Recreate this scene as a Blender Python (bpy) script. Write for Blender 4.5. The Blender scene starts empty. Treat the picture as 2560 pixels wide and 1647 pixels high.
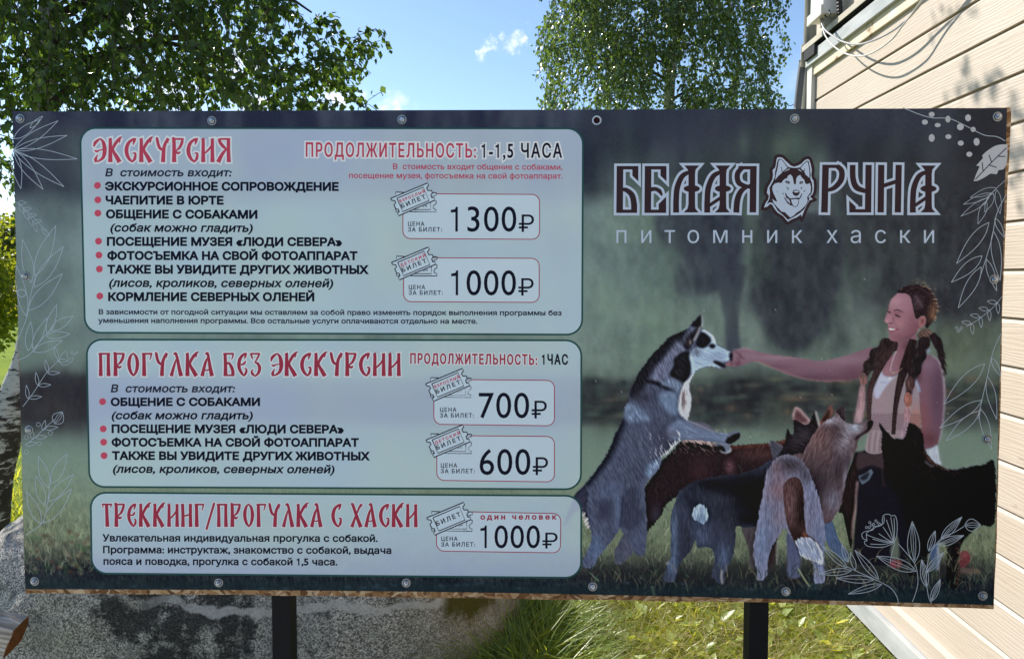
import bpy, bmesh, math, random
import numpy as np
from mathutils import Vector, Matrix
from mathutils.geometry import delaunay_2d_cdt
random.seed(7); RNG = np.random.default_rng(7)
SC = bpy.context.scene
COL = SC.collection
R = math.radians

# ------------------------------------------------------------------ camera, sky, sun, exposure
FPX, CX, CY = 1707.0, 1280.0, 823.5          # focal length and centre of the 2560 px wide photograph
EYE = Vector((0, 0, 1.64))
PITCH = math.atan((823.5 - 690) / FPX)        # camera looks a little down
YAW = math.atan(50 / FPX)                     # and a little to the left of the cabin wall's direction
cam_d = bpy.data.cameras.new('camera'); cam = bpy.data.objects.new('camera', cam_d); COL.objects.link(cam)
cam_d.sensor_width = 36; cam_d.lens = 36 * FPX / 2560; cam_d.clip_start = .05; cam_d.clip_end = 2000
cam.location = EYE; cam.rotation_euler = (R(90) - PITCH, 0, YAW)
SC.camera = cam
CM = cam.rotation_euler.to_matrix()

SUN_DIR = Vector((-.60, .55, .68)).normalized()    # towards the sun: left, behind the sign, 38 degrees up
SUN_EL = math.asin(SUN_DIR.z); SUN_AZ = math.atan2(SUN_DIR.x, SUN_DIR.y)
sun_d = bpy.data.lights.new('sun', 'SUN'); sun = bpy.data.objects.new('sun', sun_d); COL.objects.link(sun)
sun_d.energy = 5.0; sun_d.angle = R(.5); sun_d.color = (1, .93, .82)
sun.rotation_euler = SUN_DIR.to_track_quat('Z', 'Y').to_euler()
sun.location = (-20, 15, 20)

W = bpy.data.worlds.new('World'); SC.world = W; W.use_nodes = True
wt = W.node_tree; wt.nodes.clear()
def wn(t, **k):
    n = wt.nodes.new(t)
    for a, b in k.items(): setattr(n, a, b)
    return n
sky = wn('ShaderNodeTexSky', sky_type='NISHITA', sun_disc=False, sun_elevation=SUN_EL, sun_rotation=SUN_AZ,
         air_density=1.0, dust_density=.15, ozone_density=2.6)
bg = wn('ShaderNodeBackground'); bg.inputs[1].default_value = .115
wo = wn('ShaderNodeOutputWorld'); tc = wn('ShaderNodeTexCoord')
def pxdir(x, y):
    return (CM @ Vector(((x - CX) / FPX, -(y - CY) / FPX, -1))).normalized()
dn = wn('ShaderNodeTexNoise'); dn.inputs['Scale'].default_value = 34; dn.inputs['Detail'].default_value = 5; dn.inputs['Roughness'].default_value = .6
wt.links.new(tc.outputs['Generated'], dn.inputs['Vector'])
ds = wn('ShaderNodeVectorMath', operation='SUBTRACT'); ds.inputs[1].default_value = (.5, .5, .5); wt.links.new(dn.outputs['Color'], ds.inputs[0])
dm_ = wn('ShaderNodeVectorMath', operation='MULTIPLY_ADD'); dm_.inputs[1].default_value = (.085, .085, .06); wt.links.new(ds.outputs[0], dm_.inputs[0]); wt.links.new(tc.outputs['Generated'], dm_.inputs[2])
# small fair-weather clouds: soft discs on the sky broken up by noise
nz = wn('ShaderNodeTexNoise'); nz.inputs['Scale'].default_value = 30; nz.inputs['Detail'].default_value = 6
nz.inputs['Roughness'].default_value = .62
wt.links.new(tc.outputs['Generated'], nz.inputs['Vector'])
clouds = [(1268, 92, .019, 1.25), (1296, 101, .015, 1.1), (1215, 122, .014, 1.0), (1355, 40, .012, .55), (845, 262, .042, .9), (985, 262, .03, .9),
          (580, 150, .05, 1.0), (430, 230, .05, .9), (330, 40, .05, .9), (640, 262, .04, .8), (2000, 190, .05, .12)]
acc = None
for (x, y, rad, amt) in clouds:
    d = pxdir(x, y)
    v = wn('ShaderNodeVectorMath', operation='DISTANCE'); v.inputs[1].default_value = d
    wt.links.new(dm_.outputs[0], v.inputs[0])
    m = wn('ShaderNodeMapRange'); m.interpolation_type = 'SMOOTHSTEP'
    m.inputs['From Min'].default_value = 0; m.inputs['From Max'].default_value = rad
    m.inputs['To Min'].default_value = amt; m.inputs['To Max'].default_value = 0
    wt.links.new(v.outputs['Value'], m.inputs['Value'])
    if acc is None: acc = m.outputs[0]
    else:
        a = wn('ShaderNodeMath', operation='MAXIMUM'); wt.links.new(acc, a.inputs[0]); wt.links.new(m.outputs[0], a.inputs[1]); acc = a.outputs[0]
mul = wn('ShaderNodeMath', operation='MULTIPLY'); wt.links.new(acc, mul.inputs[0])
mr = wn('ShaderNodeMapRange'); mr.inputs['From Min'].default_value = .40; mr.inputs['From Max'].default_value = .66
wt.links.new(nz.outputs['Fac'], mr.inputs['Value']); wt.links.new(mr.outputs[0], mul.inputs[1])
cl = wn('ShaderNodeMath', operation='MULTIPLY', use_clamp=True); cl.inputs[1].default_value = 1.3
wt.links.new(mul.outputs[0], cl.inputs[0])
mx = wn('ShaderNodeMix', data_type='RGBA'); mx.inputs[7].default_value = (7.6, 7.8, 8.2, 1)
wt.links.new(cl.outputs[0], mx.inputs[0]); wt.links.new(sky.outputs[0], mx.inputs[6])
wt.links.new(mx.outputs[2], bg.inputs[0]); wt.links.new(bg.outputs[0], wo.inputs[0])

SC.view_settings.view_transform = 'Standard'; SC.view_settings.look = 'None'
SC.view_settings.exposure = .7; SC.view_settings.gamma = 1

# ------------------------------------------------------------------ helpers
def ray(x, y): return (CM @ Vector(((x - CX) / FPX, -(y - CY) / FPX, -1)))
def atY(x, y, Y):                      # point of the photograph's ray at depth Y
    d = ray(x, y); return EYE + d * (Y / d.y)
def atX(x, y, X):
    d = ray(x, y); return EYE + d * (X / d.x)
def lin(c):
    c = np.asarray(c, float) / 255.0
    return np.where(c <= .04045, c / 12.92, ((c + .055) / 1.055) ** 2.4)
def mat(name, col=(.5, .5, .5), rough=.6, spec=.3, metal=0.0):
    m = bpy.data.materials.new(name); m.use_nodes = True
    p = m.node_tree.nodes['Principled BSDF']
    p.inputs['Base Color'].default_value = (*col, 1); p.inputs['Roughness'].default_value = rough
    p.inputs['Metallic'].default_value = metal; p.inputs['Specular IOR Level'].default_value = spec
    return m
class NT:                              # short hand for node building
    def __init__(s, m): s.m = m; s.t = m.node_tree; s.p = s.t.nodes['Principled BSDF']
    def n(s, typ, ins=None, **k):
        x = s.t.nodes.new(typ)
        for a, b in k.items(): setattr(x, a, b)
        for a, b in (ins or {}).items():
            if hasattr(b, 'links'): s.t.links.new(b, x.inputs[a])
            else: x.inputs[a].default_value = b
        return x
    def link(s, a, b): s.t.links.new(a, b)
    def co(s, scale=(1, 1, 1), rot=(0, 0, 0), kind='Object'):
        c = s.n('ShaderNodeTexCoord'); mp = s.n('ShaderNodeMapping', {'Vector': c.outputs[kind], 'Scale': scale, 'Rotation': rot})
        return mp.outputs[0]
    def noise(s, co, scale, detail=4, rough=.55, dist=0):
        return s.n('ShaderNodeTexNoise', {'Vector': co, 'Scale': scale, 'Detail': detail, 'Roughness': rough, 'Distortion': dist}).outputs['Fac']
    def ramp(s, fac, stops):
        r = s.n('ShaderNodeValToRGB', {'Fac': fac}); e = r.color_ramp.elements
        while len(e) < len(stops): e.new(.5)
        for el, (p, c) in zip(e, stops): el.position = p; el.color = (*c, 1) if len(c) == 3 else c
        return r.outputs[0]
    def mix(s, fac, a, b, blend='MIX'):
        x = s.n('ShaderNodeMix', data_type='RGBA', blend_type=blend)
        for i, v in ((0, fac), (6, a), (7, b)):
            if hasattr(v, 'links'): s.t.links.new(v, x.inputs[i])
            else: x.inputs[i].default_value = v if i == 0 else (*v, 1) if len(v) == 3 else v
        return x.outputs[2]
    def math(s, op, a, b=0.0, clamp=False):
        x = s.n('ShaderNodeMath', operation=op, use_clamp=clamp)
        for i, v in ((0, a), (1, b)):
            if hasattr(v, 'links'): s.t.links.new(v, x.inputs[i])
            else: x.inputs[i].default_value = v
        return x.outputs[0]
    def maprange(s, v, a, b, c=0.0, d=1.0, smooth=False):
        x = s.n('ShaderNodeMapRange', {'Value': v, 'From Min': a, 'From Max': b, 'To Min': c, 'To Max': d})
        if smooth: x.interpolation_type = 'SMOOTHSTEP'
        return x.outputs[0]
    def bump(s, h, strength=.5, dist=.01):
        b = s.n('ShaderNodeBump', {'Height': h, 'Strength': strength, 'Distance': dist}); s.link(b.outputs[0], s.p.inputs['Normal'])
    def base(s, c): s.link(c, s.p.inputs['Base Color'])

def empty(name, loc, label, cat, group=None):
    o = bpy.data.objects.new(name, None); o.empty_display_size = .1; COL.objects.link(o); o.location = loc
    o['label'] = label; o['category'] = cat
    if group: o['group'] = group
    return o
def tag(o, label=None, cat=None, group=None, kind=None):
    if label: o['label'] = label
    if cat: o['category'] = cat
    if group: o['group'] = group
    if kind: o['kind'] = kind
    return o
def meshobj(name, verts, faces, mats, parent=None, root=None, midx=None, smooth=False, loc=None):
    """verts in world space; stored relative to the root thing's origin."""
    me = bpy.data.meshes.new(name)
    off = np.array(root.location if root is not None else (loc if loc is not None else (0, 0, 0)))
    verts = np.asarray(verts, float) - off
    me.from_pydata(verts.tolist(), [], [tuple(int(i) for i in f) for f in faces])
    for m in (mats if isinstance(mats, (list, tuple)) else [mats]): me.materials.append(m)
    if midx is not None: me.polygons.foreach_set('material_index', np.asarray(midx, np.int32))
    if smooth: me.polygons.foreach_set('use_smooth', np.ones(len(me.polygons), bool))
    me.update()
    o = bpy.data.objects.new(name, me); COL.objects.link(o)
    if parent is not None: o.parent = parent
    elif loc is not None: o.location = loc
    return o
def fastmesh(name, V, F, mats, midx=None, parent=None, root=None, cols=None, smooth=False):
    """numpy mesh: V (n,3) world, F (m,k) with constant k."""
    V = np.asarray(V, np.float32).copy(); F = np.asarray(F, np.int32); k = F.shape[1]
    if root is not None: V -= np.array(root.location, np.float32)
    me = bpy.data.meshes.new(name)
    me.vertices.add(len(V)); me.vertices.foreach_set('co', V.ravel())
    me.loops.add(F.size); me.loops.foreach_set('vertex_index', F.ravel())
    me.polygons.add(len(F)); me.polygons.foreach_set('loop_start', np.arange(0, F.size, k, dtype=np.int32))
    me.polygons.foreach_set('loop_total', np.full(len(F), k, np.int32))
    for m in (mats if isinstance(mats, (list, tuple)) else [mats]): me.materials.append(m)
    if midx is not None: me.polygons.foreach_set('material_index', np.asarray(midx, np.int32))
    if smooth: me.polygons.foreach_set('use_smooth', np.ones(len(F), bool))
    if cols is not None:
        ca = me.color_attributes.new('Col', 'FLOAT_COLOR', 'POINT')
        c4 = np.ones((len(V), 4), np.float32); c4[:, :3] = cols; ca.data.foreach_set('color', c4.ravel())
    me.update(calc_edges=True); me.validate()
    o = bpy.data.objects.new(name, me); COL.objects.link(o)
    if parent is not None: o.parent = parent
    return o
class MB:                              # collects shapes into one mesh
    def __init__(s): s.v = []; s.f = []; s.m = []
    def add(s, V, F, mi=0):
        b = len(s.v); s.v += [tuple(v) for v in V]; s.f += [tuple(b + i for i in f) for f in F]; s.m += [mi] * len(F)
    def box(s, a, b, mi=0, bev=0.0):
        (x0, y0, z0), (x1, y1, z1) = a, b
        if bev <= 0:
            s.add([(x0, y0, z0), (x1, y0, z0), (x1, y1, z0), (x0, y1, z0), (x0, y0, z1), (x1, y0, z1), (x1, y1, z1), (x0, y1, z1)],
                  [(0, 3, 2, 1), (4, 5, 6, 7), (0, 1, 5, 4), (1, 2, 6, 5), (2, 3, 7, 6), (3, 0, 4, 7)], mi); return
        bm = bmesh.new(); bmesh.ops.create_cube(bm, size=1)
        for v in bm.verts: v.co = Vector(((x0 + x1) / 2 + v.co.x * (x1 - x0), (y0 + y1) / 2 + v.co.y * (y1 - y0), (z0 + z1) / 2 + v.co.z * (z1 - z0)))
        bmesh.ops.bevel(bm, geom=bm.edges[:], offset=bev, segments=2, affect='EDGES', profile=.6)
        bm.verts.index_update(); s.add([v.co[:] for v in bm.verts], [[v.index for v in f.verts] for f in bm.faces], mi); bm.free()
    def tube(s, pts, rad, n=8, mi=0, cap=True):
        pts = [Vector(p) for p in pts]; rad = rad if hasattr(rad, '__len__') else [rad] * len(pts)
        V = []; F = []; up = Vector((.3, .2, 1)).normalized()
        for i, p in enumerate(pts):
            t = (pts[min(i + 1, len(pts) - 1)] - pts[max(i - 1, 0)]).normalized()
            a = t.cross(up)
            if a.length < .05: a = t.cross(Vector((1, 0, 0)))
            a.normalize(); b = t.cross(a)
            for k in range(n):
                an = 2 * math.pi * k / n; V.append(p + (a * math.cos(an) + b * math.sin(an)) * rad[i])
        for i in range(len(pts) - 1):
            for k in range(n): F.append((i * n + k, i * n + (k + 1) % n, (i + 1) * n + (k + 1) % n, (i + 1) * n + k))
        if cap: F.append(tuple(range(n))); F.append(tuple((len(pts) - 1) * n + k for k in reversed(range(n))))
        s.add(V, F, mi)
    def build(s, name, mats, parent=None, root=None, smooth=False, loc=None):
        return meshobj(name, s.v, s.f, mats, parent, root, s.m, smooth, loc)
def smooth_line(pts, n=6):             # Catmull-Rom through 3-D points
    P = [Vector(p) for p in pts]; P = [P[0] * 2 - P[1]] + P + [P[-1] * 2 - P[-2]]; out = []
    for i in range(1, len(P) - 2):
        for k in range(n):
            t = k / n; a, b, c, d = P[i - 1:i + 3]
            out.append(.5 * ((2 * b) + (c - a) * t + (2 * a - 5 * b + 4 * c - d) * t * t + (3 * b - a - 3 * c + d) * t ** 3))
    out.append(P[-2]); return out
def vnoise(P, scale, seed=0, octaves=4, rough=.5):
    """numpy value noise in 3-D, about -1..1"""
    P = np.asarray(P, float) * scale; out = np.zeros(len(P)); amp = 1; tot = 0
    for o in range(octaves):
        i = np.floor(P).astype(np.int64); f = P - i; f = f * f * (3 - 2 * f); r = 0
        for dx in (0, 1):
            for dy in (0, 1):
                for dz in (0, 1):
                    h = ((i[:, 0] + dx) * 374761393 + (i[:, 1] + dy) * 668265263 + (i[:, 2] + dz) * 2147483647 + (seed + o) * 974711) & 0xffffffff
                    h = ((h ^ (h >> 13)) * 1274126177) & 0xffffffff; h = (h ^ (h >> 16)) / 0xffffffff
                    r = r + h * np.where(dx, f[:, 0], 1 - f[:, 0]) * np.where(dy, f[:, 1], 1 - f[:, 1]) * np.where(dz, f[:, 2], 1 - f[:, 2])
        out += amp * (r * 2 - 1); tot += amp; amp *= rough; P = P * 2.03 + 17.3
    return out / tot
# ------------------------------------------------------------------ setting: ground
GZ = 0.0
def ground_h(x, y):
    return .05 * np.sin(x * .9 + 1) * np.sin(y * .7) - np.clip(y - 5, 0, 60) * .004 + .03 * np.sin(x * 2.3 + y * 1.7)
def make_ground():
    g = np.concatenate([-np.geomspace(900, 12, 30), np.linspace(-11, 11, 110), np.geomspace(12, 900, 30)])
    X, Y = np.meshgrid(g, g); Z = ground_h(np.clip(X, -40, 40), np.clip(Y, -40, 40))
    V = np.c_[X.ravel(), Y.ravel(), Z.ravel()]; n = len(g)
    i = np.arange(n * n).reshape(n, n); F = np.c_[i[:-1, :-1].ravel(), i[:-1, 1:].ravel(), i[1:, 1:].ravel(), i[1:, :-1].ravel()]
    m = mat('meadow soil', rough=.95, spec=.1); N = NT(m); co = N.co()
    a = N.noise(co, 1.3, 5); b = N.noise(co, 40, 5); c = N.noise(co, .12, 3)
    near = N.ramp(b, [(.3, (.06, .07, .015)), (.5, (.15, .20, .03)), (.7, (.26, .29, .07))])
    far = N.ramp(a, [(.3, (.11, .18, .012)), (.6, (.17, .24, .015)), (.8, (.22, .25, .03))])
    d = N.n('ShaderNodeVectorMath', {0: N.co()}, operation='LENGTH').outputs['Value']
    N.base(N.mix(N.maprange(d, 5, 11), near, far)); N.bump(b, .6, .03)
    o = fastmesh('ground', V, F, m, smooth=True); tag(o, kind='structure')
make_ground()
def make_bounce_yard():  # unseen pale yard, added to bounce sunlight onto the banner's shaded face
    xs = np.linspace(-9, 9, 60); ys = np.linspace(-14, 1.55, 60); X, Y = np.meshgrid(xs, ys)
    e = 1.55 + .12 * np.sin(xs * 2.1) + .07 * np.sin(xs * 5.3); Y = -14 + (Y + 14) / 15.55 * (e[None, :] + 14); Z = ground_h(X, Y) + .006 + .0
    V = np.c_[X.ravel(), Y.ravel(), Z.ravel()]; i = np.arange(3600).reshape(60, 60); F = np.c_[i[:-1, :-1].ravel(), i[:-1, 1:].ravel(), i[1:, 1:].ravel(), i[1:, :-1].ravel()]
    m = mat('pale bounce gravel', rough=.95, spec=.1); N = NT(m); g = N.n('ShaderNodeTexVoronoi', {'Vector': N.co(), 'Scale': 70.0}).outputs['Color']; g = N.n('ShaderNodeSeparateColor', {0: g}).outputs[0]
    N.base(N.ramp(g, [(.0, (.26, .25, .24)), (.5, (.42, .41, .40)), (1, (.56, .55, .54))])); N.bump(g, .6, .01)
    tag(fastmesh('bounce_yard', V, F, m, smooth=True), kind='structure')
make_bounce_yard()

# ------------------------------------------------------------------ cabin on the right
WX = 1.45                                  # plane of the long cladded wall
CORN = atX(2034, 300, WX).y                # far corner of the wall
ZB = atX(2253, 1519, WX).z                 # lower edge of the cladding
EX = 1.405; ZE = 1.64 + .845 * EX                     # eave height
house = empty('cabin', (3.2, .8, 0), 'cream painted wooden cabin with horizontal plank cladding beside the banner', 'cabin')
def wood_paint():
    m = mat('cream painted planks', rough=.55, spec=.25); N = NT(m)
    geo = N.n('ShaderNodeNewGeometry'); sp = N.n('ShaderNodeSeparateXYZ', {0: geo.outputs['Position']})
    idx = N.math('FLOOR', N.math('DIVIDE', N.math('SUBTRACT', sp.outputs['Z'], ZB), .1465))
    rnd = N.n('ShaderNodeTexWhiteNoise', {'W': idx}, noise_dimensions='1D').outputs['Value']
    offs = N.n('ShaderNodeCombineXYZ', {0: N.math('MULTIPLY', rnd, 31), 1: N.math('MULTIPLY', rnd, 17), 2: 0.0})
    base = N.n('ShaderNodeVectorMath', {0: geo.outputs['Position'], 1: offs.outputs[0]}, operation='ADD').outputs[0]
    st = N.n('ShaderNodeMapping', {'Vector': base, 'Scale': (1, .09, 1)}).outputs[0]
    wob = N.n('ShaderNodeTexNoise', {'Vector': st, 'Scale': 9.0, 'Detail': 2.0})
    wv = N.n('ShaderNodeTexWave', {'Vector': st, 'Scale': 26.0, 'Distortion': 14.0, 'Detail': 4.0, 'Detail Scale': 1.1}, wave_type='BANDS', bands_direction='Z').outputs['Fac']
    fine = N.noise(st, 160, 4, .6)
    big = N.noise(base, 1.6, 4); kn = N.noise(N.n('ShaderNodeMapping', {'Vector': base, 'Scale': (1, .55, 1)}).outputs[0], 11, 3)
    grain = N.math('ADD', N.math('MULTIPLY', wv, .55), N.math('MULTIPLY', fine, .6))
    c = N.mix(N.maprange(big, .3, .7), (.485, .42, .36), (.56, .495, .43))
    c = N.mix(N.maprange(rnd, 0, 1, 0, .35), c, (.48, .41, .335))
    c = N.mix(N.maprange(grain, .3, .9, .12, 0), c, (.38, .30, .22))
    c = N.mix(N.maprange(kn, .71, .76), c, (.33, .25, .19))                    # knots and small checks
    c = N.mix(N.maprange(N.noise(st, 60, 2), .73, .76, 0, .6), c, (.25, .2, .16))
    N.base(c); N.bump(grain, .22, .004)
    return m
M_CLAD = wood_paint()
M_TRIM = mat('grey painted trim', (.42, .44, .45), .5, .3)
N = NT(M_TRIM); N.base(N.ramp(N.noise(N.co(scale=(3, .6, 3)), 6, 5), [(.35, (.33, .355, .37)), (.65, (.47, .49, .50))])); N.bump(N.noise(N.co(scale=(3, .3, 3)), 40, 3), .25, .003)
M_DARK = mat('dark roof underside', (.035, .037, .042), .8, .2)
M_ROOF = mat('beige sheet metal roof', (.45, .40, .31), .45, .5)
N = NT(M_ROOF); N.base(N.ramp(N.noise(N.co(), 7, 5), [(.35, (.38, .34, .27)), (.7, (.52, .47, .37))]))
M_PEEL = mat('peeling cream paint', (.6, .52, .4), .7, .2)
N = NT(M_PEEL); pn = N.noise(N.co(scale=(1, .6, 1)), 14, 6, .65)
N.base(N.ramp(pn, [(.36, (.28, .2, .12)), (.42, (.6, .53, .41)), (.62, (.66, .6, .5)), (.66, (.75, .73, .68))])); N.bump(pn, .4, .004)

Y0H, XR = -2.6, 5.0
PL = .1465
def cladding():
    mb = MB(); z = ZB; k = 0
    g, dp = .0085, .011                    # V-groove between planks
    while z < ZE + .1:
        a, b = z, z + PL
        prof = [(.016, a), (0, a + .0006), (0, b - .017), (.011, b - .0035), (.016, b - .001)]
        Ys = [Y0H, CORN]
        # long plank: bevelled profile swept along Y; planks are butt jointed here and there
        V = [(WX + x, y, zz) for y in Ys for (x, zz) in prof]
        mb.add(V, [(i, i + 1, i + 6, i + 5) for i in range(4)])
        z = b; k += 1
    # hidden backing and the far gable wall
    mb.box((WX + .016, Y0H, ZB), (WX + .09, CORN - .005, ZE + .1))
    mb.box((WX + .1, CORN - .09, ZB), (XR, CORN - .004, ZE + .1)); mb.box((XR - .08, Y0H, ZB), (XR, CORN - .1, ZE + .1)); mb.box((WX + .1, Y0H, ZB), (XR - .1, Y0H + .08, ZE + .1))
    return mb.build('cladding', M_CLAD, house, house)
cladding()
mb = MB()                                   # narrow lit starter board under the planks
mb.add([(WX - .022, Y0H, ZB - .075), (WX - .022, CORN, ZB - .075), (WX - .022, CORN, ZB - .012), (WX - .022, Y0H, ZB - .012), (WX + .004, Y0H, ZB - .001), (WX + .004, CORN, ZB - .001), (WX + .02, Y0H, ZB - .075), (WX + .02, CORN, ZB - .075)],
       [(0, 1, 2, 3), (3, 2, 5, 4), (6, 7, 1, 0)])
mb.build('starter_board', M_CLAD, house, house)
mb = MB()                                   # grey sheet metal skirting
zs = ZB - .076
mb.box((WX - .05, Y0H, zs - .085), (WX - .044, CORN + .01, zs)); mb.box((WX - .044, Y0H, zs - .006), (WX + .02, CORN + .01, zs - .002))
mb.build('base_flashing', M_TRIM, house, house)
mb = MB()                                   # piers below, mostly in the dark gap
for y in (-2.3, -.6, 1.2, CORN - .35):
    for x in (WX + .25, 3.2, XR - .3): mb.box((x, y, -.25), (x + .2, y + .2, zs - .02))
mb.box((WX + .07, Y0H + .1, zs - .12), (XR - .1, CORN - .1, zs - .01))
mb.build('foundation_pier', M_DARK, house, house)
mb = MB(); mb.box((WX - .022, CORN - .012, ZB - .07), (WX - .001, CORN + .05, ZE - .07), bev=.002); mb.box((WX - .001, CORN + .002, ZB - .07), (WX + .1, CORN + .05, ZE - .07), bev=.002)
mb.build('corner_trim', mat('white corner trim', (.6, .6, .58), .5, .3), house, house)
# eave: sheet metal roof edge, dark soffit, grey fascia board, peeling frieze board
OV = .06                                    # overhang past the corner
mb = MB()
rx, rz = 3.2, ZE + 1.0
th = .012
mb.add([(EX, Y0H - .2, ZE), (EX, CORN + OV, ZE), (rx, CORN + OV, rz), (rx, Y0H - .2, rz), (EX, Y0H - .2, ZE - th), (EX, CORN + OV, ZE - th), (rx, CORN + OV, rz - th), (rx, Y0H - .2, rz - th),
        (2 * rx - EX, Y0H - .2, ZE), (2 * rx - EX, CORN + OV, ZE), (2 * rx - EX, CORN + OV, ZE - th), (2 * rx - EX, Y0H - .2, ZE - th)],
       [(0, 1, 2, 3), (7, 6, 5, 4), (0, 4, 5, 1), (1, 5, 6, 2), (3, 2, 9, 8), (6, 7, 11, 10), (9, 10, 11, 8), (2, 6, 10, 9), (0, 3, 7, 4), (3, 8, 11, 7)])
mb.box((EX - .004, Y0H - .2, ZE - .03), (EX, CORN + OV, ZE - .002))
mb.box((EX - .006, CORN + OV, ZE - .10), (EX + .05, CORN + OV + .005, ZE + .012))
mb.build('roof', M_ROOF, house, house)
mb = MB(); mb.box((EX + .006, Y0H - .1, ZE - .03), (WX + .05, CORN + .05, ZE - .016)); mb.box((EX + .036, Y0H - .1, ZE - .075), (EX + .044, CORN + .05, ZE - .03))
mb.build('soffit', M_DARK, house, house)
mb = MB(); mb.box((EX - .004, CORN - .10, ZE - .085), (EX + .034, CORN + .03, ZE - .034), bev=.003)
mb.build('rafter_end', M_DARK, house, house)
mb = MB(); mb.box((WX - .034, Y0H - .1, ZE - .112), (WX - .016, CORN + .045, ZE - .050), bev=.002)
mb.build('fascia', M_TRIM, house, house)
mb = MB(); mb.box((WX - .015, Y0H, ZE - .165), (WX - .002, CORN + .0, ZE - .05), bev=.002)
mb.build('frieze_board', M_PEEL, house, house)
# gable infill
mb = MB(); mb.add([(WX + .02, CORN - .006, ZE + .09), (XR - .01, CORN - .006, ZE + .09), (rx, CORN - .006, rz - .02)], [(0, 1, 2)])
mb.build('gable', M_CLAD, house, house); mb = MB(); mb.add([(WX + .02, Y0H + .01, ZE + .09), (XR - .01, Y0H + .01, ZE + .09), (rx, Y0H + .01, rz - .02)], [(0, 2, 1)])
mb.build('gable', M_CLAD, house, house)
mb = MB()                                   # dark downpipe at the corner
pp = [atX(2021, 128, EX + .06), atX(2019, 175, WX - .07), atX(2015, 225, WX - .07)]
yq = CORN + .09
mb.tube(smooth_line([(WX - .03, yq, ZE - .06), (WX - .04, yq, ZE - .16), (WX - .05, yq, ZE - .30), (WX - .062, yq, ZE - .6), (WX - .062, yq, .12)], 6), .019, 12)
mb.build('downpipe', mat('dark grey downpipe', (.10, .105, .115), .45, .4), house, house, True)

# mast behind the roof corner
Yp = CORN + .75
mb = MB(); pb = atY(2027, 60, Yp); mb.tube([(pb.x, Yp, -.1), (pb.x, Yp, 2.6), (pb.x, Yp, 5.2)], [.043, .04, .036], 14)
o = mb.build('pole', mat('weathered wooden mast', (.20, .185, .15), .8, .2), smooth=True, loc=(pb.x, Yp, 0))
N = NT(o.data.materials[0]); N.base(N.ramp(N.noise(N.co(scale=(4, 4, .5)), 12, 5), [(.3, (.12, .115, .1)), (.7, (.3, .28, .24))]))
tag(o, 'weathered grey-brown pole rising behind the corner of the cabin roof', 'pole')
POLE = pb

# white box with cables on the roof edge
bx = atX(2068, 6, EX + .0)
box = empty('junction_box', (EX - .01, bx.y, ZE), 'small white plastic box with black conduit fixed on the roof edge', 'junction box')
mb = MB(); yb = bx.y
mb.box((EX - .05, yb - .075, ZE + .035), (EX + .05, yb + .075, ZE + .18), bev=.008)
mb.build('box_body', mat('white plastic', (.72, .70, .66), .35, .4), box, box)
mb = MB(); mb.box((EX - .062, yb - .083, ZE + .028), (EX - .05, yb + .083, ZE + .075), bev=.003); mb.build('box_lid', mat('off white plastic lid', (.62, .6, .55), .4, .4), box, box)
mb = MB(); mb.box((EX - .02, yb - .02, ZE + .0015), (EX + .03, yb + .02, ZE + .036)); mb.build('bracket', M_TRIM, box, box)
mb = MB(); pts = [Vector((EX - .0, yb - .13, ZE + .20)), Vector((EX - .0, yb - .125, ZE + .12)), Vector((EX + .01, yb - .12, ZE + .015))]
sl = smooth_line(pts, 14); mb.tube(sl, [.0115 if i % 2 else .0145 for i in range(len(sl))], 10); mb.build('conduit', mat('black corrugated conduit', (.02, .02, .022), .5, .4), box, box)

def cable(pxs, Xs, rad, colr, label):
    pts = [atX(x, y, X) for (x, y), X in zip(pxs, Xs)]
    mb = MB(); mb.tube(smooth_line(pts, 10), rad, 8)
    o = mb.build('cable', mat('cable sheath', colr, .4, .4), smooth=True, loc=tuple(pts[0]))
    return tag(o, label, 'cable', 'cables looping below the cabin eave')
def c2(x, y): return (1900 + x / 3.5, y / 3.5)
cable([c2(*p) for p in [(545, 80), (530, 150), (560, 250), (640, 320), (740, 372), (860, 390), (980, 360), (1130, 290), (1280, 180), (1440, 0), (1600, -220)]],
      [EX - .01, EX - .03, EX - .04, 1.36, 1.355, 1.355, 1.36, 1.37, 1.38, 1.38, 1.38], .0042, (.33, .33, .34), 'thicker grey cable hanging in a loop below the white roof box, upper of the two')
cable([c2(*p) for p in [(550, 85), (545, 200), (570, 310), (650, 410), (760, 475), (880, 492), (1000, 455), (1150, 350), (1250, 225), (1340, 110), (1460, -60), (1580, -240)]],
      [EX, EX - .03, EX - .04, 1.355, 1.35, 1.35, 1.355, 1.36, 1.365, 1.37, 1.37, 1.37], .0034, (.55, .54, .52), 'thinner pale cable hanging in the lower loop across the cream planks')
cable([c2(*p) for p in [(535, 85), (560, 130), (590, 155), (615, 130), (605, 90)]], [EX - .03] * 5, .0036, (.06, .06, .065), 'short dark cable curled under the white box on the roof edge')
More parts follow.
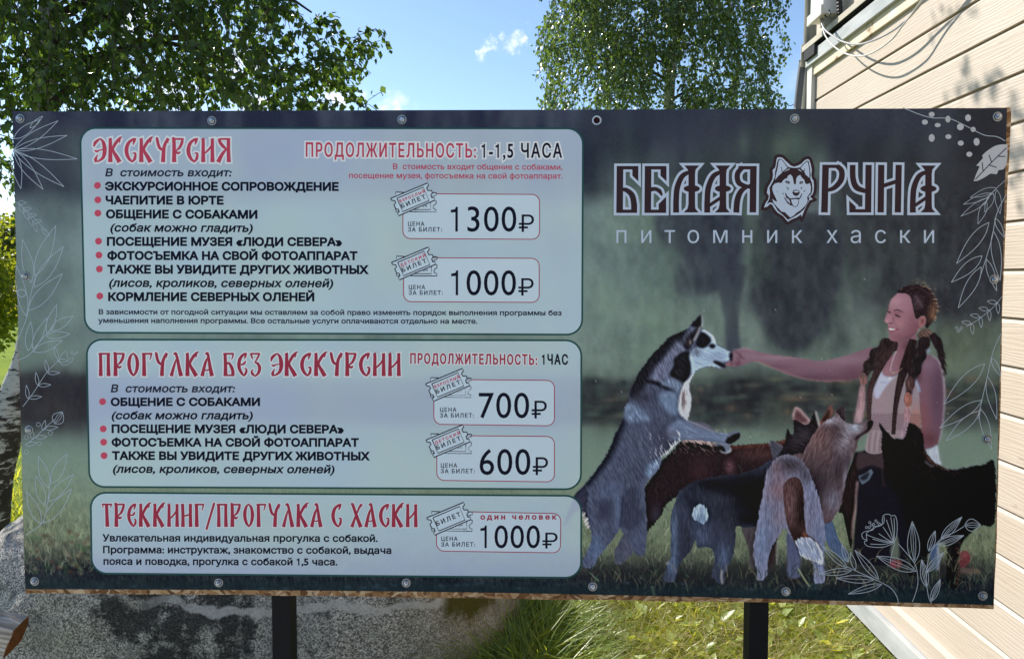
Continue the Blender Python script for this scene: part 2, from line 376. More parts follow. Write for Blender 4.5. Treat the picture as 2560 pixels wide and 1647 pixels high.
# ------------------------------------------------------------------ boulder
def make_rock():
    bm = bmesh.new(); bmesh.ops.create_icosphere(bm, subdivisions=6, radius=1)
    V = np.array([v.co[:] for v in bm.verts]); F = np.array([[v.index for v in f.verts] for f in bm.faces]); bm.free()
    D = V / np.linalg.norm(V, axis=1, keepdims=True)
    S = np.sign(D) * np.abs(D) ** .72                         # boxier than a ball
    S *= (1 + .10 * vnoise(D + 5, 1.6, 3, 3))[:, None]
    P = S * np.array([1.27, .72, .66]) + np.array([-1.30, 3.15, .22])
    P[:, 2] -= .28 * np.clip((P[:, 0] + .55) / .6, 0, 1.2) ** 1.6 * (P[:, 2] > .1)      # slopes away to the right
    P[:, 2] -= .22 * np.clip((-1.35 - P[:, 0]) / .8, 0, 1) * (P[:, 2] > .1)
    n = vnoise(P, 4, 11, 5, .55); P += D * (n * .045)[:, None]
    P += D * (vnoise(P, 28, 21, 4, .6) * .007)[:, None]
    m = mat('grey granite', rough=.9, spec=.2); N = NT(m)
    geo = N.n('ShaderNodeNewGeometry'); pos = geo.outputs['Position']
    sp = N.n('ShaderNodeSeparateXYZ', {0: pos}); x, z = sp.outputs['X'], sp.outputs['Z']
    g1 = N.n('ShaderNodeTexNoise', {'Vector': pos, 'Scale': 125.0, 'Detail': 3.0, 'Roughness': .7}).outputs['Fac']
    g2 = N.n('ShaderNodeTexVoronoi', {'Vector': pos, 'Scale': 210.0}).outputs['Color']
    g2 = N.n('ShaderNodeSeparateColor', {0: g2}).outputs[0]
    sgr = N.math('ADD', N.math('MULTIPLY', g1, .62), N.math('MULTIPLY', g2, .38))
    c = N.ramp(sgr, [(.30, (.09, .086, .08)), (.43, (.22, .21, .195)), (.55, (.46, .44, .41)), (.72, (.78, .75, .70))])
    big = N.n('ShaderNodeTexNoise', {'Vector': pos, 'Scale': 2.6, 'Detail': 7.0, 'Roughness': .62}).outputs['Fac']
    c = N.mix(N.maprange(big, .36, .60, .45, 0, True), c, (.13, .125, .12))
    # black lichen left of the middle
    li = N.n('ShaderNodeTexNoise', {'Vector': pos, 'Scale': 7.0, 'Detail': 9.0, 'Roughness': .72}).outputs['Fac']
    lx = N.math('MULTIPLY', N.maprange(x, -1.75, -1.45, 0, 1, True), N.maprange(x, -1.12, -.92, 1, 0, True))
    c = N.mix(N.math('MULTIPLY', N.maprange(N.math('ADD', li, N.math('MULTIPLY', lx, .16)), .56, .66), .88), c, (.018, .018, .02))
    # tan weathering to the right
    tan = N.maprange(N.math('ADD', x, N.math('MULTIPLY', big, .5)), -.35, .05, 0, .55, True)
    c = N.mix(tan, c, N.mix(g1, (.16, .13, .095), (.42, .36, .27)))
    # quartz veins: wavy bands
    w1 = N.n('ShaderNodeTexNoise', {'Vector': N.n('ShaderNodeMapping', {'Vector': pos, 'Scale': (1, .6, .35)}).outputs[0], 'Scale': 2.1, 'Detail': 5.0, 'Roughness': .55}).outputs['Fac']
    w2 = N.n('ShaderNodeTexNoise', {'Vector': pos, 'Scale': 16.0, 'Detail': 4.0}).outputs['Fac']
    def vein(z0, slope, width, amp):
        h = N.math('SUBTRACT', z, N.math('ADD', N.math('MULTIPLY', N.math('SUBTRACT', w1, .5), amp), N.math('MULTIPLY', x, slope)))
        h = N.math('ABSOLUTE', N.math('SUBTRACT', h, z0))
        wd = N.math('MULTIPLY', N.maprange(w2, .3, .7, .45, 1.5), width)
        return N.maprange(N.math('DIVIDE', h, wd), .7, 1.15, 1, 0)
    v = N.math('MAXIMUM', vein(.36, -.035, .017, .24), vein(.452, -.03, .010, .2), True)
    v = N.math('MULTIPLY', v, N.math('MULTIPLY', N.maprange(x, -.36, -.28, 1, 0), N.math('MULTIPLY', N.maprange(x, -1.55, -1.25, .0, 1), N.maprange(g1, .3, .6, .55, 1))))
    c = N.mix(N.math('MULTIPLY', v, .9), c, N.mix(w2, (.42, .40, .385), (.68, .66, .63)))
    # moss on a ledge at the right
    mo = N.math('MULTIPLY', N.math('MULTIPLY', N.maprange(x, -.36, -.31, 0, 1, True), N.maprange(x, -.17, -.10, 1, 0, True)), N.maprange(N.math('ADD', z, N.math('MULTIPLY', li, .35)), .42, .52, 0, 1, True))
    c = N.mix(mo, c, N.mix(g1, (.02, .022, .004), (.13, .115, .02)))
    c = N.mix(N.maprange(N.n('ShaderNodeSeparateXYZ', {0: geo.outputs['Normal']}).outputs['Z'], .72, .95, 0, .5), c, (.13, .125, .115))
    N.base(c); N.bump(N.math('ADD', g1, N.math('MULTIPLY', big, 1.5)), .55, .01)
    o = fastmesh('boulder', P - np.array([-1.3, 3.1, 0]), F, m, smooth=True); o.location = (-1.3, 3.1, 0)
    tag(o, 'large speckled grey granite boulder with white quartz veins lying behind the banner', 'boulder')
make_rock()

# ------------------------------------------------------------------ log bench, end of its seat at the lower left edge
e1 = atY(44, 1578, 2.0)
bench = empty('timber_beam', (e1.x - .4, e1.y - .1, 0), 'weathered pale timber with a rusty brown sawn end poking in at the lower left', 'timber')
def make_bench():
    ax = Vector((.90, .19, -.36)).normalized(); side = Vector((-.19, .90, 0)).normalized(); up = ax.cross(side); up = up if up.z > 0 else -up
    prof = [(-.052, -.045), (.05, -.05), (.058, -.02), (.05, .022), (.03, .046), (-.02, .052), (-.05, .048), (-.058, .03), (-.060, -.01)]
    n = len(prof); V = []; F = []; mi = []
    ctr = Vector((e1.x, e1.y, e1.z - .012)); L = 1.25; K = 40
    for k in range(K + 1):
        t = k / K; c = ctr - ax * (L * (1 - t))
        for j, (a, b) in enumerate(prof):
            wob = .0025 * math.sin(k * 1.7 + j * 2.1) + .002 * math.sin(k * .6 + j)
            V.append(c + side * (a + wob) + up * (b + wob) + ax * (.006 * math.sin(j * 3.1) if k == K else 0))
    for k in range(K):
        for j in range(n): F.append((k * n + j, (k + 1) * n + j, (k + 1) * n + (j + 1) % n, k * n + (j + 1) % n)); mi.append(0)
    F.append(tuple(range(n))); mi.append(1)
    V += V[K * n:]                                             # sawn end with its own face
    F.append(tuple((K + 1) * n + j for j in reversed(range(n)))); mi.append(1)
    mw = mat('weathered pale wood', rough=.75, spec=.2); N = NT(mw)
    ro = (0, -math.atan2(.36, .92), math.atan2(-.19, .90)); co = N.co(rot=ro); st = N.n('ShaderNodeMapping', {'Vector': co, 'Scale': (.1, 1, 1)}).outputs[0]
    wv = N.n('ShaderNodeTexWave', {'Vector': st, 'Scale': 22.0, 'Distortion': 7.0, 'Detail': 3.0}, bands_direction='Z').outputs['Fac']
    f = N.noise(st, 120, 4); c = N.mix(N.maprange(wv, .2, .8), (.40, .35, .29), (.62, .57, .50)); c = N.mix(N.maprange(f, .35, .6, .6, 0), c, (.2, .17, .14))
    N.base(c); N.bump(N.math('ADD', wv, f), .5, .004)
    me_ = mat('rusty brown sawn end', rough=.85, spec=.15); N = NT(me_)
    N.base(N.ramp(N.noise(N.co(scale=(1, 1, 2.5)), 60, 4), [(.3, (.09, .03, .012)), (.55, (.22, .085, .03)), (.75, (.32, .14, .06))])); N.bump(N.noise(N.co(), 130, 3), .6, .004)
    meshobj('beam', V, F, [mw, me_], bench, bench, mi)
    for t in (.35, 1.05):
        c = ctr - ax * t; mb = MB(); mb.tube([(c.x, c.y, -.1), (c.x, c.y, .2), (c.x, c.y, c.z - .045)], [.06, .056, .055], 14); mb.build('leg', mw, bench, bench, True)
make_bench()

# ------------------------------------------------------------------ leaves
def leaf_mat(name, c0, c1, trans=.45, rough=.45, spec=.4, tint=(2.7, 2.05, .8)):
    m = bpy.data.materials.new(name); m.use_nodes = True; t = m.node_tree; N = NT(m)
    p = N.p; p.inputs['Roughness'].default_value = rough; p.inputs['Specular IOR Level'].default_value = spec
    a = N.n('ShaderNodeVertexColor', layer_name='Col').outputs['Color']
    v = N.n('ShaderNodeSeparateColor', {0: a}).outputs[0]
    c = N.mix(v, c0, c1); N.base(c)
    tr = N.n('ShaderNodeBsdfTranslucent', {'Color': N.mix(v, tuple(x * f for x, f in zip(c0, tint)), tuple(x * f for x, f in zip(c1, tint)))})
    mx = N.n('ShaderNodeMixShader', {0: trans}); N.link(p.outputs[0], mx.inputs[1]); N.link(tr.outputs[0], mx.inputs[2])
    N.link(mx.outputs[0], t.nodes['Material Output'].inputs['Surface']); return m
def leaves_mesh(name, C, AX, NR, L, m, parent=None, root=None, wid=.8, val=None):
    """C base points, AX unit axis of each blade, NR unit normal, L length: birch-like blade, folded on its rib (6 tris)"""
    n = len(C); S = np.cross(AX, NR); S /= np.linalg.norm(S, axis=1, keepdims=True) + 1e-9
    L = L[:, None]; w = L * wid * .5
    p0 = C; p1 = C + AX * L * .38 + S * w + NR * L * .10; p2 = C + AX * L; p3 = C + AX * L * .38 - S * w + NR * L * .10; p4 = C + AX * L * .5 - NR * L * .04
    V = np.stack([p0, p1, p2, p3, p4], 1).reshape(-1, 3); b = np.arange(n)[:, None] * 5
    F = np.concatenate([b + np.array([[0, 1, 4]]), b + np.array([[1, 2, 4]]), b + np.array([[2, 3, 4]]), b + np.array([[3, 0, 4]])], 0)
    if val is None: val = RNG.random(n)
    cols = np.repeat(val, 5)[:, None] * np.ones((1, 3))
    return fastmesh(name, V, F, m, parent=parent, root=root, cols=cols)
def unit(v): return v / (np.linalg.norm(v, axis=-1, keepdims=True) + 1e-9)
def hang_twigs(starts, length, out, n_per, rng, sway=.25):
    """leafy hanging twigs: returns twig polylines and leaf base points with directions"""
    tw = []; C = []; D = []
    for s, L, o in zip(starts, length, out):
        d = np.array([o[0], o[1], .25]) + rng.normal(0, .15, 3); p = np.array(s, float); k = max(4, int(n_per * L)); st = L / k; pts = [p.copy()]
        for i in range(k):
            d = d + np.array([0, 0, -.22]) + rng.normal(0, sway * .5, 3); d /= np.linalg.norm(d); p = p + d * st; pts.append(p.copy())
            C.append(p.copy()); D.append(d.copy())
        tw.append(pts)
    return tw, np.array(C), np.array(D)
def bark_mat():
    m = mat('birch bark', rough=.8, spec=.2); N = NT(m); co = N.co()
    st = N.n('ShaderNodeMapping', {'Vector': co, 'Scale': (1, 1, 3.2)}).outputs[0]
    a = N.noise(st, 9, 8, .68, .4); b = N.noise(N.n('ShaderNodeMapping', {'Vector': co, 'Scale': (1, 1, 7)}).outputs[0], 14, 4); bl = N.noise(co, 6.5, 5, .6)
    c = N.mix(b, (.34, .33, .31), (.62, .60, .565))
    c = N.mix(N.maprange(b, .56, .66, 0, .55), c, (.30, .27, .23))
    z = N.n('ShaderNodeSeparateXYZ', {0: co}).outputs['Z']
    low = N.maprange(z, .35, 1.35, .17, 0.0, True)
    c = N.mix(N.maprange(N.math('ADD', a, low), .56, .61), c, (.045, .038, .034))
    c = N.mix(N.maprange(N.math('ADD', bl, low), .64, .68), c, (.035, .03, .028))
    N.base(c); N.bump(N.math('ADD', a, bl), .7, .02); return m
M_BARK = bark_mat(); M_TWIG = mat('dark twigs', (.05, .038, .03), .8, .2)
M_LEAF1 = leaf_mat('birch leaves', (.024, .054, .014), (.085, .145, .036), .56, .34, .6, (2.3, 2.1, .8))
M_LEAF2 = leaf_mat('distant birch leaves', (.045, .078, .024), (.12, .165, .06), .48, .26, 1.0, (1.9, 2.0, .9))

def inpoly(x, y, poly):
    r = False; n = len(poly)
    for i in range(n):
        (x0, y0), (x1, y1) = poly[i], poly[(i + 1) % n]
        if (y0 > y) != (y1 > y) and x < (x1 - x0) * (y - y0) / (y1 - y0) + x0: r = not r
    return r
K = 2560 / 2394
# ---- near birch on the left
def near_birch():
    rng = np.random.default_rng(3)
    tp = [(-60, 1430, 3.75), (-28, 1275, 3.72), (8, 1110, 3.72), (42, 985, 3.72), (80, 850, 3.75), (102, 600, 3.8), (106, 300, 3.85), (112, 150, 3.9), (128, -60, 3.95), (170, -420, 4.0), (240, -800, 4.05)]
    T = [atY(x, y, Y) for x, y, Y in tp]; T[0].z = -.05
    root = empty('birch_tree', (T[0].x, T[0].y, 0), 'big near birch with black-flecked white trunk at the left edge behind the banner', 'tree', 'birches behind the banner')
    tl = smooth_line(T, 6); nn = len(tl); mb = MB()
    rad = [max(.03, .092 * (1 - .80 * (p.z / 5.2)) + .07 * math.exp(-p.z / .2) + .006 * math.sin(p.z * 9)) for p in tl]
    mb.tube(tl, rad, 18); mb.build('trunk', M_BARK, root, root, True)
    # limbs
    limbs = []; mb = MB()
    def limb(h, az, L, rise, r0):
        i = min(range(nn), key=lambda k: abs(tl[k].z - h)); p = tl[i].copy(); d = Vector((math.cos(az), math.sin(az), rise)).normalized(); pts = [p.copy()]
        for k in range(8):
            d = (d + Vector((rng.normal(0, .08), rng.normal(0, .08), -.03 - .03 * k))).normalized(); p = p + d * (L / 8); pts.append(p.copy())
        mb.tube(pts, [r0 * (1 - .85 * k / 8) for k in range(9)], 7); limbs.append(pts)
    for h, az, L, rise, r0 in [(2.2, .1, 1.0, .9, .03), (2.5, -.35, 1.3, .8, .032), (2.75, .5, 1.5, .75, .034), (2.9, -.1, 1.75, .55, .034), (3.1, .2, 1.9, .5, .032), (3.4, -.5, 1.5, .6, .03),
                               (3.5, 2.6, 1.2, .6, .03), (3.0, 3.6, 1.2, .6, .03), (2.5, 2.3, 1.0, .7, .026), (3.8, .9, 1.4, .6, .026), (4.1, -.1, 1.3, .7, .024), (4.2, 3.0, 1.0, .7, .024), (4.5, -1.2, .9, .8, .02), (4.6, 1.5, .9, .8, .02), (3.9, -.05, 2.0, .62, .026)]:
        limb(h, az, L, rise, r0)
    # leafy region in the photograph, given depth 3.1 to 4.7 m
    reg = [(-330, -500), (360, -500), (520, -200), (600, -60), (650, 0), (640, 60), (610, 110), (625, 160), (660, 205), (640, 250), (560, 280), (420, 330), (60, 420), (45, 480), (-330, 480)]
    starts = []; outs = []; lens = []
    while len(starts) < 1500:
        x = rng.uniform(-330, 660); y = rng.uniform(-520, 420)
        if not inpoly(x, y + 40, reg): continue
        if y > 200 and x > 600 and rng.random() < .4: continue
        if y > 260 and x > 60 and rng.random() < .8: continue          # thinner behind the board
        Y = rng.uniform(3.0, 4.3); p = atY(x * K, (y - 15) * K, Y)
        if p.z < 1.1: continue
        L = rng.uniform(.22, .5) * (1 if y < 150 else .7)
        starts.append(p[:]); lens.append(L); a = rng.uniform(-1, 1); outs.append((.35 * a + .1, rng.normal(0, .25)))
    # loose sprays standing against the sky
    sprays = [[(560, 215), (640, 175), (720, 130), (800, 98), (878, 68)], [(600, 250), (690, 200), (770, 165), (830, 118), (860, 108)], [(620, 235), (700, 200), (770, 195), (815, 225), (842, 252)],
              [(540, 60), (590, 30), (615, -10), (640, 15)], [(560, 110), (620, 120), (660, 100), (700, 72), (750, 48), (772, 60)], [(560, 180), (640, 225), (700, 235), (745, 205), (800, 175), (835, 160)], [(640, 160), (700, 150), (750, 130), (790, 140)], [(600, 275), (660, 250), (720, 240), (760, 235)], [(500, 20), (560, -15), (615, -25), (650, 12), (655, 25)], [(600, 200), (680, 170), (735, 165), (810, 130), (845, 95)]]
    for k in range(13):                      # the end of a bough above the picture, shading the cabin wall
        p = atY(rng.normal(1035, 30) * K, rng.normal(-500, 50) * K, rng.normal(4.05, .08)); starts.append(p[:]); lens.append(rng.uniform(.15, .4)); outs.append((.3, rng.normal(0, .25)))
    tw, C, D = hang_twigs(starts, lens, outs, 44, rng)
    C = [C]; D = [D]
    for sp in sprays:
        Y = rng.uniform(3.5, 4.1); pts = smooth_line([atY(x * K, y * K, Y + rng.normal(0, .05)) for x, y in sp], 9)
        tw.append([p[:] for p in pts]); q = np.array([p[:] for p in pts]); s_ = []
        for i in range(3, len(q)):
            for _ in range(2): C.append((q[i] + rng.normal(0, .02, 3))[None]); D.append(unit(rng.normal(0, .5, (1, 3)) + np.array([[.4, 0, -.4]])))
            if i % 3 == 0: s_.append(q[i])
        t2, c2_, d2 = hang_twigs(s_, [rng.uniform(.06, .17) for _ in s_], [(.5, rng.normal(0, .3)) for _ in s_], 48, rng); tw += t2; C.append(c2_); D.append(d2)
    C = np.concatenate(C); D = np.concatenate(D); n = len(C)
    for pts in tw: mb.tube(pts[::3] + [pts[-1]] if len(pts) > 6 else pts, [.0032] + [.0018] * (len(pts[::3]) - 1 + 1) if len(pts) > 6 else .002, 4, cap=False)
    mb.build('branches', M_TWIG, root, root)
    ax = unit(D * .35 + rng.normal(0, .55, (n, 3)) + np.array([0, 0, -.75])); nr = unit(rng.normal(0, 1, (n, 3)) + np.array([-.3, -.5, .5])); nr = unit(nr - ax * (nr * ax).sum(1, keepdims=True))
    Lf = rng.uniform(.03, .05, n)
    leaves_mesh('crown', C + rng.normal(0, .012, (n, 3)), ax, nr, Lf, M_LEAF1, root, root, .82, np.clip(rng.beta(1.6, 2.2, n), 0, 1))
near_birch()
# ---- birch in the middle distance
def mid_birch():
    rng = np.random.default_rng(5); Y = 12.0
    b = atY(1680, 262, Y); root = empty('birch_tree', (b.x + .05, Y, -.05), 'tall birch with hanging twigs standing in the field beyond the banner, beside the cabin', 'tree', 'birches behind the banner')
    T = [Vector((b.x + .1, Y, -.15)), Vector((b.x + .03, Y, 2)), Vector((b.x - .05, Y, 4.6)), Vector((b.x + .12, Y, 6.2)), Vector((b.x + .2, Y, 8.5)), Vector((b.x + .15, Y, 10.5))]
    mb = MB(); tl = smooth_line(T, 6); mb.tube(tl, [max(.02, .15 * (1 - p.z / 11.2)) for p in tl], 14); mb.build('trunk', M_BARK, root, root, True)
    reg = [(1300, -420), (1420, -640), (1640, -700), (1760, -420), (1800, -120), (1815, 0), (1822, 60), (1830, 110), (1800, 150), (1805, 215), (1800, 262), (1790, 500), (1700, 700), (1420, 700), (1320, 450), (1285, 262), (1300, 190), (1290, 140), (1285, 70), (1300, 10)]
    starts = []; outs = []; lens = []
    while len(starts) < 2500:
        x = rng.uniform(1260, 1850); y = rng.uniform(-720, 700)
        if not inpoly(x, y, reg): continue
        if y > 290 and rng.random() < .6: continue
        mid = 1555; half = 300; dep = math.sqrt(max(0, 1 - ((x - mid) / half) ** 2)) * 1.7
        g = vnoise(np.array([[x * .011, y * .012, 3.3]]), 1, 9, 2)[0]
        if g < -.10 and rng.random() < .85: continue
        YY = Y + rng.uniform(-1, 1) * dep - .3; p = atY(x * K, (y - 28) * K, YY)
        if p.z < .9: continue
        starts.append(p[:]); lens.append(rng.uniform(.45, 1.0)); outs.append(((x - mid) / half * .6 + rng.normal(0, .2), rng.normal(0, .3)))
    tw, C, D = hang_twigs(starts, lens, outs, 34, rng, .3)
    mb = MB()
    for k in range(46):
        h = rng.uniform(1.8, 9.5); i = min(range(len(tl)), key=lambda q: abs(tl[q].z - h)); p = tl[i].copy(); a = rng.uniform(0, 6.28); L = 1.9 * (1 - .6 * abs(h - 4) / 6) * rng.uniform(.7, 1.1)
        d = Vector((math.cos(a), math.sin(a), .75)).normalized(); pts = [p.copy()]
        for q in range(6): d = (d + Vector((rng.normal(0, .1), rng.normal(0, .1), -.1))).normalized(); p = p + d * L / 6; pts.append(p.copy())
        mb.tube(pts, [.028 * (1 - .85 * q / 6) for q in range(7)], 5)
    for pts in tw: mb.tube([pts[0], pts[len(pts) // 2], pts[-1]], .004, 3, cap=False)
    mb.build('branches', M_TWIG, root, root)
    n = len(C); ax = unit(D * .4 + rng.normal(0, .5, (n, 3)) + np.array([0, 0, -.7])); nr = unit(rng.normal(0, 1, (n, 3)) + np.array([-.4, -.4, .4])); nr = unit(nr - ax * (nr * ax).sum(1, keepdims=True))
    leaves_mesh('crown', C + rng.normal(0, .04, (n, 3)), ax, nr, rng.uniform(.05, .085, n), M_LEAF2, root, root, .8, np.clip(rng.beta(1.6, 2, n), 0, 1))
    return root
mid_birch()
# overhead wire from the pole to the field
wa = atY(1962, 259, 11.5); wb = Vector((POLE.x, CORN + .75, 1.64 + (690 - 247) / FPX * (CORN + .75)))
mb = MB(); mb.tube(smooth_line([wb, (wa + wb) / 2 - Vector((0, 0, .06)), wa, wa * 2 - wb - Vector((0, 0, -.12))], 8), .005, 5)
tag(mb.build('overhead_wire', mat('wire', (.03, .04, .035), .5), loc=tuple(wb)), 'thin dark wire running from the pole by the cabin towards the far birch', 'wire')

# ------------------------------------------------------------------ bushes and trees at the edge of the meadow
def bush(name, x, y, r, h, label, cat, group, m, n, seed, base=.0, Lr=(.07, .13), stem=True):
    rng = np.random.default_rng(seed); z0 = float(ground_h(np.array(min(x, 40)), np.array(min(y, 40)))); root = empty(name, (x, y, z0), label, cat, group)
    nb = 16; B = np.c_[rng.normal(0, .42, (nb, 2)) * r, rng.uniform(.25, .9, nb) * h]; BR = rng.uniform(.28, .5, nb) * min(r, h * .6)
    k = rng.integers(0, nb, n); d = unit(rng.normal(0, 1, (n, 3))); P = B[k] + d * (BR[k] * rng.uniform(.55, 1.05, n))[:, None]; P[:, 2] = np.abs(P[:, 2]) + base
    P += np.array([x, y, z0]); ax = unit(d + rng.normal(0, .7, (n, 3)) + np.array([0, 0, -.2])); nr = unit(rng.normal(0, 1, (n, 3)) + np.array([0, 0, .6])); nr = unit(nr - ax * (nr * ax).sum(1, keepdims=True))
    mb = MB()
    for q in range(5): e = B[q]; mb.tube([(x, y, z0 - .1), (x + e[0] * .4, y + e[1] * .4, z0 + base + e[2] * .5), (x + e[0], y + e[1], z0 + base + e[2])], [.05 * h / 3, .035 * h / 3, .012], 5)
    mb.build('stems' if base == 0 else 'trunk', M_TWIG, root, root); leaves_mesh('foliage', P, ax, nr, rng.uniform(*Lr, n), m, root, root, .8, np.clip(rng.beta(1.6, 1.6, n), 0, 1))
M_BUSH = leaf_mat('bright bush leaves', (.08, .13, .015), (.20, .26, .035), .55)
M_BUSHD = leaf_mat('dark bush leaves', (.02, .035, .009), (.05, .07, .018), .3)
M_BUSHG = leaf_mat('grey green bush leaves', (.06, .075, .03), (.14, .16, .07), .35)
bl = [atY(40, 660, 10.5), atY(0, 800, 26), atY(-60, 700, 30)]
bush('leafy_bush', bl[0].x - .75, 10.5, 1.25, 2.45, 'bright green leafy bush under the near birch at the left edge', 'bush', None, M_BUSH, 9000, 31, Lr=(.06, .11))
bush('grey_bush', atY(20, 700, 24).x, 24, 1.3, 1.7, 'small grey-green round bush at the far edge of the sunny meadow', 'bush', None, M_BUSHG, 3500, 32)
bush('dark_tree', atY(25, 700, 33).x, 33, 2.2, 4.2, 'dark green tree behind the grey-green bush at the left edge', 'tree', None, M_BUSHD, 7000, 33, .6, (.1, .2))
# far wood, one mass along the horizon
def far_wood():
    rng = np.random.default_rng(41); n = 60000; a = rng.uniform(-1.25, 1.45, n); r = rng.uniform(75, 95, n); x = np.sin(a) * r; y = np.cos(a) * r
    top = 5.0 + 2.2 * vnoise(np.c_[a * 9, a * 0, a * 0], 1, 2, 4); z = rng.random(n) ** .8 * top - .5
    C = np.c_[x, y, z - .16]; ax = unit(rng.normal(0, 1, (n, 3))); nr = unit(np.cross(ax, rng.normal(0, 1, (n, 3))))
    o = leaves_mesh('far_wood', C, ax, nr, rng.uniform(.5, 1.1, n), M_BUSHD); tag(o, 'low dark wood along the far edge of the meadow', 'wood', None, 'stuff')
far_wood()

# ------------------------------------------------------------------ grass and weeds
def blades(name, P, L, W, bend, az, m, vals, segs=3, lean=.25, rng=RNG):
    n = len(P); d = np.c_[np.cos(az), np.sin(az), np.zeros(n)]; s = np.c_[-np.sin(az + rng.normal(0, .6, n)), np.cos(az), np.zeros(n)]
    V = []; 
    for k in range(segs + 1):
        t = k / segs; c = P + np.array([0, 0, 1]) * (L * t * (1 - .35 * bend * t))[:, None] + d * (L * (lean * t + bend * t * t * .8))[:, None]
        w = (W * (1 - t) ** .7 * .5)[:, None] if k < segs else 0
        if k < segs: V += [c - s * w, c + s * w]
        else: V += [c]
    V = np.stack(V, 1); q = V.shape[1]; V = V.reshape(-1, 3); b = np.arange(n)[:, None] * q; F = []
    for k in range(segs - 1): F += [b + np.array([[2 * k, 2 * k + 1, 2 * k + 3]]), b + np.array([[2 * k, 2 * k + 3, 2 * k + 2]])]
    F += [b + np.array([[2 * segs - 2, 2 * segs - 1, 2 * segs]])]
    return V, np.concatenate(F, 0), np.repeat(vals, q)
M_GRASS = leaf_mat('meadow grass', (.10, .18, .014), (.40, .47, .08), .5, .34, .7)
M_DRY = leaf_mat('dry grass', (.20, .16, .08), (.38, .32, .18), .25, .6, .3)
M_WEED = leaf_mat('broad weed leaves', (.12, .20, .03), (.42, .50, .20), .38, .36, .5)
def grass():
    rng = np.random.default_rng(51)
    def inrock(x, y): return ((x + 1.3) / 1.2) ** 2 + ((y - 3.15) / .66) ** 2 < 1
    def scatter(n, x0, x1, y0, y1):
        P = np.c_[rng.uniform(x0, x1, n), rng.uniform(y0, y1, n)]; k = ~inrock(P[:, 0], P[:, 1]) & ~((P[:, 0] > WX - .06) & (P[:, 1] < CORN + .05)); P = P[k]
        return np.c_[P, ground_h(P[:, 0], P[:, 1]) - .005]
    Vs, Fs, Cs = [], [], []; off = 0
    def add(P, L, W_, bend, val, lean=.3):
        nonlocal off
        V, F, c = blades('', P, L, W_, bend, rng.uniform(0, 6.283, len(P)), None, val, 3, lean, rng); Vs.append(V); Fs.append(F + off); Cs.append(c); off += len(V)
    P = scatter(44000, -.5, WX, 2.3, 5.2); n = len(P); pn = vnoise(P, 3.2, 5, 3)
    add(P, rng.uniform(.05, .15, n) * (1 + .5 * pn), rng.uniform(.003, .0065, n), rng.uniform(.2, 1.1, n), np.clip(rng.beta(2, 2, n) + .35 * pn, 0, 1), .5)
    P = scatter(5200, -.42, .32, 2.35, 3.25); n = len(P)                      # long lush grass beside the boulder
    t = np.exp(-((P[:, 0] + .02) / .22) ** 2)
    add(P, rng.uniform(.16, .42, n) * (.35 + .75 * t), rng.uniform(.005, .009, n), rng.uniform(.4, 1.3, n), np.clip(rng.beta(1.5, 4, n), 0, 1), .35)
    P = scatter(30000, -7, 4, 4.5, 14); n = len(P); add(P, rng.uniform(.06, .16, n), rng.uniform(.006, .012, n), rng.uniform(.2, .9, n), np.clip(rng.beta(2, 2, n), 0, 1))
    P = scatter(6000, -4.5, 1.4, 1.5, 2.4); n = len(P); add(P, rng.uniform(.04, .11, n), rng.uniform(.003, .006, n), rng.uniform(.2, 1, n), np.clip(rng.beta(2, 2, n), 0, 1))
    P = scatter(9000, -4.5, -1.2, 2.4, 5); n = len(P); add(P, rng.uniform(.08, .22, n), rng.uniform(.004, .008, n), rng.uniform(.2, 1, n), np.clip(rng.beta(2, 2, n), 0, 1))
    V = np.concatenate(Vs); F = np.concatenate(Fs); C = np.concatenate(Cs)
    tag(fastmesh('grass', V, F, M_GRASS, cols=C[:, None] * np.ones((1, 3))), 'sunlit green meadow grass below and behind the banner', 'grass', None, 'stuff')
    # straw
    P = scatter(4200, -.3, WX, 2.3, 4.8); n = len(P); P[:, 2] += rng.uniform(0, .05, n)
    V, F, c = blades('', P, rng.uniform(.06, .2, n), rng.uniform(.002, .004, n), rng.uniform(.6, 1.5, n), rng.uniform(0, 6.283, n), None, rng.random(n), 3, 1.4, rng)
    tag(fastmesh('dry_grass', V, F, M_DRY, cols=c[:, None] * np.ones((1, 3))), 'pale dry straw lying in the grass below the banner', 'dry grass', None, 'stuff')
    # broad leaved weeds
    C = scatter(700, -.1, WX - .1, 2.4, 4.6); k = len(C); rep = 5; B = np.repeat(C, rep, 0); n = len(B); az = rng.uniform(0, 6.283, n); el = rng.uniform(.15, .9, n)
    ax = np.c_[np.cos(az) * np.cos(el), np.sin(az) * np.cos(el), np.sin(el)]; nr = unit(np.array([[0, 0, 1.0]]) - ax * ax[:, 2:3] + rng.normal(0, .15, (n, 3))); nr = unit(nr - ax * (nr * ax).sum(1, keepdims=True))
    B[:, 2] += rng.uniform(.0, .07, n)
    o = leaves_mesh('weeds', B, ax, nr, rng.uniform(.035, .09, n) * np.repeat(rng.uniform(.45, 1.25, k), rep), M_WEED, wid=.62, val=np.clip(rng.beta(1.6, 1.6, n), 0, 1)); tag(o, 'broad-leaved weeds and clover in the grass below the banner', 'weeds', None, 'stuff')
grass()
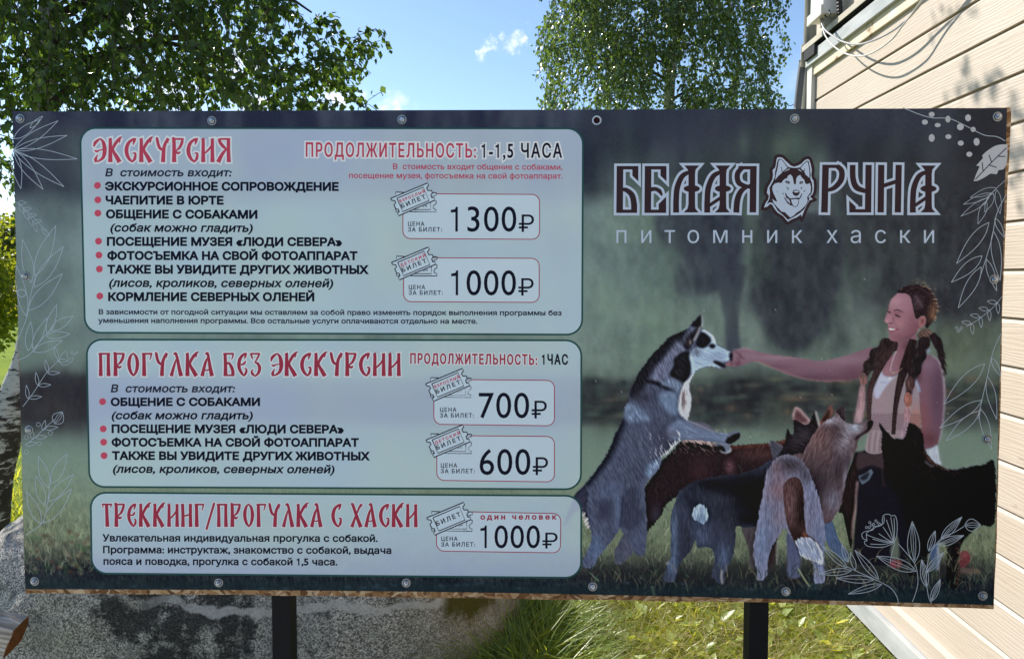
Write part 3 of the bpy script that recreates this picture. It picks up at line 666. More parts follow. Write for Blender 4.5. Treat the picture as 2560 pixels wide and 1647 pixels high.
# ------------------------------------------------------------------ the banner on its board
# plane of the board from its four corners in the photograph (an OSB sheet of 2.5 x 1.25 m)
def homog(src, dst):
    A = []
    for (X, Y), (u, v) in zip(src, dst): A += [[X, Y, 1, 0, 0, 0, -u * X, -u * Y, -u], [0, 0, 0, X, Y, 1, -v * X, -v * Y, -v]]
    return np.linalg.svd(np.array(A, float))[2][-1].reshape(3, 3)
def happly(H, P):
    P = np.asarray(P, float); q = np.c_[P, np.ones(len(P))] @ H.T; return q[:, :2] / q[:, 2:3]
_c = [(32, 280), (2526, 270), (2483, 1518), (62, 1479)]
_h = homog([(0, 0), (2.5, 0), (2.5, -1.25), (0, -1.25)], [((x - CX) / FPX, -(y - CY) / FPX) for x, y in _c]); _h /= np.linalg.norm(_h[:, 0])
if _h[2, 2] < 0: _h = -_h
_r1, _r2, _t = _h.T; _r1 = _r1 / np.linalg.norm(_r1); _r2 = _r2 - _r1 * (_r1 @ _r2); _r2 /= np.linalg.norm(_r2)
toW = lambda v: np.array(CM @ Vector((v[0], v[1], -v[2])))
BO = np.array(EYE) + toW(_t); BX = toW(_r1); BY = toW(_r2); BN = np.cross(BX, BY)         # origin, right, up, towards the viewer
CMn = np.array(CM)
def B(P, h=0.0):
    """photo pixels -> world points on the board's face, raised by h"""
    P = np.asarray(P, float).reshape(-1, 2)
    d = np.c_[(P[:, 0] - CX) / FPX, -(P[:, 1] - CY) / FPX, -np.ones(len(P))] @ CMn.T
    o = np.array(EYE); t = ((BO - o) @ BN) / (d @ BN)
    return o + d * t[:, None] + BN * np.asarray(h).reshape(-1, 1) if np.ndim(h) else o + d * t[:, None] + BN * h
PXM = np.linalg.norm(B([(1280, 800)])[0] - B([(1281, 800)])[0])                            # metres per photo pixel
legx = B([(690, 1500), (1890, 1500)])
sign = empty('banner_stand', ((legx[0] + legx[1]) / 2 * np.array([1, 1, 0])).tolist(), 'large printed price banner with dogs and a woman on two black posts', 'banner')
PRINT_E = np.array([.585, .60, .605])          # light falling on the shaded print, to get ink colours from seen colours
def ink(c): return np.clip((lin(c) - .009) / (PRINT_E * np.array([.82, .835, .88])), .004, .9)
def inkmat(name, c, rough=.42): return mat(name, tuple(ink(c)), rough, .12)

# board: OSB sheet
def strip(poly, h0, h1):
    n = len(poly); a = B(poly, h0); b = B(poly, h1); return list(a) + list(b), [tuple(range(n, 2 * n))] + [tuple(reversed(range(n)))] + [(i, (i + 1) % n, n + (i + 1) % n, n + i) for i in range(n)]
rb = np.random.default_rng(9)
def rough_edge(pts, n, amp):
    out = []
    for (a, b) in zip(pts, pts[1:] + pts[:1]):
        for k in range(n): t = k / n; out.append((a[0] + (b[0] - a[0]) * t + rb.normal(0, amp), a[1] + (b[1] - a[1]) * t + rb.normal(0, amp)))
    return out
bpoly = [(32, 279), (1369, 277.5), (1968, 274), (2528, 269), (2529, 285), (2509, 717), (2500, 1100), (2486, 1521), (2000, 1508.5), (1300, 1497), (700, 1488), (62, 1482), (46, 900)]
m_osb = mat('chip board', rough=.85, spec=.15); N = NT(m_osb)
co = N.co(); vo = N.n('ShaderNodeTexVoronoi', {'Vector': N.n('ShaderNodeMapping', {'Vector': N.mix(.12, co, N.n('ShaderNodeTexNoise', {'Vector': co, 'Scale': 9.0}).outputs['Color']), 'Scale': (1, 1, 2.6), 'Rotation': (0, .5, 0)}).outputs[0], 'Scale': 62.0})
cc = N.n('ShaderNodeSeparateColor', {0: vo.outputs['Color']}).outputs[0]
c = N.ramp(cc, [(.0, (.14, .065, .025)), (.35, (.30, .16, .07)), (.7, (.42, .26, .13)), (1, (.58, .43, .27))])
c = N.mix(N.maprange(N.noise(co, 55, 4), .56, .62, 0, .8), c, (.10, .05, .025)); N.base(c); N.bump(cc, .5, .004)
V, F = strip(rough_edge(bpoly, 7, .7), -.0135, -.0015)
meshobj('board', V, F, m_osb, sign, sign)
# posts behind it, square steel tube
m_blk = mat('black painted steel', (.006, .0065, .008), .5, .15)
for px, py in ((711, 1500), (1890.5, 1500)):
    p = B([(px, py)])[0]; yb = p[1] + .05; hw = .0245
    mb = MB(); xx = p[0] * yb / p[1]; top = B([(px, 330)])[0]
    tilt = (top[1] + .05 - yb)
    V = []
    for (zz, dy) in ((-.3, -tilt * .9), (top[2], tilt)):
        for (a, b) in ((-hw, -hw), (hw, -hw), (hw, hw), (-hw, hw)): V.append((xx + a, yb + b + dy, zz))
    mb.add(V, [(0, 3, 2, 1), (4, 5, 6, 7), (0, 1, 5, 4), (1, 2, 6, 5), (2, 3, 7, 6), (3, 0, 4, 7)]); mb.build('post', m_blk, sign, sign)

# ---------- raster of the printed photograph
H_px2st = homog([(31, 279), (2517.5, 271), (2484, 1512), (63, 1472)], [(0, 0), (1, 0), (1, 1), (0, 1)]); H_st2px = np.linalg.inv(H_px2st)
RW, RH = 1460, 734
IMG = np.zeros((RH, RW, 3)); LAB = np.zeros((RH, RW), np.int8)
def to_r(P): return happly(H_px2st, P) * np.array([RW - 1, RH - 1])
rr = np.random.default_rng(17)
def boxblur(a, r, ax):
    if r < 1: return a
    pad = [(0, 0)] * a.ndim; pad[ax] = (r + 1, r); p = np.pad(a, pad, mode='edge'); c = np.cumsum(p, axis=ax); n = a.shape[ax]
    s0 = [slice(None)] * a.ndim; s1 = list(s0); s0[ax] = slice(2 * r + 1, 2 * r + 1 + n); s1[ax] = slice(0, n); return (c[tuple(s0)] - c[tuple(s1)]) / (2 * r + 1)
def blur(a, r):
    if r < .6: return a
    r = max(1, int(round(r * .6)))
    for _ in range(2):
        a = boxblur(a, r, 0); a = boxblur(a, r, 1)
    return a
def noise2(sx, sy, seed, oct=3):
    yy, xx = np.mgrid[0:RH, 0:RW]; return vnoise(np.c_[(xx / sx).ravel(), (yy / sy).ravel(), np.full(RW * RH, seed * 1.7)], 1, seed, oct).reshape(RH, RW)
def streak(ang, L=5):
    a = rr.normal(0, 1, (RH, RW)); out = np.zeros_like(a); dx, dy = math.cos(ang), math.sin(ang)
    for k in range(-L, L + 1): out += np.roll(np.roll(a, int(round(k * dy)), 0), int(round(k * dx)), 1) * (1 - abs(k) / (L + 1))
    out = (out + np.roll(out, 1, 0) * .3 + np.roll(out, 1, 1) * .3); return np.clip(out / out.std(), -1.9, 1.9)
FUR = [streak(math.pi * k / 8) for k in range(8)]
def fr(pts, T):                        # trace in a zoomed crop -> photo pixels
    ox, oy, s = T; return [(ox + x / s, oy + y / s) for x, y in pts]
C3 = (1420, 700, 1.9245); C4 = (2100, 680, 3.2079); C5 = (1440, 760, 3.667); C6 = (1440, 1080, 3.667); C7 = (1840, 980, 2.961); PX = (0, 0, 1); DS = (0, 0, .93516)
def catmull(P, n=5, closed=True):
    P = np.asarray(P, float); m = len(P); out = []
    for i in range(m if closed else m - 1):
        if closed: a, b, c, d = P[(i - 1) % m], P[i], P[(i + 1) % m], P[(i + 2) % m]
        else: a, b, c, d = P[max(i - 1, 0)], P[i], P[i + 1], P[min(i + 2, m - 1)]
        for k in range(n):
            t = k / n; out.append(.5 * (2 * b + (c - a) * t + (2 * a - 5 * b + 4 * c - d) * t * t + (3 * b - a - 3 * c + d) * t ** 3))
    if not closed: out.append(P[-1])
    return np.array(out)
def pmask(P):
    """antialiased polygon mask in raster space; returns mask and bbox"""
    x0, y0 = np.floor(P.min(0)).astype(int) - 14; x1, y1 = np.ceil(P.max(0)).astype(int) + 14
    x0, y0 = max(x0, 0), max(y0, 0); x1, y1 = min(x1, RW), min(y1, RH)
    if x1 <= x0 or y1 <= y0: return None, None
    w, h = (x1 - x0) * 2, (y1 - y0) * 2; m = np.zeros((h, w), bool)
    xs = x0 + (np.arange(w) + .5) / 2 - .5; ys = y0 + (np.arange(h) + .5) / 2 - .5
    a = P; b = np.roll(P, -1, 0)
    for r in range(h):
        y = ys[r]; k = (a[:, 1] > y) != (b[:, 1] > y)
        if not k.any(): continue
        X = np.sort((b[k, 0] - a[k, 0]) * (y - a[k, 1]) / (b[k, 1] - a[k, 1]) + a[k, 0]); m[r] = np.searchsorted(X, xs) % 2 == 1
    return m.reshape(h // 2, 2, w // 2, 2).mean((1, 3)), (x0, y0, x1, y1)
STORE = {}
def put(M, bb, col, a=1., fur=None, clip=None, lab=None, jit=0):
    x0, y0, x1, y1 = bb; sl = (slice(y0, y1), slice(x0, x1))
    if clip is not None: M = M * STORE[clip][sl]
    c = np.asarray(col, float) * np.ones((y1 - y0, x1 - x0, 3))
    if fur is not None: c = c * (1 + .5 * fur[1] * FUR[fur[0] % 8][sl])[..., None]
    if jit: c = c + rr.normal(0, jit, c.shape)
    IMG[sl] = IMG[sl] * (1 - (M * a)[..., None]) + c * (M * a)[..., None]
    if lab is not None: LAB[sl] = np.where(M > .5, lab, LAB[sl])
def P(pts, col, T=C5, a=1., bl=0., fur=None, rag=0., clip=None, lab=None, store=None, smooth=True, jit=0):
    q = to_r(fr(pts, T)); q = catmull(q) if smooth else q
    M, bb = pmask(q)
    if M is None: return
    if bl: M = blur(M, bl * .62)
    if rag:
        k = FUR[(fur[0] if fur else 0) % 8][bb[1]:bb[3], bb[0]:bb[2]]; M = np.clip((blur(M, 2.4) + rag * k * .22 - .5) * 2.6 + .5, 0, 1)
    if store: S = np.zeros((RH, RW)); S[bb[1]:bb[3], bb[0]:bb[2]] = M; STORE[store] = S
    put(M, bb, col, a, fur, clip, lab, jit)
def L(pts, w, col, T=C5, a=1., bl=0., fur=None, clip=None, lab=None, rag=0., taper=None):
    """stroke of width w (crop pixels); taper = width factors at the two ends"""
    q = catmull(to_r(fr(pts, T)), 6, False); s = w / T[2] / 1.7 / 2; n = len(q)
    t = np.gradient(q, axis=0); t /= np.linalg.norm(t, axis=1, keepdims=True) + 1e-9; nn = np.c_[-t[:, 1], t[:, 0]]
    k = np.ones(n) if taper is None else np.interp(np.linspace(0, 1, n), np.linspace(0, 1, len(taper)), taper)
    poly = np.r_[q + nn * (s * k)[:, None], (q - nn * (s * k)[:, None])[::-1]]
    M, bb = pmask(poly)
    if M is None: return
    if bl: M = blur(M, bl * .62)
    if rag: M = np.clip((blur(M, 2) + rag * FUR[(fur[0] if fur else 0) % 8][bb[1]:bb[3], bb[0]:bb[2]] * .22 - .45) * 2.6 + .5, 0, 1)
    put(M, bb, col, a, fur, clip, lab)
def A(x, y, rx, ry, col, T=C5, a=.7, clip=None, fur=None):
    """soft airbrush blob"""
    c = to_r(fr([(x, y)], T))[0]; sx, sy = rx / T[2] / 1.7, ry / T[2] / 1.7
    x0, x1 = int(max(0, c[0] - 2.5 * sx)), int(min(RW, c[0] + 2.5 * sx)); y0, y1 = int(max(0, c[1] - 2.5 * sy)), int(min(RH, c[1] + 2.5 * sy))
    if x1 <= x0 or y1 <= y0: return
    yy, xx = np.mgrid[y0:y1, x0:x1]; M = np.exp(-(((xx - c[0]) / sx) ** 2 + ((yy - c[1]) / sy) ** 2) * 1.0); put(M, (x0, y0, x1, y1), col, a, fur, clip)

# ---------- blurred landscape behind the figures
def landscape():
    yy, xx = np.mgrid[0:RH, 0:RW]; v = yy / RH; u = xx / RW
    n1 = noise2(60, 150, 3, 4); n2 = noise2(26, 90, 5, 3); n3 = noise2(120, 60, 8, 3)
    stops = [(0, (54, 57, 70)), (.10, (50, 54, 66)), (.155, (54, 58, 66)), (.20, (110, 124, 123)), (.36, (113, 127, 122)), (.535, (110, 125, 114)), (.552, (64, 70, 70)), (.585, (50, 52, 56)), (.634, (54, 57, 58)), (.648, (98, 112, 102)), (.72, (118, 134, 118)), (.80, (118, 131, 108)), (.88, (110, 119, 94)), (.93, (66, 70, 62)), (.955, (36, 40, 45)), (1, (33, 40, 46))]
    vv = v + .012 * n3
    for k in range(3): IMG[..., k] = np.interp(vv, [s[0] for s in stops], [s[1][k] for s in stops])
    # upper band: out of focus wood with light vertical gaps
    top = np.clip((.19 - v) / .06, 0, 1); IMG[:] += (top * np.clip(n2 * 1.6, -.3, 1) * 26)[..., None] * np.array([1.0, 1.12, .9])
    mid = np.clip((v - .15) / .05, 0, 1) * np.clip((.55 - v) / .05, 0, 1); IMG[:] += (mid * (n1 * 20 + n2 * 7))[..., None] * np.array([.95, 1.0, .9])
    # right half: dark trees
    def band(x0, x1, y0, y1, f=40):
        px = happly(H_st2px, np.c_[u.ravel(), v.ravel()]); X = (px[:, 0] / K).reshape(u.shape); Y = (px[:, 1] / K).reshape(u.shape)
        s = lambda t: 1 / (1 + np.exp(-np.clip(t / f * 4, -40, 40))); return s(X - x0 + 30 * n1) * s(x1 - X + 30 * n1) * s(Y - y0 + 40 * n2) * s(y1 - Y + 40 * n2)
    for (x0, x1, y0, y1, c, a) in [(1365, 2420, 200, 330, (52, 56, 66), .85), (1990, 2420, 330, 470, (56, 60, 64), .7), (1365, 2420, 870, 905, (66, 76, 70), .4), (1365, 2420, 900, 985, (48, 51, 54), .8), (30, 230, 870, 1000, (48, 46, 50), .75), (80, 190, 920, 960, (70, 70, 64), .5), (1365, 2420, 992, 1130, (114, 132, 118), .8), (60, 190, 270, 440, (46, 45, 56), .6)]:
        M = band(x0, x1, y0, y1, 45)[..., None] * a; IMG[:] = IMG * (1 - M) + np.array(c) * M
    g = np.random.default_rng(23)
    def foliage(n, x0, x1, y0, y1, cols, r0, r1, a):
        for k in range(n): A(g.normal((x0 + x1) / 2, (x1 - x0) / 3.2), g.uniform(y0, y1), g.uniform(r0, r1), g.uniform(r0, r1) * 1.35, cols[k % len(cols)], DS, a * g.uniform(.5, 1))
    DK = [(46, 52, 56), (52, 60, 60), (42, 46, 52), (66, 78, 72)]; LT = [(104, 124, 108), (118, 136, 118), (92, 110, 100)]
    foliage(46, 1480, 2000, 330, 560, DK, 26, 60, .55); foliage(18, 1500, 2000, 320, 620, LT, 14, 34, .4); foliage(40, 1650, 1990, 540, 720, DK, 22, 46, .6); foliage(26, 1780, 1960, 680, 830, DK, 18, 40, .6); foliage(16, 1600, 1780, 470, 640, DK, 18, 40, .5)
    foliage(46, 2040, 2400, 420, 740, [(44, 46, 52), (52, 56, 58), (40, 42, 48)], 30, 70, .6); foliage(16, 2000, 2200, 560, 760, [(72, 86, 76), (60, 70, 66)], 16, 36, .5); foliage(24, 2260, 2360, 260, 760, [(40, 41, 46), (46, 47, 52)], 30, 60, .6); foliage(16, 1370, 1600, 430, 600, LT, 24, 60, .4); foliage(14, 1380, 1660, 600, 850, LT, 24, 50, .35); foliage(10, 1380, 1640, 560, 860, [(86, 102, 94)], 14, 40, .4); foliage(14, 2200, 2330, 760, 870, [(78, 88, 76), (92, 104, 84)], 18, 40, .5)
    foliage(40, 1365, 2330, 890, 985, [(40, 42, 46), (58, 62, 60), (72, 80, 70), (46, 48, 50)], 16, 46, .5); foliage(26, 40, 215, 860, 990, [(40, 38, 44), (60, 58, 58), (48, 46, 50)], 14, 34, .5); foliage(30, 30, 220, 290, 800, [(92, 104, 100), (80, 90, 92), (110, 122, 112), (74, 82, 84)], 18, 44, .35)
    TR = (0, 0, 1)
    P([(1640, 520), (1700, 525), (1760, 530), (1835, 530), (1860, 590), (1855, 650), (1825, 700), (1770, 738), (1700, 738), (1686, 690), (1700, 640), (1664, 620), (1640, 580)], (54, 58, 67), TR, .85, 9)
    L([(1838, 540), (1842, 640), (1836, 710), (1824, 755), (1826, 800), (1832, 860), (1838, 915)], 40, (56, 61, 72), TR, .9, 6, taper=(1, 1, .9, .8, .7, .9, .8)); L([(1790, 690), (1810, 730), (1824, 765)], 22, (60, 66, 74), TR, .8, 6)
    P([(1905, 520), (1990, 525), (2085, 545), (2115, 620), (2100, 720), (2066, 800), (2012, 872), (1950, 872), (1902, 800), (1878, 762), (1900, 712), (1932, 680), (1912, 620)], (52, 56, 63), TR, .85, 10)
    P([(2130, 430), (2520, 430), (2520, 760), (2410, 805), (2330, 780), (2250, 735), (2200, 765), (2140, 700), (2118, 560)], (52, 55, 60), TR, .7, 14); A(2165, 700, 34, 40, (78, 92, 86), TR, .6); A(2290, 820, 80, 30, (92, 108, 96), TR, .6)
    P([(1606, 650), (1636, 600), (1664, 670), (1650, 720), (1612, 710)], (82, 96, 94), TR, .7, 9); A(1868, 640, 16, 60, (104, 120, 110), TR, .6); A(1876, 820, 26, 70, (108, 122, 112), TR, .5); A(1700, 800, 60, 60, (112, 126, 116), TR, .45); A(1560, 560, 60, 60, (116, 130, 124), TR, .5)
    for k in range(9): x = 1470 + 26 * k; L([(x, 590 + 12 * (k % 3)), (x + 40, 680), (x + 66 + 10 * (k % 2), 760)], 16, (86, 102, 98), TR, .4, 7)
    IMG[:] += (n2 * 5)[..., None]
    for k in range(3): IMG[..., k] = blur(IMG[..., k], 4)
    tex = noise2(10, 17, 31, 3) * np.clip((v - .13) / .05, 0, 1) * np.clip((.66 - v) / .05, 0, 1); IMG[:] += (tex * (7 + 9 * np.clip((u - .56) / .06, 0, 1)))[..., None] * np.array([.95, 1.05, .95])
    # single out of focus trunk and hedge glints
    L([(1660, 560), (1690, 660), (1708, 740), (1715, 800), (1716, 850)], 26, (62, 68, 76), DS, .8, 5); L([(1735, 620), (1722, 700), (1715, 770)], 22, (60, 66, 72), DS, .7, 6)
    for k in range(150): A(rr.uniform(1370, 2330), rr.uniform(885, 982), rr.uniform(6, 30), rr.uniform(4, 9), [(92, 94, 82), (76, 92, 82), (34, 36, 40), (104, 88, 74), (40, 42, 46), (66, 78, 72)][k % 6], DS, .55)
    for k in range(12): A(rr.uniform(1380, 1700), rr.uniform(590, 850), 30, 50, (116, 136, 120), DS, .25)
    # meadow in the foreground, sharper towards the lower edge
    g = np.clip((v - .70) / .2, 0, 1); speck = rr.normal(0, 1, (RH, RW)); speck = blur(speck, 1.6) * 2.2
    gn = FUR[4] * .6 + FUR[3] * .4 + speck * .5; IMG[:] += (g * gn * 11)[..., None] * np.array([1, 1.05, .8])
    n4 = noise2(30, 14, 12, 4); IMG[:] += (g * n4 * 22)[..., None] * np.array([1, 1.02, .85])
landscape()
def grass_strokes(n, x0, x1, y0, y1, cols, lmin, lmax, w, a, seed, clip=None):
    r = np.random.default_rng(seed)
    for k in range(n):
        x, y = r.uniform(x0, x1), r.uniform(y0, y1); l = r.uniform(lmin, lmax); an = r.normal(0, .5); c = np.array(cols[r.integers(len(cols))]) * r.uniform(.8, 1.2)
        L([(x, y), (x + math.sin(an) * l * .5, y - l * .55), (x + math.sin(an * 1.5) * l, y - math.cos(an) * l)], w * r.uniform(.7, 1.3), c, DS, a, taper=(1, .8, .15))
GC = [(138, 150, 116), (120, 136, 104), (160, 164, 134), (92, 108, 80), (58, 62, 54), (128, 122, 98)]
grass_strokes(800, 1365, 2330, 1190, 1350, GC, 8, 30, 2.4, .6, 61)
grass_strokes(240, 58, 215, 1200, 1345, GC, 8, 26, 2.2, .5, 62)
for k in range(60): A(rr.uniform(60, 215), rr.uniform(1240, 1345), 6, 5, [(90, 62, 50), (54, 84, 52), (60, 52, 44), (150, 140, 110)][k % 4], DS, .5)
# shadowed turf under the animals
for (x, y, rx, ry) in [(1450, 1345, 120, 28), (1620, 1352, 120, 26), (1800, 1340, 130, 26), (1930, 1350, 80, 26), (2060, 1330, 110, 26), (2230, 1330, 80, 20)]: A(x, y, rx, ry, (38, 38, 40), DS, .85)
grass_strokes(260, 1365, 2320, 1335, 1400, [(60, 78, 66), (40, 52, 50), (84, 96, 80), (30, 36, 40), (96, 92, 78)], 8, 30, 2.4, .6, 63)

# ---------- brown dog in the middle (behind the upright one)
P([(600, 560), (700, 400), (770, 270), (860, 200), (915, 135), (965, 82), (1070, 76), (1180, 84), (1290, 112), (1420, 124), (1600, 112), (1780, 102), (1907, 70), (2060, 60), (2100, 300), (1700, 430), (1300, 480), (1000, 560), (925, 590), (850, 640), (815, 680), (790, 740), (735, 820), (660, 905), (630, 900), (610, 700)], (38, 28, 33), C6, fur=(3, .16), rag=.9, lab=2, store='brown')
L([(970, 84), (1070, 78), (1250, 106), (1300, 116)], 30, (205, 170, 165), C6, .75, 3, (2, .2), rag=1, lab=2)
L([(1400, 128), (1600, 118), (1780, 106), (1960, 66)], 46, (112, 66, 60), C6, .85, 5, (5, .25), clip='brown')
A(1700, 190, 240, 80, (78, 52, 54), C6, .8, 'brown', (5, .2)); A(1410, 320, 42, 60, (112, 72, 82), C6, .85, 'brown', (1, .2)); A(1130, 350, 90, 90, (62, 40, 46), C6, .7, 'brown'); A(1180, 250, 120, 60, (52, 36, 42), C6, .6, 'brown')
A(740, 760, 50, 90, (60, 58, 74), C6, .7, 'brown')
P([(1520, 860), (1660, 850), (1640, 1000), (1650, 1230), (1600, 1260), (1590, 1130), (1560, 1000)], (86, 78, 84), C6, fur=(4, .12), bl=2, lab=3)          # pale far legs under the black dog
P([(1740, 940), (1840, 950), (1845, 1000), (1830, 1200), (1760, 1250)], (62, 52, 55), C6, fur=(4, .12), bl=1, lab=3)
L([(1845, 990), (1838, 1100), (1846, 1220)], 10, (205, 200, 195), C6, .8, 1)
P([(455, 930), (420, 960), (380, 1040), (350, 1100), (362, 1210), (420, 1215), (470, 1160), (520, 1100), (500, 980)], (84, 86, 104), C6, fur=(3, .12), rag=.6, lab=2)  # far hind leg

# ---------- black dog with the white tail tip
P([(1000, 500), (1130, 440), (1250, 412), (1500, 380), (1700, 310), (1790, 250), (1860, 200), (1900, 480), (1800, 760), (1690, 852), (1560, 872), (1470, 862), (1465, 950), (1452, 1070), (1420, 1180), (1385, 1240), (1362, 1330), (1352, 1415), (1300, 1402), (1278, 1368), (1240, 1338), (1256, 1262), (1275, 1160), (1250, 1072), (1180, 1048), (1112, 1060), (1098, 985), (1050, 1085), (990, 1160), (932, 1265), (902, 1385), (808, 1380), (822, 1270), (862, 1190), (870, 1100), (868, 900), (872, 770), (905, 655), (940, 560)],
  (64, 68, 88), C6, fur=(4, .15), rag=.8, lab=3, store='black')
A(1560, 600, 330, 200, (20, 19, 25), C6, 1., 'black', (2, .15)); A(1640, 520, 280, 190, (20, 19, 25), C6, 1., 'black'); A(1250, 480, 260, 80, (22, 22, 28), C6, .95, 'black', (3, .2)); A(1050, 560, 110, 80, (40, 42, 56), C6, .9, 'black', (3, .3)); A(1060, 640, 60, 60, (30, 30, 40), C6, .7, 'black')
A(1600, 790, 200, 70, (20, 19, 25), C6, 1., 'black'); A(1720, 700, 120, 120, (20, 19, 25), C6, 1., 'black')
A(900, 900, 36, 220, (106, 120, 152), C6, .9, 'black', (4, .12)); A(880, 1200, 50, 160, (104, 120, 156), C6, .85, 'black', (4, .12)); A(1010, 1000, 50, 140, (46, 46, 58), C6, .75, 'black', (4, .15)); A(1150, 940, 70, 110, (92, 104, 136), C6, .8, 'black', (4, .15)); A(1350, 1150, 60, 150, (98, 112, 148), C6, .75, 'black', (4, .12)); A(1400, 820, 80, 150, (54, 54, 68), C6, .7, 'black', (4, .15)); A(1300, 620, 150, 60, (62, 64, 80), C6, .6, 'black', (4, .2))
P([(1092, 688), (1138, 658), (1190, 690), (1208, 760), (1190, 820), (1164, 845), (1120, 815), (1080, 800), (1062, 750)], (150, 166, 192), C6, fur=(4, .1), rag=.8, lab=3); A(1140, 800, 50, 40, (112, 132, 168), C6, .6, 'black')
L([(1340, 1270), (1332, 1340), (1345, 1410)], 16, (196, 178, 172), C6, .85, 1.5, clip='black'); L([(848, 1195), (835, 1220)], 22, (150, 160, 186), C6, .7, 2)
# its head between the others
P([(425, 215), (418, 180), (432, 130), (452, 113), (480, 132), (520, 180), (548, 212), (520, 240), (470, 236), (440, 232)], (150, 112, 118), C7, fur=(3, .1), lab=3); P([(440, 200), (452, 140), (500, 185), (525, 215), (480, 225)], (110, 76, 84), C7, bl=3)
P([(612, 232), (640, 190), (690, 108), (704, 97), (716, 112), (716, 160), (690, 200), (640, 240)], (120, 78, 72), C7, lab=2, fur=(2, .1)); P([(640, 200), (690, 120), (690, 180), (650, 220)], (62, 44, 46), C7, bl=2)
P([(285, 492), (330, 440), (362, 372), (375, 275), (384, 268), (410, 316), (428, 300), (426, 215), (440, 203), (506, 240), (545, 226), (578, 140), (584, 128), (600, 200), (618, 268), (590, 320), (560, 350), (500, 430), (420, 470), (330, 480)], (38, 33, 40), C7, fur=(1, .2), rag=.5, lab=3, store='head3')
A(500, 330, 90, 60, (64, 58, 66), C7, .7, 'head3', (1, .25)); L([(588, 140), (606, 210), (620, 262)], 14, (214, 205, 205), C7, .8, 1.5)
P([(250, 375), (262, 355), (300, 372), (346, 402), (330, 440), (300, 480), (280, 492), (262, 450)], (84, 82, 98), C7, fur=(2, .12), lab=3); L([(252, 400), (252, 372), (264, 356), (344, 402)], 7, (140, 136, 150), C7, .8, 1); L([(420, 190), (432, 132), (452, 114), (490, 142), (546, 212)], 7, (222, 196, 192), C7, .9, 1)

# ---------- kneeling skirt and the dark dog beside it
P([(870, 470), (920, 440), (1100, 430), (1240, 780), (1270, 1000), (1290, 1250), (1200, 1275), (900, 1275), (868, 1150), (890, 850), (878, 700)], (27, 26, 34), C7, fur=(6, .08), bl=1, lab=1)
P([(760, 880), (790, 720), (840, 560), (895, 452), (900, 640), (890, 720), (884, 850), (868, 1000), (852, 1160), (812, 1000), (790, 900)], (40, 31, 34), C7, fur=(4, .15), lab=2)
L([(900, 660), (888, 780), (884, 860), (868, 960), (858, 1080)], 16, (190, 150, 148), C7, .75, 3, taper=(1, .6, 1, .5))
P([(905, 450), (1000, 455), (1085, 440), (1100, 560), (1000, 540), (900, 570)], (62, 50, 54), C7, bl=4, lab=1)
P([(905, 622), (960, 596), (1000, 568), (1016, 592), (985, 650), (935, 684), (918, 660)], (84, 94, 112), C7, lab=2, smooth=False); P([(920, 628), (985, 590), (970, 640), (935, 650)], (40, 42, 54), C7, bl=1)

# ---------- woman
SK = (152, 108, 122)
# extended arm and hand
P([(1462, 326), (1420, 336), (1380, 350), (1310, 372), (1210, 390), (1120, 376), (1000, 361), (920, 346), (885, 336), (850, 329), (815, 336), (790, 346), (765, 362), (747, 388), (757, 409), (792, 416), (832, 411), (872, 397), (912, 392), (980, 420), (1060, 455), (1150, 476), (1240, 487), (1330, 482), (1400, 472), (1450, 450), (1480, 390)], (146, 102, 118), C3, lab=1, store='arm')
A(1180, 485, 260, 40, (96, 62, 78), C3, .75, 'arm'); A(1380, 460, 70, 60, (112, 70, 84), C3, .7, 'arm'); A(1330, 385, 120, 24, (172, 130, 146), C3, .55, 'arm'); A(1000, 372, 120, 14, (176, 134, 150), C3, .6, 'arm'); A(1000, 420, 80, 16, (112, 74, 90), C3, .6, 'arm')
A(870, 360, 40, 22, (164, 120, 136), C3, .7, 'arm')
L([(905, 390), (1000, 426), (1150, 477), (1330, 484)], 5, (196, 150, 140), C3, .55, 1)
for q in [[(1478, 490), (1495, 520), (1500, 545), (1470, 560)], [(1440, 430), (1475, 440), (1500, 470), (1512, 500)], [(1512, 450), (1515, 490), (1545, 495)], [(1420, 500), (1428, 540), (1425, 570)]]: L(q, 8, (84, 44, 56), C5, .75, 1.5)
L([(1432, 425), (1470, 418), (1520, 412), (1570, 412), (1620, 428)], 7, (206, 170, 182), C5, .7, 1.5); A(1375, 535, 35, 35, (172, 96, 100), C5, .7, 'arm'); A(1450, 470, 16, 40, (170, 124, 134), C5, .6, 'arm'); A(1480, 545, 30, 20, (110, 66, 76), C5, .6, 'arm')
# far bubble braid behind the shoulder
for x, y, r, c in [(372, 580, 58, (42, 34, 38)), (440, 590, 50, (38, 30, 34)), (296, 660, 62, (40, 32, 36)), (345, 650, 48, (50, 40, 42))]: P([(x + r * math.cos(t), y + r * .9 * math.sin(t)) for t in np.linspace(0, 6.28, 12)[:-1]], c, C4, fur=(5, .2), rag=.4, lab=1)
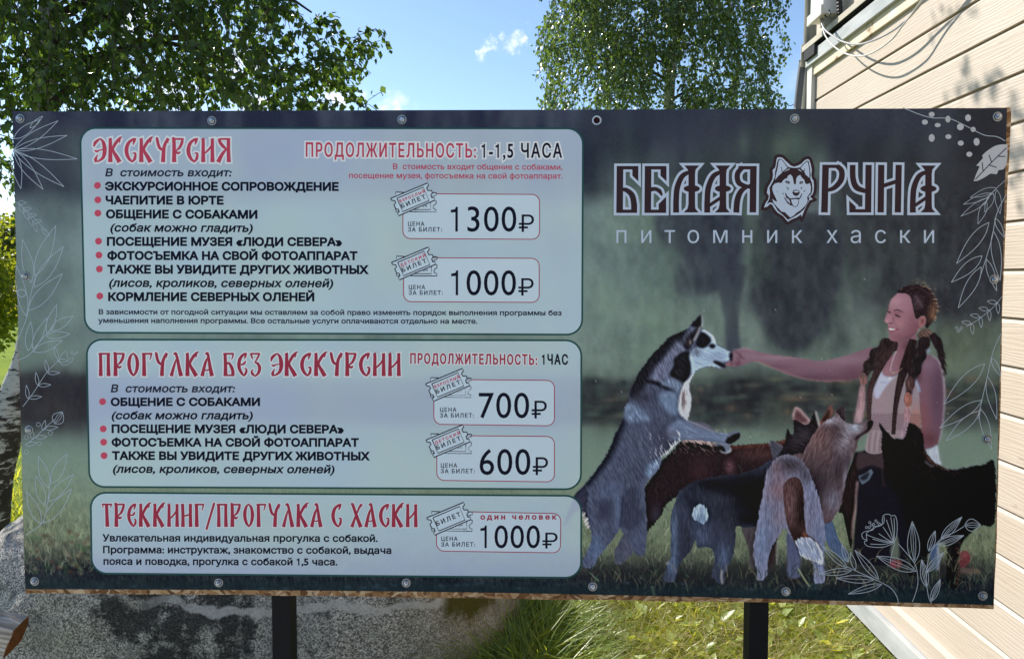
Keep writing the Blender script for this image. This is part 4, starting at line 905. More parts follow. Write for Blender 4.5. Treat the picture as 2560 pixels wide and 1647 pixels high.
# shoulder and bare arm hanging down
P([(600, 700), (650, 668), (700, 664), (755, 680), (800, 722), (825, 800), (836, 900), (838, 1000), (832, 1120), (815, 1260), (788, 1368), (740, 1408), (680, 1420), (650, 1300), (640, 1100), (632, 960), (610, 860), (590, 780)], (136, 94, 110), C4, lab=1, store='arm2')
A(790, 960, 70, 330, (96, 68, 88), C4, .8, 'arm2'); A(660, 1180, 60, 160, (150, 84, 86), C4, .6, 'arm2'); A(700, 740, 90, 60, (150, 112, 132), C4, .6, 'arm2'); A(720, 1340, 80, 70, (104, 58, 64), C4, .75, 'arm2'); A(625, 830, 30, 80, (90, 52, 60), C4, .6, 'arm2')
L([(735, 672), (790, 712), (822, 800), (836, 930), (836, 1060), (820, 1240), (790, 1366)], 11, (206, 190, 204), C4, .85, 1.5, taper=(.4, 1, 1, .7, .5))
P([(688, 1425), (740, 1408), (782, 1388), (800, 1500), (815, 1540), (760, 1540), (720, 1490)], (176, 182, 194), C4, bl=1.5, lab=1, fur=(4, .1))
# chest and neck
P([(470, 545), (530, 520), (600, 500), (610, 560), (580, 640), (545, 700), (520, 760), (480, 800), (430, 836), (370, 838), (328, 790), (330, 740), (370, 690), (430, 660), (462, 610)], (146, 102, 114), C4, lab=1, store='chest'); A(540, 590, 60, 70, (104, 66, 78), C4, .7, 'chest'); A(380, 800, 40, 50, (170, 124, 130), C4, .5, 'chest'); A(500, 720, 40, 60, (128, 82, 92), C4, .5, 'chest')
# crocheted top over a white vest
P([(330, 760), (322, 800), (300, 870), (262, 960), (250, 1130), (245, 1250), (205, 1430), (330, 1450), (440, 1340), (560, 1330), (652, 1260), (642, 1100), (634, 960), (610, 850), (585, 790), (520, 760), (470, 815), (430, 840), (365, 838)], (150, 134, 138), C4, lab=1, store='top')
ky, kx = np.mgrid[0:RH, 0:RW]; knit = ((ky + (kx // 2) % 2) % 3 == 0) * 1.0; S = STORE['top']; IMG[:] -= (S * knit * 13)[..., None]
A(320, 1080, 60, 160, (156, 130, 138), C4, .5, 'top'); A(600, 1180, 70, 120, (176, 116, 100), C4, .75, 'top'); A(560, 1000, 60, 120, (138, 132, 148), C4, .5, 'top')
P([(322, 790), (345, 826), (380, 838), (430, 840), (478, 812), (400, 880), (345, 950), (302, 1016), (270, 970), (288, 900), (306, 850)], (178, 180, 202), C4, lab=1, bl=1); L([(590, 830), (622, 900), (640, 960)], 18, (160, 178, 214), C4, .85, 1.5); L([(675, 650), (700, 625), (716, 640)], 22, (150, 164, 196), C4, .85, 1.5)
L([(326, 884), (376, 886)], 6, (130, 132, 160), C4, .8)
for i in range(15):                      # netting at the hem
    for j in range(6):
        x = 250 + i * 27 + (j % 2) * 13; y = 1145 + j * 22
        P([(x - 8, y), (x, y - 9), (x + 8, y), (x, y + 9)], (86, 62, 72), C4, .8, 1, clip='top')
for i in range(9): x = 215 + i * 14; L([(x + 20, 1275 + (i % 3) * 6), (x + 6, 1350), (x, 1440)], 8, [(184, 168, 170), (96, 76, 82), (140, 118, 122)][i % 3], C4, .8, 1)
# face
P([(478, 166), (445, 186), (410, 225), (394, 270), (388, 300), (378, 330), (366, 365), (358, 390), (364, 404), (382, 414), (386, 426), (383, 446), (390, 470), (394, 500), (400, 538), (428, 554), (476, 560), (536, 540), (600, 500), (644, 440), (660, 380), (640, 300), (600, 220), (552, 176)], (154, 110, 124), C4, lab=1, store='face')
A(430, 240, 60, 60, (168, 124, 138), C4, .6, 'face'); A(400, 380, 40, 34, (176, 122, 136), C4, .7, 'face'); A(560, 440, 90, 80, (128, 84, 96), C4, .7, 'face'); A(480, 520, 90, 40, (128, 80, 92), C4, .6, 'face'); A(470, 420, 50, 36, (166, 116, 128), C4, .5, 'face'); A(590, 320, 50, 90, (140, 98, 112), C4, .6, 'face')
L([(600, 330), (610, 430), (560, 520), (480, 552), (430, 548)], 70, (116, 74, 86), C4, .55, 14, clip='face'); L([(640, 420), (600, 500), (530, 545)], 40, (100, 62, 72), C4, .5, 9, clip='face'); A(450, 225, 50, 36, (180, 138, 150), C4, .5, 'face'); A(470, 400, 44, 30, (172, 118, 126), C4, .5, 'face'); A(372, 392, 14, 14, (188, 138, 150), C4, .6, 'face')
A(460, 330, 36, 14, (120, 74, 84), C4, .6, 'face'); A(400, 318, 14, 16, (124, 78, 88), C4, .5, 'face'); A(428, 372, 16, 34, (128, 84, 96), C4, .5, 'face')
L([(430, 312), (460, 304), (508, 322)], 12, (74, 46, 54), C4, .85, .5, taper=(.6, 1, .4)); L([(382, 291), (388, 280), (394, 290)], 7, (90, 58, 66), C4, .8)
L([(440, 342), (462, 352), (486, 358)], 13, (40, 24, 30), C4, .95, 0, taper=(.6, 1, .5)); L([(374, 311), (388, 320), (406, 326)], 10, (54, 36, 42), C4, .95); L([(446, 366), (470, 370)], 7, (122, 80, 92), C4, .6)
L([(392, 414), (408, 411), (424, 402)], 9, (96, 54, 64), C4, .85, .5); L([(428, 400), (430, 382), (420, 360)], 8, (126, 82, 94), C4, .6, 1); L([(438, 410), (462, 436), (470, 458)], 7, (124, 78, 90), C4, .55, 1)
P([(384, 443), (410, 442), (440, 454), (464, 460), (440, 476), (410, 476), (390, 468)], (140, 66, 76), C4); P([(390, 450), (412, 449), (448, 461), (420, 467), (396, 464)], (220, 208, 216), C4); L([(460, 452), (468, 464)], 8, (96, 56, 66), C4, .8, .5); L([(394, 488), (430, 496)], 9, (120, 72, 84), C4, .6, 1); A(560, 600, 40, 34, (92, 56, 66), C4, .7, 'chest')
# hair
P([(455, 170), (470, 146), (510, 122), (560, 106), (620, 100), (670, 108), (715, 135), (752, 185), (776, 250), (776, 320), (755, 380), (730, 420), (700, 452), (684, 440), (690, 380), (676, 350), (650, 352), (630, 372), (606, 372), (590, 310), (576, 240), (560, 190), (520, 172)], (36, 28, 33), C4, fur=(2, .25), rag=.5, lab=1, store='hair')
A(620, 240, 44, 60, (84, 66, 74), C4, .75, 'hair', (5, .2)); L([(600, 190), (640, 245), (660, 285)], 8, (122, 98, 106), C4, .7, 1.5); A(750, 330, 40, 90, (132, 98, 74), C4, .75, 'hair', (4, .35)); L([(560, 120), (640, 128), (700, 165), (735, 230), (745, 300)], 7, (78, 60, 58), C4, .7, 2); L([(620, 104), (690, 116), (750, 180), (780, 260), (776, 340), (750, 400)], 10, (190, 158, 128), C4, .65, 2.5, rag=.8)
for k in range(16):
    t = rr.uniform(0, 1); x = 480 + 300 * t; y = 150 - 60 * math.sin(t * 2.6) + 120 * max(0, t - .6); L([(x, y), (x + rr.normal(4, 8), y - rr.uniform(10, 26))], 3, (150, 126, 110), C4, .6, .5)
P([(634, 392), (650, 362), (672, 352), (688, 372), (684, 410), (664, 440), (644, 444), (632, 424)], (150, 102, 104), C4, lab=1); P([(650, 392), (664, 372), (674, 390), (662, 420)], (106, 62, 68), C4, bl=2); L([(632, 452), (630, 486)], 6, (196, 190, 200), C4, .8, 1)
P([(640, 470), (680, 452), (720, 462), (745, 500), (720, 530), (660, 540), (620, 520)], (96, 76, 70), C4, fur=(2, .35), rag=.6, lab=1)
# braids in front
L([(676, 540), (640, 660), (600, 780), (566, 890), (546, 1020)], 88, (38, 31, 35), C4, 1, 1, (4, .35), lab=1, taper=(.9, 1, 1, .7, .4)); L([(400, 560), (320, 640), (240, 745), (190, 850)], 84, (44, 35, 38), C4, 1, 1, (5, .35), lab=1, taper=(1, 1, .9, .5))
def bub(x, y, rx, ry, c, k=4): P([(x + rx * math.cos(t), y + ry * math.sin(t)) for t in np.linspace(0, 6.28, 13)[:-1]], c, C4, fur=(k, .22), rag=.35, lab=1); A(x - rx * .2, y - ry * .1, rx * .3, ry * .5, np.array(c) * 1.3 + 6, C4, .6, None, (k, .5)); L([(x - rx * .6, y + ry * .92), (x, y + ry * 1.02), (x + rx * .6, y + ry * .9)], 7, np.array(c) * 1.7 + 10, C4, .5, 1)
L([(730, 500), (780, 560), (806, 640), (826, 740), (846, 830)], 70, (36, 29, 33), C4, 1, 1, (3, .3), rag=.7, lab=1, taper=(1, 1, .8, .5, .2))
L([(590, 540), (560, 640), (520, 760), (490, 860), (466, 960), (446, 1080), (436, 1180), (428, 1300)], 78, (40, 31, 34), C4, 1, 0, (4, .2), lab=1, taper=(.8, 1, 1, .8, .65, .5, .45, .4))
for k in range(14): y = 860 + k * 32; x = 488 - k * 5; L([(x - 14, y - 10), (x, y + 6), (x + 14, y - 8)], 6, (92, 68, 64), C4, .7, 1)
bub(676, 570, 50, 54, (36, 29, 33)); bub(636, 668, 58, 60, (34, 28, 32)); bub(596, 780, 58, 60, (36, 30, 33)); bub(562, 892, 40, 56, (72, 52, 52)); bub(546, 1022, 34, 62, (140, 92, 82)); bub(536, 1140, 26, 58, (146, 112, 118)); L([(534, 1190), (520, 1260), (500, 1330)], 44, (152, 128, 140), C4, .9, 2, (4, .2), lab=1, taper=(.7, 1, .8))
L([(420, 620), (360, 690), (310, 770), (280, 840), (250, 910), (238, 1000), (234, 1100), (232, 1180)], 66, (54, 41, 43), C4, 1, 0, (4, .25), lab=1, taper=(.7, 1, 1, .8, .65, .6, .55, .5))
for k in range(9): y = 910 + k * 30; x = 246 - k * 2; L([(x - 15, y - 10), (x, y + 6), (x + 15, y - 8)], 6, (104, 78, 74), C4, .7, 1)
bub(232, 752, 48, 50, (46, 36, 38)); bub(186, 858, 34, 52, (118, 86, 84)); L([(182, 910), (176, 1000), (164, 1100), (140, 1210)], 66, (160, 128, 132), C4, 1, 2, (4, .16), lab=1, taper=(.5, .9, 1, .9)); A(150, 1160, 30, 60, (180, 156, 160), C4, .5)
for q in [(470, 560, 452, 640), (440, 560, 420, 650)]: L([(q[0], q[1]), (q[2], q[3])], 5, (140, 112, 100), C4, .6, 1)
for k in range(12): t = k / 11; x = 450 - 45 * math.sin(t * 1.5) ; y = 640 + 150 * t; P([(x + 5 * math.cos(a), y + 5 * math.sin(a)) for a in np.linspace(0, 6.28, 8)[:-1]], (206, 192, 200), C4, .9)
L([(500, 770), (460, 800), (420, 806)], 5, (188, 150, 132), C4, .8, .6); P([(412, 806), (428, 796), (444, 804), (436, 816), (418, 818)], (170, 136, 128), C4, .9); P([(388, 850), (400, 838), (412, 850), (404, 866), (386, 866)], (196, 200, 214), C4, .9)

# ---------- dark dog on the right
P([(1058, 240), (1066, 232), (1100, 272), (1140, 312), (1168, 340), (1215, 346), (1250, 336), (1262, 275), (1284, 222), (1300, 228), (1350, 262), (1384, 310), (1392, 360), (1398, 420), (1430, 480), (1500, 538), (1600, 572), (1720, 552), (1830, 536), (1915, 528), (1915, 958), (1810, 982), (1750, 1030), (1680, 1105), (1652, 1200), (1645, 1300), (1642, 1445), (1600, 1450), (1558, 1400), (1560, 1250), (1552, 1130), (1500, 1112), (1478, 1180), (1420, 1200), (1425, 1340), (1330, 1362), (1272, 1345), (1290, 1210), (1240, 900), (1180, 740), (1100, 640), (1092, 520), (1076, 400), (1080, 320)], (19, 18, 23), C7, fur=(2, .2), rag=.7, lab=7, store='dark')
A(1340, 320, 40, 60, (34, 28, 32), C7, .8, 'dark', (4, .3)); A(1400, 480, 60, 50, (36, 28, 30), C7, .7, 'dark', (3, .3)); L([(1390, 430), (1430, 490), (1500, 545), (1580, 572)], 20, (90, 64, 54), C7, .55, 3, (3, .4), rag=1, clip='dark'); L([(1400, 510), (1440, 545), (1465, 545)], 7, (176, 168, 172), C7, .8, 1); L([(1530, 566), (1620, 572), (1740, 552)], 6, (140, 132, 134), C7, .6, 1.5)
L([(1640, 1130), (1650, 1260), (1640, 1420)], 12, (100, 66, 54), C7, .6, 2, (1, .3), rag=1); L([(1080, 560), (1090, 660), (1095, 700)], 6, (110, 84, 70), C7, .5, 2)
P([(1664, 1190), (1690, 1172), (1722, 1190), (1736, 1230), (1715, 1275), (1670, 1300), (1655, 1260)], (104, 54, 58), C7, fur=(4, .08), lab=7); A(1700, 1200, 26, 26, (150, 84, 84), C7, .6); P([(1135, 1280), (1150, 1240), (1190, 1230), (1220, 1250), (1222, 1290), (1180, 1305)], (124, 58, 66), C7, bl=2); P([(1440, 1150), (1495, 1130), (1500, 1290), (1450, 1310)], (70, 88, 116), C7, bl=2); L([(1492, 1140), (1500, 1220), (1496, 1320)], 12, (200, 200, 205), C7, .8, 1.5); P([(1145, 1150), (1195, 1060), (1205, 1220), (1155, 1230)], (96, 104, 92), C7, bl=2); P([(1660, 1300), (1800, 1310), (1790, 1345), (1670, 1335)], (120, 98, 88), C7, .6, 4)

# ---------- tan and white dog seen from behind
P([(640, 905), (700, 930), (730, 1000), (760, 1090), (800, 1150), (832, 1225), (826, 1250), (795, 1250), (720, 1180), (665, 1090)], (82, 98, 132), C7, fur=(3, .1), rag=.4, lab=4)
P([(378, 1040), (470, 1120), (476, 1330), (470, 1375), (385, 1375), (380, 1200)], (88, 92, 122), C7, fur=(4, .1), bl=1, lab=4)
P([(420, 470), (500, 448), (520, 405), (560, 335), (615, 255), (690, 200), (722, 182), (738, 138), (760, 118), (790, 106), (806, 124), (808, 165), (804, 212), (855, 240), (905, 228), (960, 212), (1002, 204), (1018, 222), (1012, 250), (985, 292), (930, 325), (912, 345), (900, 385), (884, 440), (850, 520), (826, 600), (805, 700), (770, 850), (740, 900), (700, 960), (640, 960), (560, 800), (500, 600)], (104, 82, 88), C7, fur=(5, .22), rag=.7, lab=4, store='tan')
A(570, 690, 150, 180, (44, 38, 45), C7, .95, 'tan', (4, .2)); A(760, 560, 60, 150, (60, 50, 58), C7, .85, 'tan', (4, .25)); A(800, 330, 60, 130, (150, 146, 164), C7, .75, 'tan', (2, .2)); A(880, 260, 60, 50, (160, 164, 186), C7, .85, 'tan', (1, .15)); A(720, 800, 70, 100, (120, 118, 140), C7, .7, 'tan', (4, .15)); A(810, 640, 20, 90, (128, 124, 146), C7, .7, 'tan')
A(600, 330, 70, 90, (118, 86, 88), C7, .7, 'tan', (5, .2)); A(700, 210, 70, 34, (164, 160, 180), C7, .8, 'tan', (1, .15)); A(740, 300, 60, 70, (72, 56, 62), C7, .7, 'tan', (2, .25)); A(830, 520, 30, 80, (62, 58, 70), C7, .6, 'tan')
P([(738, 142), (765, 118), (790, 106), (804, 126), (808, 210), (780, 195), (760, 165)], (58, 48, 56), C7, lab=4, fur=(4, .2)); P([(975, 220), (1004, 205), (1018, 224), (1010, 256), (975, 290), (930, 318), (880, 355), (890, 330), (940, 300), (970, 268)], (36, 30, 36), C7, bl=1, clip='tan')
P([(302, 488), (262, 530), (230, 590), (214, 660), (196, 760), (176, 860), (160, 970), (140, 1060), (130, 1180), (140, 1260), (156, 1330), (150, 1390), (180, 1405), (205, 1392), (230, 1345), (238, 1240), (268, 1140), (318, 1060), (362, 1005), (430, 1100), (500, 1180), (575, 1280), (580, 1412), (618, 1420), (654, 1408), (652, 1260), (662, 1080), (650, 960), (632, 860), (600, 740), (560, 640), (520, 550), (470, 490), (400, 462), (350, 464)], (122, 120, 148), C7, fur=(4, .13), rag=.7, lab=4, store='rump')
A(400, 540, 120, 70, (66, 58, 66), C7, .9, 'rump', (2, .25)); A(300, 560, 40, 60, (118, 92, 100), C7, .6, 'rump', (4, .2)); A(320, 720, 90, 110, (132, 98, 106), C7, .75, 'rump', (4, .15)); A(560, 700, 50, 120, (128, 132, 166), C7, .7, 'rump', (4, .12)); A(200, 1120, 60, 240, (122, 136, 172), C7, .7, 'rump', (4, .1)); A(610, 1200, 50, 220, (118, 134, 172), C7, .7, 'rump', (4, .1)); A(330, 930, 60, 60, (140, 120, 130), C7, .5, 'rump', (4, .15)); A(250, 1120, 30, 100, (94, 96, 122), C7, .5, 'rump')
A(520, 620, 50, 60, (52, 46, 54), C7, .6, 'rump', (4, .2)); A(480, 900, 50, 130, (110, 108, 134), C7, .5, 'rump', (4, .15))
P([(352, 690), (400, 636), (455, 632), (492, 690), (502, 800), (506, 920), (515, 1010), (528, 1052), (590, 1095), (630, 1160), (642, 1230), (632, 1275), (575, 1250), (500, 1222), (452, 1150), (420, 1080), (382, 990), (362, 880), (352, 780)], (82, 58, 60), C7, fur=(4, .2), rag=.6, lab=4, store='tail')
A(480, 880, 46, 190, (40, 31, 34), C7, .9, 'tail', (4, .2)); A(390, 830, 40, 140, (112, 82, 88), C7, .7, 'tail', (4, .2)); A(440, 1040, 40, 50, (44, 34, 36), C7, .8, 'tail')
P([(440, 1105), (500, 1072), (560, 1085), (600, 1115), (636, 1180), (644, 1235), (634, 1278), (570, 1250), (500, 1225), (462, 1165)], (150, 156, 184), C7, fur=(3, .1), rag=.7, lab=4, store='tip'); L([(480, 1205), (540, 1240), (625, 1268), (640, 1200), (590, 1110)], 22, (220, 208, 206), C7, .75, 3, (3, .2), rag=1, clip='tip'); A(512, 1055, 22, 24, (150, 92, 70), C7, .7, 'tail')

# ---------- grey and white dog standing upright (painted last of the animals, before its hind legs' grass)
o6 = 1173
P([(140, 2070), (100, 2000), (60, 1930), (40, 1880), (-30, 1920), (-120, 2040), (-60, 1860), (-20, 1760), (60, 1680), (140, 1600), (240, 1700), (200, 1900)], (58, 58, 78), C5, fur=(6, .15), rag=.6, lab=5); L([(60, 1900), (95, 1990), (130, 2060)], 40, (196, 180, 176), C5, .8, 4, (6, .2), rag=.8, taper=(.4, 1, .6))
P([(1142, 92), (1156, 100), (1158, 150), (1154, 215), (1188, 236), (1232, 266), (1266, 302), (1292, 364), (1330, 388), (1384, 416), (1432, 452), (1428, 500), (1374, 545), (1378, 578), (1348, 592), (1300, 586), (1250, 572), (1200, 576), (1150, 590), (1092, 622), (1074, 662), (1042, 712), (1038, 772), (1056, 850), (1056, 920), (1042, 1000), (1030, 1066), (1130, 1080), (1222, 1106), (1288, 1170), (1400, 1180), (1460, 1163), (1500, 1178), (1502, 1215), (1474, 1252), (1420, 1280), (1368, 1276), (1300, 1264), (1180, 1254), (1080, 1244), (1000, 1246), (945, 1256), (890, 1312), (830, 1376), (775, 1402), (782, 1440), (765, 1495), (720, 1560), (660, 1620), (625, 1690), (632, 1800), (642, 1900), (652, 2050), (642, 2170), (632, 2288), (600, 2312), (545, 2292), (505, 2200), (470, 2140), (430, 2092), (404, 2052), (388, 2080), (340, 2152), (272, 2232), (212, 2310), (180, 2385), (150, 2425), (100, 2430), (68, 2420), (60, 2350), (108, 2262), (140, 2150), (138, 2060), (112, 1950), (100, 1850), (110, 1740), (95, 1650), (180, 1530), (250, 1430), (305, 1330), (352, 1210), (400, 1112), (436, 1040), (440, 960), (490, 880), (492, 800), (532, 720), (582, 620), (642, 540), (702, 460), (782, 378), (862, 300), (942, 264), (1040, 210), (1062, 178), (1102, 138)],
  (88, 92, 118), C5, fur=(3, .14), rag=.7, lab=5, store='up')
A(700, 1300, 200, 240, (98, 102, 128), C5, .6, 'up', (3, .14)); A(460, 1500, 160, 140, (92, 98, 126), C5, .5, 'up', (3, .14)); A(820, 1230, 110, 130, (58, 58, 76), C5, .6, 'up', (4, .2)); A(560, 1560, 90, 90, (74, 74, 96), C5, .5, 'up', (3, .2)); A(380, 1420, 90, 60, (80, 82, 108), C5, .5, 'up', (3, .2))
L([(1010, 250), (900, 310), (800, 400), (700, 500), (620, 620), (560, 740), (520, 860)], 185, (34, 32, 40), C5, .97, 8, (3, .25), clip='up', taper=(.8, 1, 1, .9, .8, .8, .5))
L([(450, 1030), (380, 1150), (320, 1300), (250, 1430), (150, 1570), (90, 1660)], 105, (34, 35, 46), C5, .95, 9, (2, .2), clip='up', taper=(.6, 1, 1, 1, .8, .6))
P([(690, 690), (720, 600), (800, 500), (870, 410), (920, 345), (975, 360), (990, 430), (905, 490), (872, 600), (835, 680), (760, 722)], (122, 124, 154), C5, .95, 7, (3, .16), clip='up')
P([(900, 500), (985, 436), (1040, 440), (1062, 540), (1042, 640), (988, 718), (905, 684), (858, 640), (898, 560)], (34, 32, 38), C5, .98, 4, (2, .25), clip='up')
L([(640, 700), (740, 728), (830, 768), (912, 800)], 38, (40, 37, 46), C5, .95, 4, (2, .2), clip='up'); P([(780, 730), (860, 680), (940, 700), (985, 740), (940, 810), (860, 770)], (132, 146, 178), C5, .85, 5, (3, .15), clip='up')
P([(755, 840), (800, 805), (860, 800), (930, 815), (945, 1000), (870, 1010), (800, 940)], (128, 146, 180), C5, .9, 9, (4, .08), clip='up')
A(620, 860, 90, 60, (64, 60, 74), C5, .7, 'up', (3, .25)); P([(438, 960), (480, 905), (560, 930), (640, 1000), (690, 1060), (600, 1085), (480, 1080), (440, 1030)], (128, 144, 178), C5, .9, 9, (3, .14), clip='up')
P([(985, 740), (1040, 700), (1040, 770), (1058, 850), (1058, 930), (1034, 1066), (990, 1046), (946, 1000), (940, 900), (958, 810)], (206, 200, 208), C5, .95, 4, (4, .14), clip='up'); A(985, 880, 24, 110, (140, 118, 124), C5, .75, 'up')
L([(1092, 622), (1050, 690), (1000, 740)], 34, (214, 214, 222), C5, .85, 4, (4, .1), clip='up')
P([(1152, 232), (1190, 236), (1234, 268), (1268, 304), (1294, 366), (1332, 390), (1384, 418), (1432, 452), (1424, 505), (1368, 530), (1262, 524), (1370, 578), (1300, 588), (1200, 576), (1092, 620), (1060, 640), (1052, 560), (1038, 470), (1096, 400), (1200, 392), (1226, 340), (1160, 262)], (160, 178, 206), C5, .97, 3, (1, .05), clip='up'); A(1100, 440, 50, 50, (126, 130, 158), C5, .7, 'up', (3, .2)); A(1300, 500, 90, 50, (142, 152, 182), C5, .6, 'up'); L([(1170, 232), (1240, 268), (1290, 360)], 22, (206, 220, 238), C5, .8, 4, clip='up')
P([(1152, 262), (1200, 280), (1238, 330), (1205, 372), (1160, 402), (1100, 372), (1112, 310)], (32, 29, 38), C5, .97, 4, (2, .2), clip='up'); P([(1222, 376), (1250, 366), (1276, 382), (1262, 402), (1232, 398)], (30, 26, 34), C5, .95, 1.5)
P([(982, 340), (1000, 285), (1060, 240), (1110, 215), (1142, 190), (1122, 262), (1082, 330), (1056, 382), (1030, 420), (990, 395)], (44, 39, 49), C5, .97, 3, (3, .2), clip='up'); L([(985, 360), (1004, 288), (1090, 222)], 26, (112, 118, 144), C5, .75, 5, (3, .15)); L([(1140, 196), (1118, 262), (1080, 336)], 14, (212, 206, 206), C5, .85, 2.5); P([(1056, 190), (1100, 136), (1142, 92), (1148, 190), (1100, 214)], (38, 33, 42), C5, .97, 1.5, (2, .2), clip='up'); L([(1144, 94), (1157, 140), (1156, 210)], 9, (206, 204, 210), C5, .85, 1.5); A(1048, 350, 12, 24, (172, 150, 140), C5, .7)
P([(1408, 456), (1436, 448), (1432, 520), (1414, 512)], (30, 26, 34), C5, .97, 1); P([(1258, 524), (1310, 530), (1374, 574), (1340, 580), (1292, 552)], (40, 22, 30), C5, .97, 1.5); 
P([(830, 1160), (950, 1050), (1100, 1112), (1280, 1172), (1400, 1184), (1380, 1272), (1200, 1252), (1000, 1240), (900, 1250)], (130, 142, 176), C5, .92, 7, (1, .08), clip='up'); P([(1040, 1078), (1200, 1098), (1288, 1168), (1200, 1150), (1080, 1105)], (112, 106, 126), C5, .95, 2, clip='up'); L([(1030, 1066), (1130, 1112), (1280, 1172), (1400, 1182)], 9, (206, 212, 226), C5, .7, 2, clip='up'); A(870, 1190, 60, 30, (104, 92, 108), C5, .5, 'up')
P([(1372, 1270), (1390, 1222), (1440, 1192), (1500, 1178), (1504, 1216), (1474, 1252), (1420, 1280)], (26, 22, 29), C5, .95, 1.5, clip='up'); L([(1400, 1215), (1440, 1182), (1490, 1172)], 12, (150, 154, 178), C5, .8, 2)
P([(1278, 1280), (1330, 1266), (1390, 1280), (1422, 1330), (1405, 1362), (1350, 1362), (1300, 1320)], (120, 124, 148), C5, lab=5, fur=(2, .1)); P([(1290, 1300), (1345, 1300), (1370, 1350), (1340, 1356), (1300, 1330)], (30, 26, 32), C5, bl=2); L([(1320, 1340), (1360, 1364), (1415, 1345), (1420, 1320)], 8, (222, 212, 214), C5, .85, 1.2)
L([(958, 1250), (890, 1316), (830, 1380), (770, 1408)], 44, (208, 196, 200), C5, .9, 5, (3, .25), rag=1, clip='up', taper=(.5, 1, 1, .6)); P([(640, 1500), (700, 1450), (770, 1420), (778, 1450), (735, 1540), (660, 1600)], (130, 148, 184), C5, .85, 7, (3, .2), clip='up')
P([(430, 1760), (500, 1680), (600, 1710), (625, 1780), (640, 1900), (600, 1990), (500, 2060), (420, 2020), (415, 1900)], (64, 66, 86), C5, .85, 9, (4, .18), clip='up'); P([(215, 1800), (310, 1780), (330, 1860), (280, 1980), (215, 1950)], (58, 56, 76), C5, .7, 14, (4, .15), clip='up')
A(180, 2250, 90, 150, (112, 130, 168), C5, .7, 'up', (3, .1)); A(300, 1720, 110, 90, (104, 116, 150), C5, .6, 'up', (4, .12)); A(600, 1790, 40, 110, (108, 116, 146), C5, .5, 'up', (4, .12)); A(580, 2180, 60, 110, (94, 102, 132), C5, .6, 'up', (4, .12)); A(380, 1900, 34, 180, (108, 122, 158), C5, .6, 'up', (4, .1))
L([(432, 1760), (420, 1900), (405, 2040)], 14, (44, 44, 58), C5, .6, 4, clip='up')
lum = IMG.mean(-1); base_ = np.select([LAB == 5, LAB == 4, LAB == 3], [.84, .93, .84], .9); f_ = base_ + (1 - base_) * np.clip((lum - 150) / 30, 0, 1); f_ = 1 - (1 - f_) * np.clip((lum - 40) / 40, 0, 1); dm = ((LAB >= 2) & (LAB <= 5)).astype(float)
IMG[:] = IMG * (1 - dm[..., None]) + IMG * dm[..., None] * f_[..., None] * np.array([.98, 1.0, .965])
hp = IMG.mean(-1); hp = hp - blur(hp, 9); IMG[:] += (dm * np.clip(hp, -40, 40) * .55)[..., None]
for nm, t_ in (('arm', (.85, .93, .90)), ('arm2', (.86, .93, .91)), ('chest', (.92, .96, .95)), ('face', (.97, 1.01, .98))):
    m_ = (STORE[nm] * (LAB == 1))[..., None]; IMG[:] = IMG * (1 - m_) + IMG * m_ * np.array(t_)
# grass in front of the paws, seed heads, shadow
grass_strokes(170, 1365, 2300, 1330, 1392, [(70, 88, 66), (44, 56, 50), (104, 110, 84), (34, 40, 42), (28, 44, 46), (120, 112, 92)], 12, 42, 2.2, .7, 64)
grass_strokes(60, 1930, 2330, 1290, 1380, [(120, 130, 96), (90, 104, 76), (150, 146, 116)], 16, 50, 1.8, .6, 65)
L([(1866, 1330), (1880, 1355), (1893, 1374)], 4, (150, 156, 120), DS, .8, .5); L([(1524, 1376), (1530, 1402)], 7, (104, 130, 100), DS, .8, .6); L([(1378, 1342), (1400, 1364)], 3, (110, 130, 108), DS, .7)
g2_ = np.clip((np.mgrid[0:RH, 0:RW][0] / RH - .965) / .02, 0, 1)[..., None]; IMG[:] = IMG * (1 - .6 * g2_) + np.array([30, 44, 48]) * .6 * g2_
for k in range(36): A(rr.uniform(80, 2300), rr.uniform(1368, 1385), 9, 4, (62, 86, 96), DS, .35)
for k in range(46):
    c = to_r([(rr.uniform(1440, 2480), rr.uniform(560, 1150))])[0].astype(int); IMG[c[1]:c[1] + 1, c[0]:c[0] + 1] = IMG[c[1], c[0]] * .5 + 90     # dust specks
IMG[:] += rr.normal(0, 1.6, IMG.shape); IMG[:] += (blur(rr.normal(0, 1, (RH, RW)), 2) * 3)[..., None]

# ---------- printed layers as flat meshes, cut along the figures' outlines
m_print = mat('printed vinyl', (.2, .2, .2), .36, .12); N = NT(m_print); N.base(N.n('ShaderNodeVertexColor', layer_name='Col').outputs['Color'])
N.bump(N.math('ADD', N.noise(N.co(), 3.2, 2), N.math('MULTIPLY', N.noise(N.co(), 900, 1), .004)), .22, .012)
INK = np.clip((lin(np.clip(IMG, 2, 235)) - .009) / PRINT_E, .003, .9)
def sag(st):                           # the lower hem hangs in a slight curve
    s, t = st[:, 0], st[:, 1]; return np.c_[np.zeros(len(s)), (np.sin(np.pi * s) * -10.5) * np.clip((t - .9) / .1, 0, 1)]
ii = np.arange(RH * RW).reshape(RH, RW); ss = np.stack(np.meshgrid(np.linspace(0, 1, RW), np.linspace(0, 1, RH)), -1).reshape(-1, 2)
NODE = B(happly(H_st2px, ss) + sag(ss), 0.0)
cell = LAB[:-1, :-1]
def cut(name, quads, parent, lab=None):
    used = np.unique(quads); m = np.full(RH * RW, -1); m[used] = np.arange(len(used))
    o = fastmesh(name, NODE[used], m[quads], m_print, parent=parent, root=sign, cols=INK.reshape(-1, 3)[used]); 
    if lab: o['label'] = lab
    return o
def quads_of(mask): r, c = np.nonzero(mask); return np.c_[ii[r, c], ii[r + 1, c], ii[r + 1, c + 1], ii[r, c + 1]]
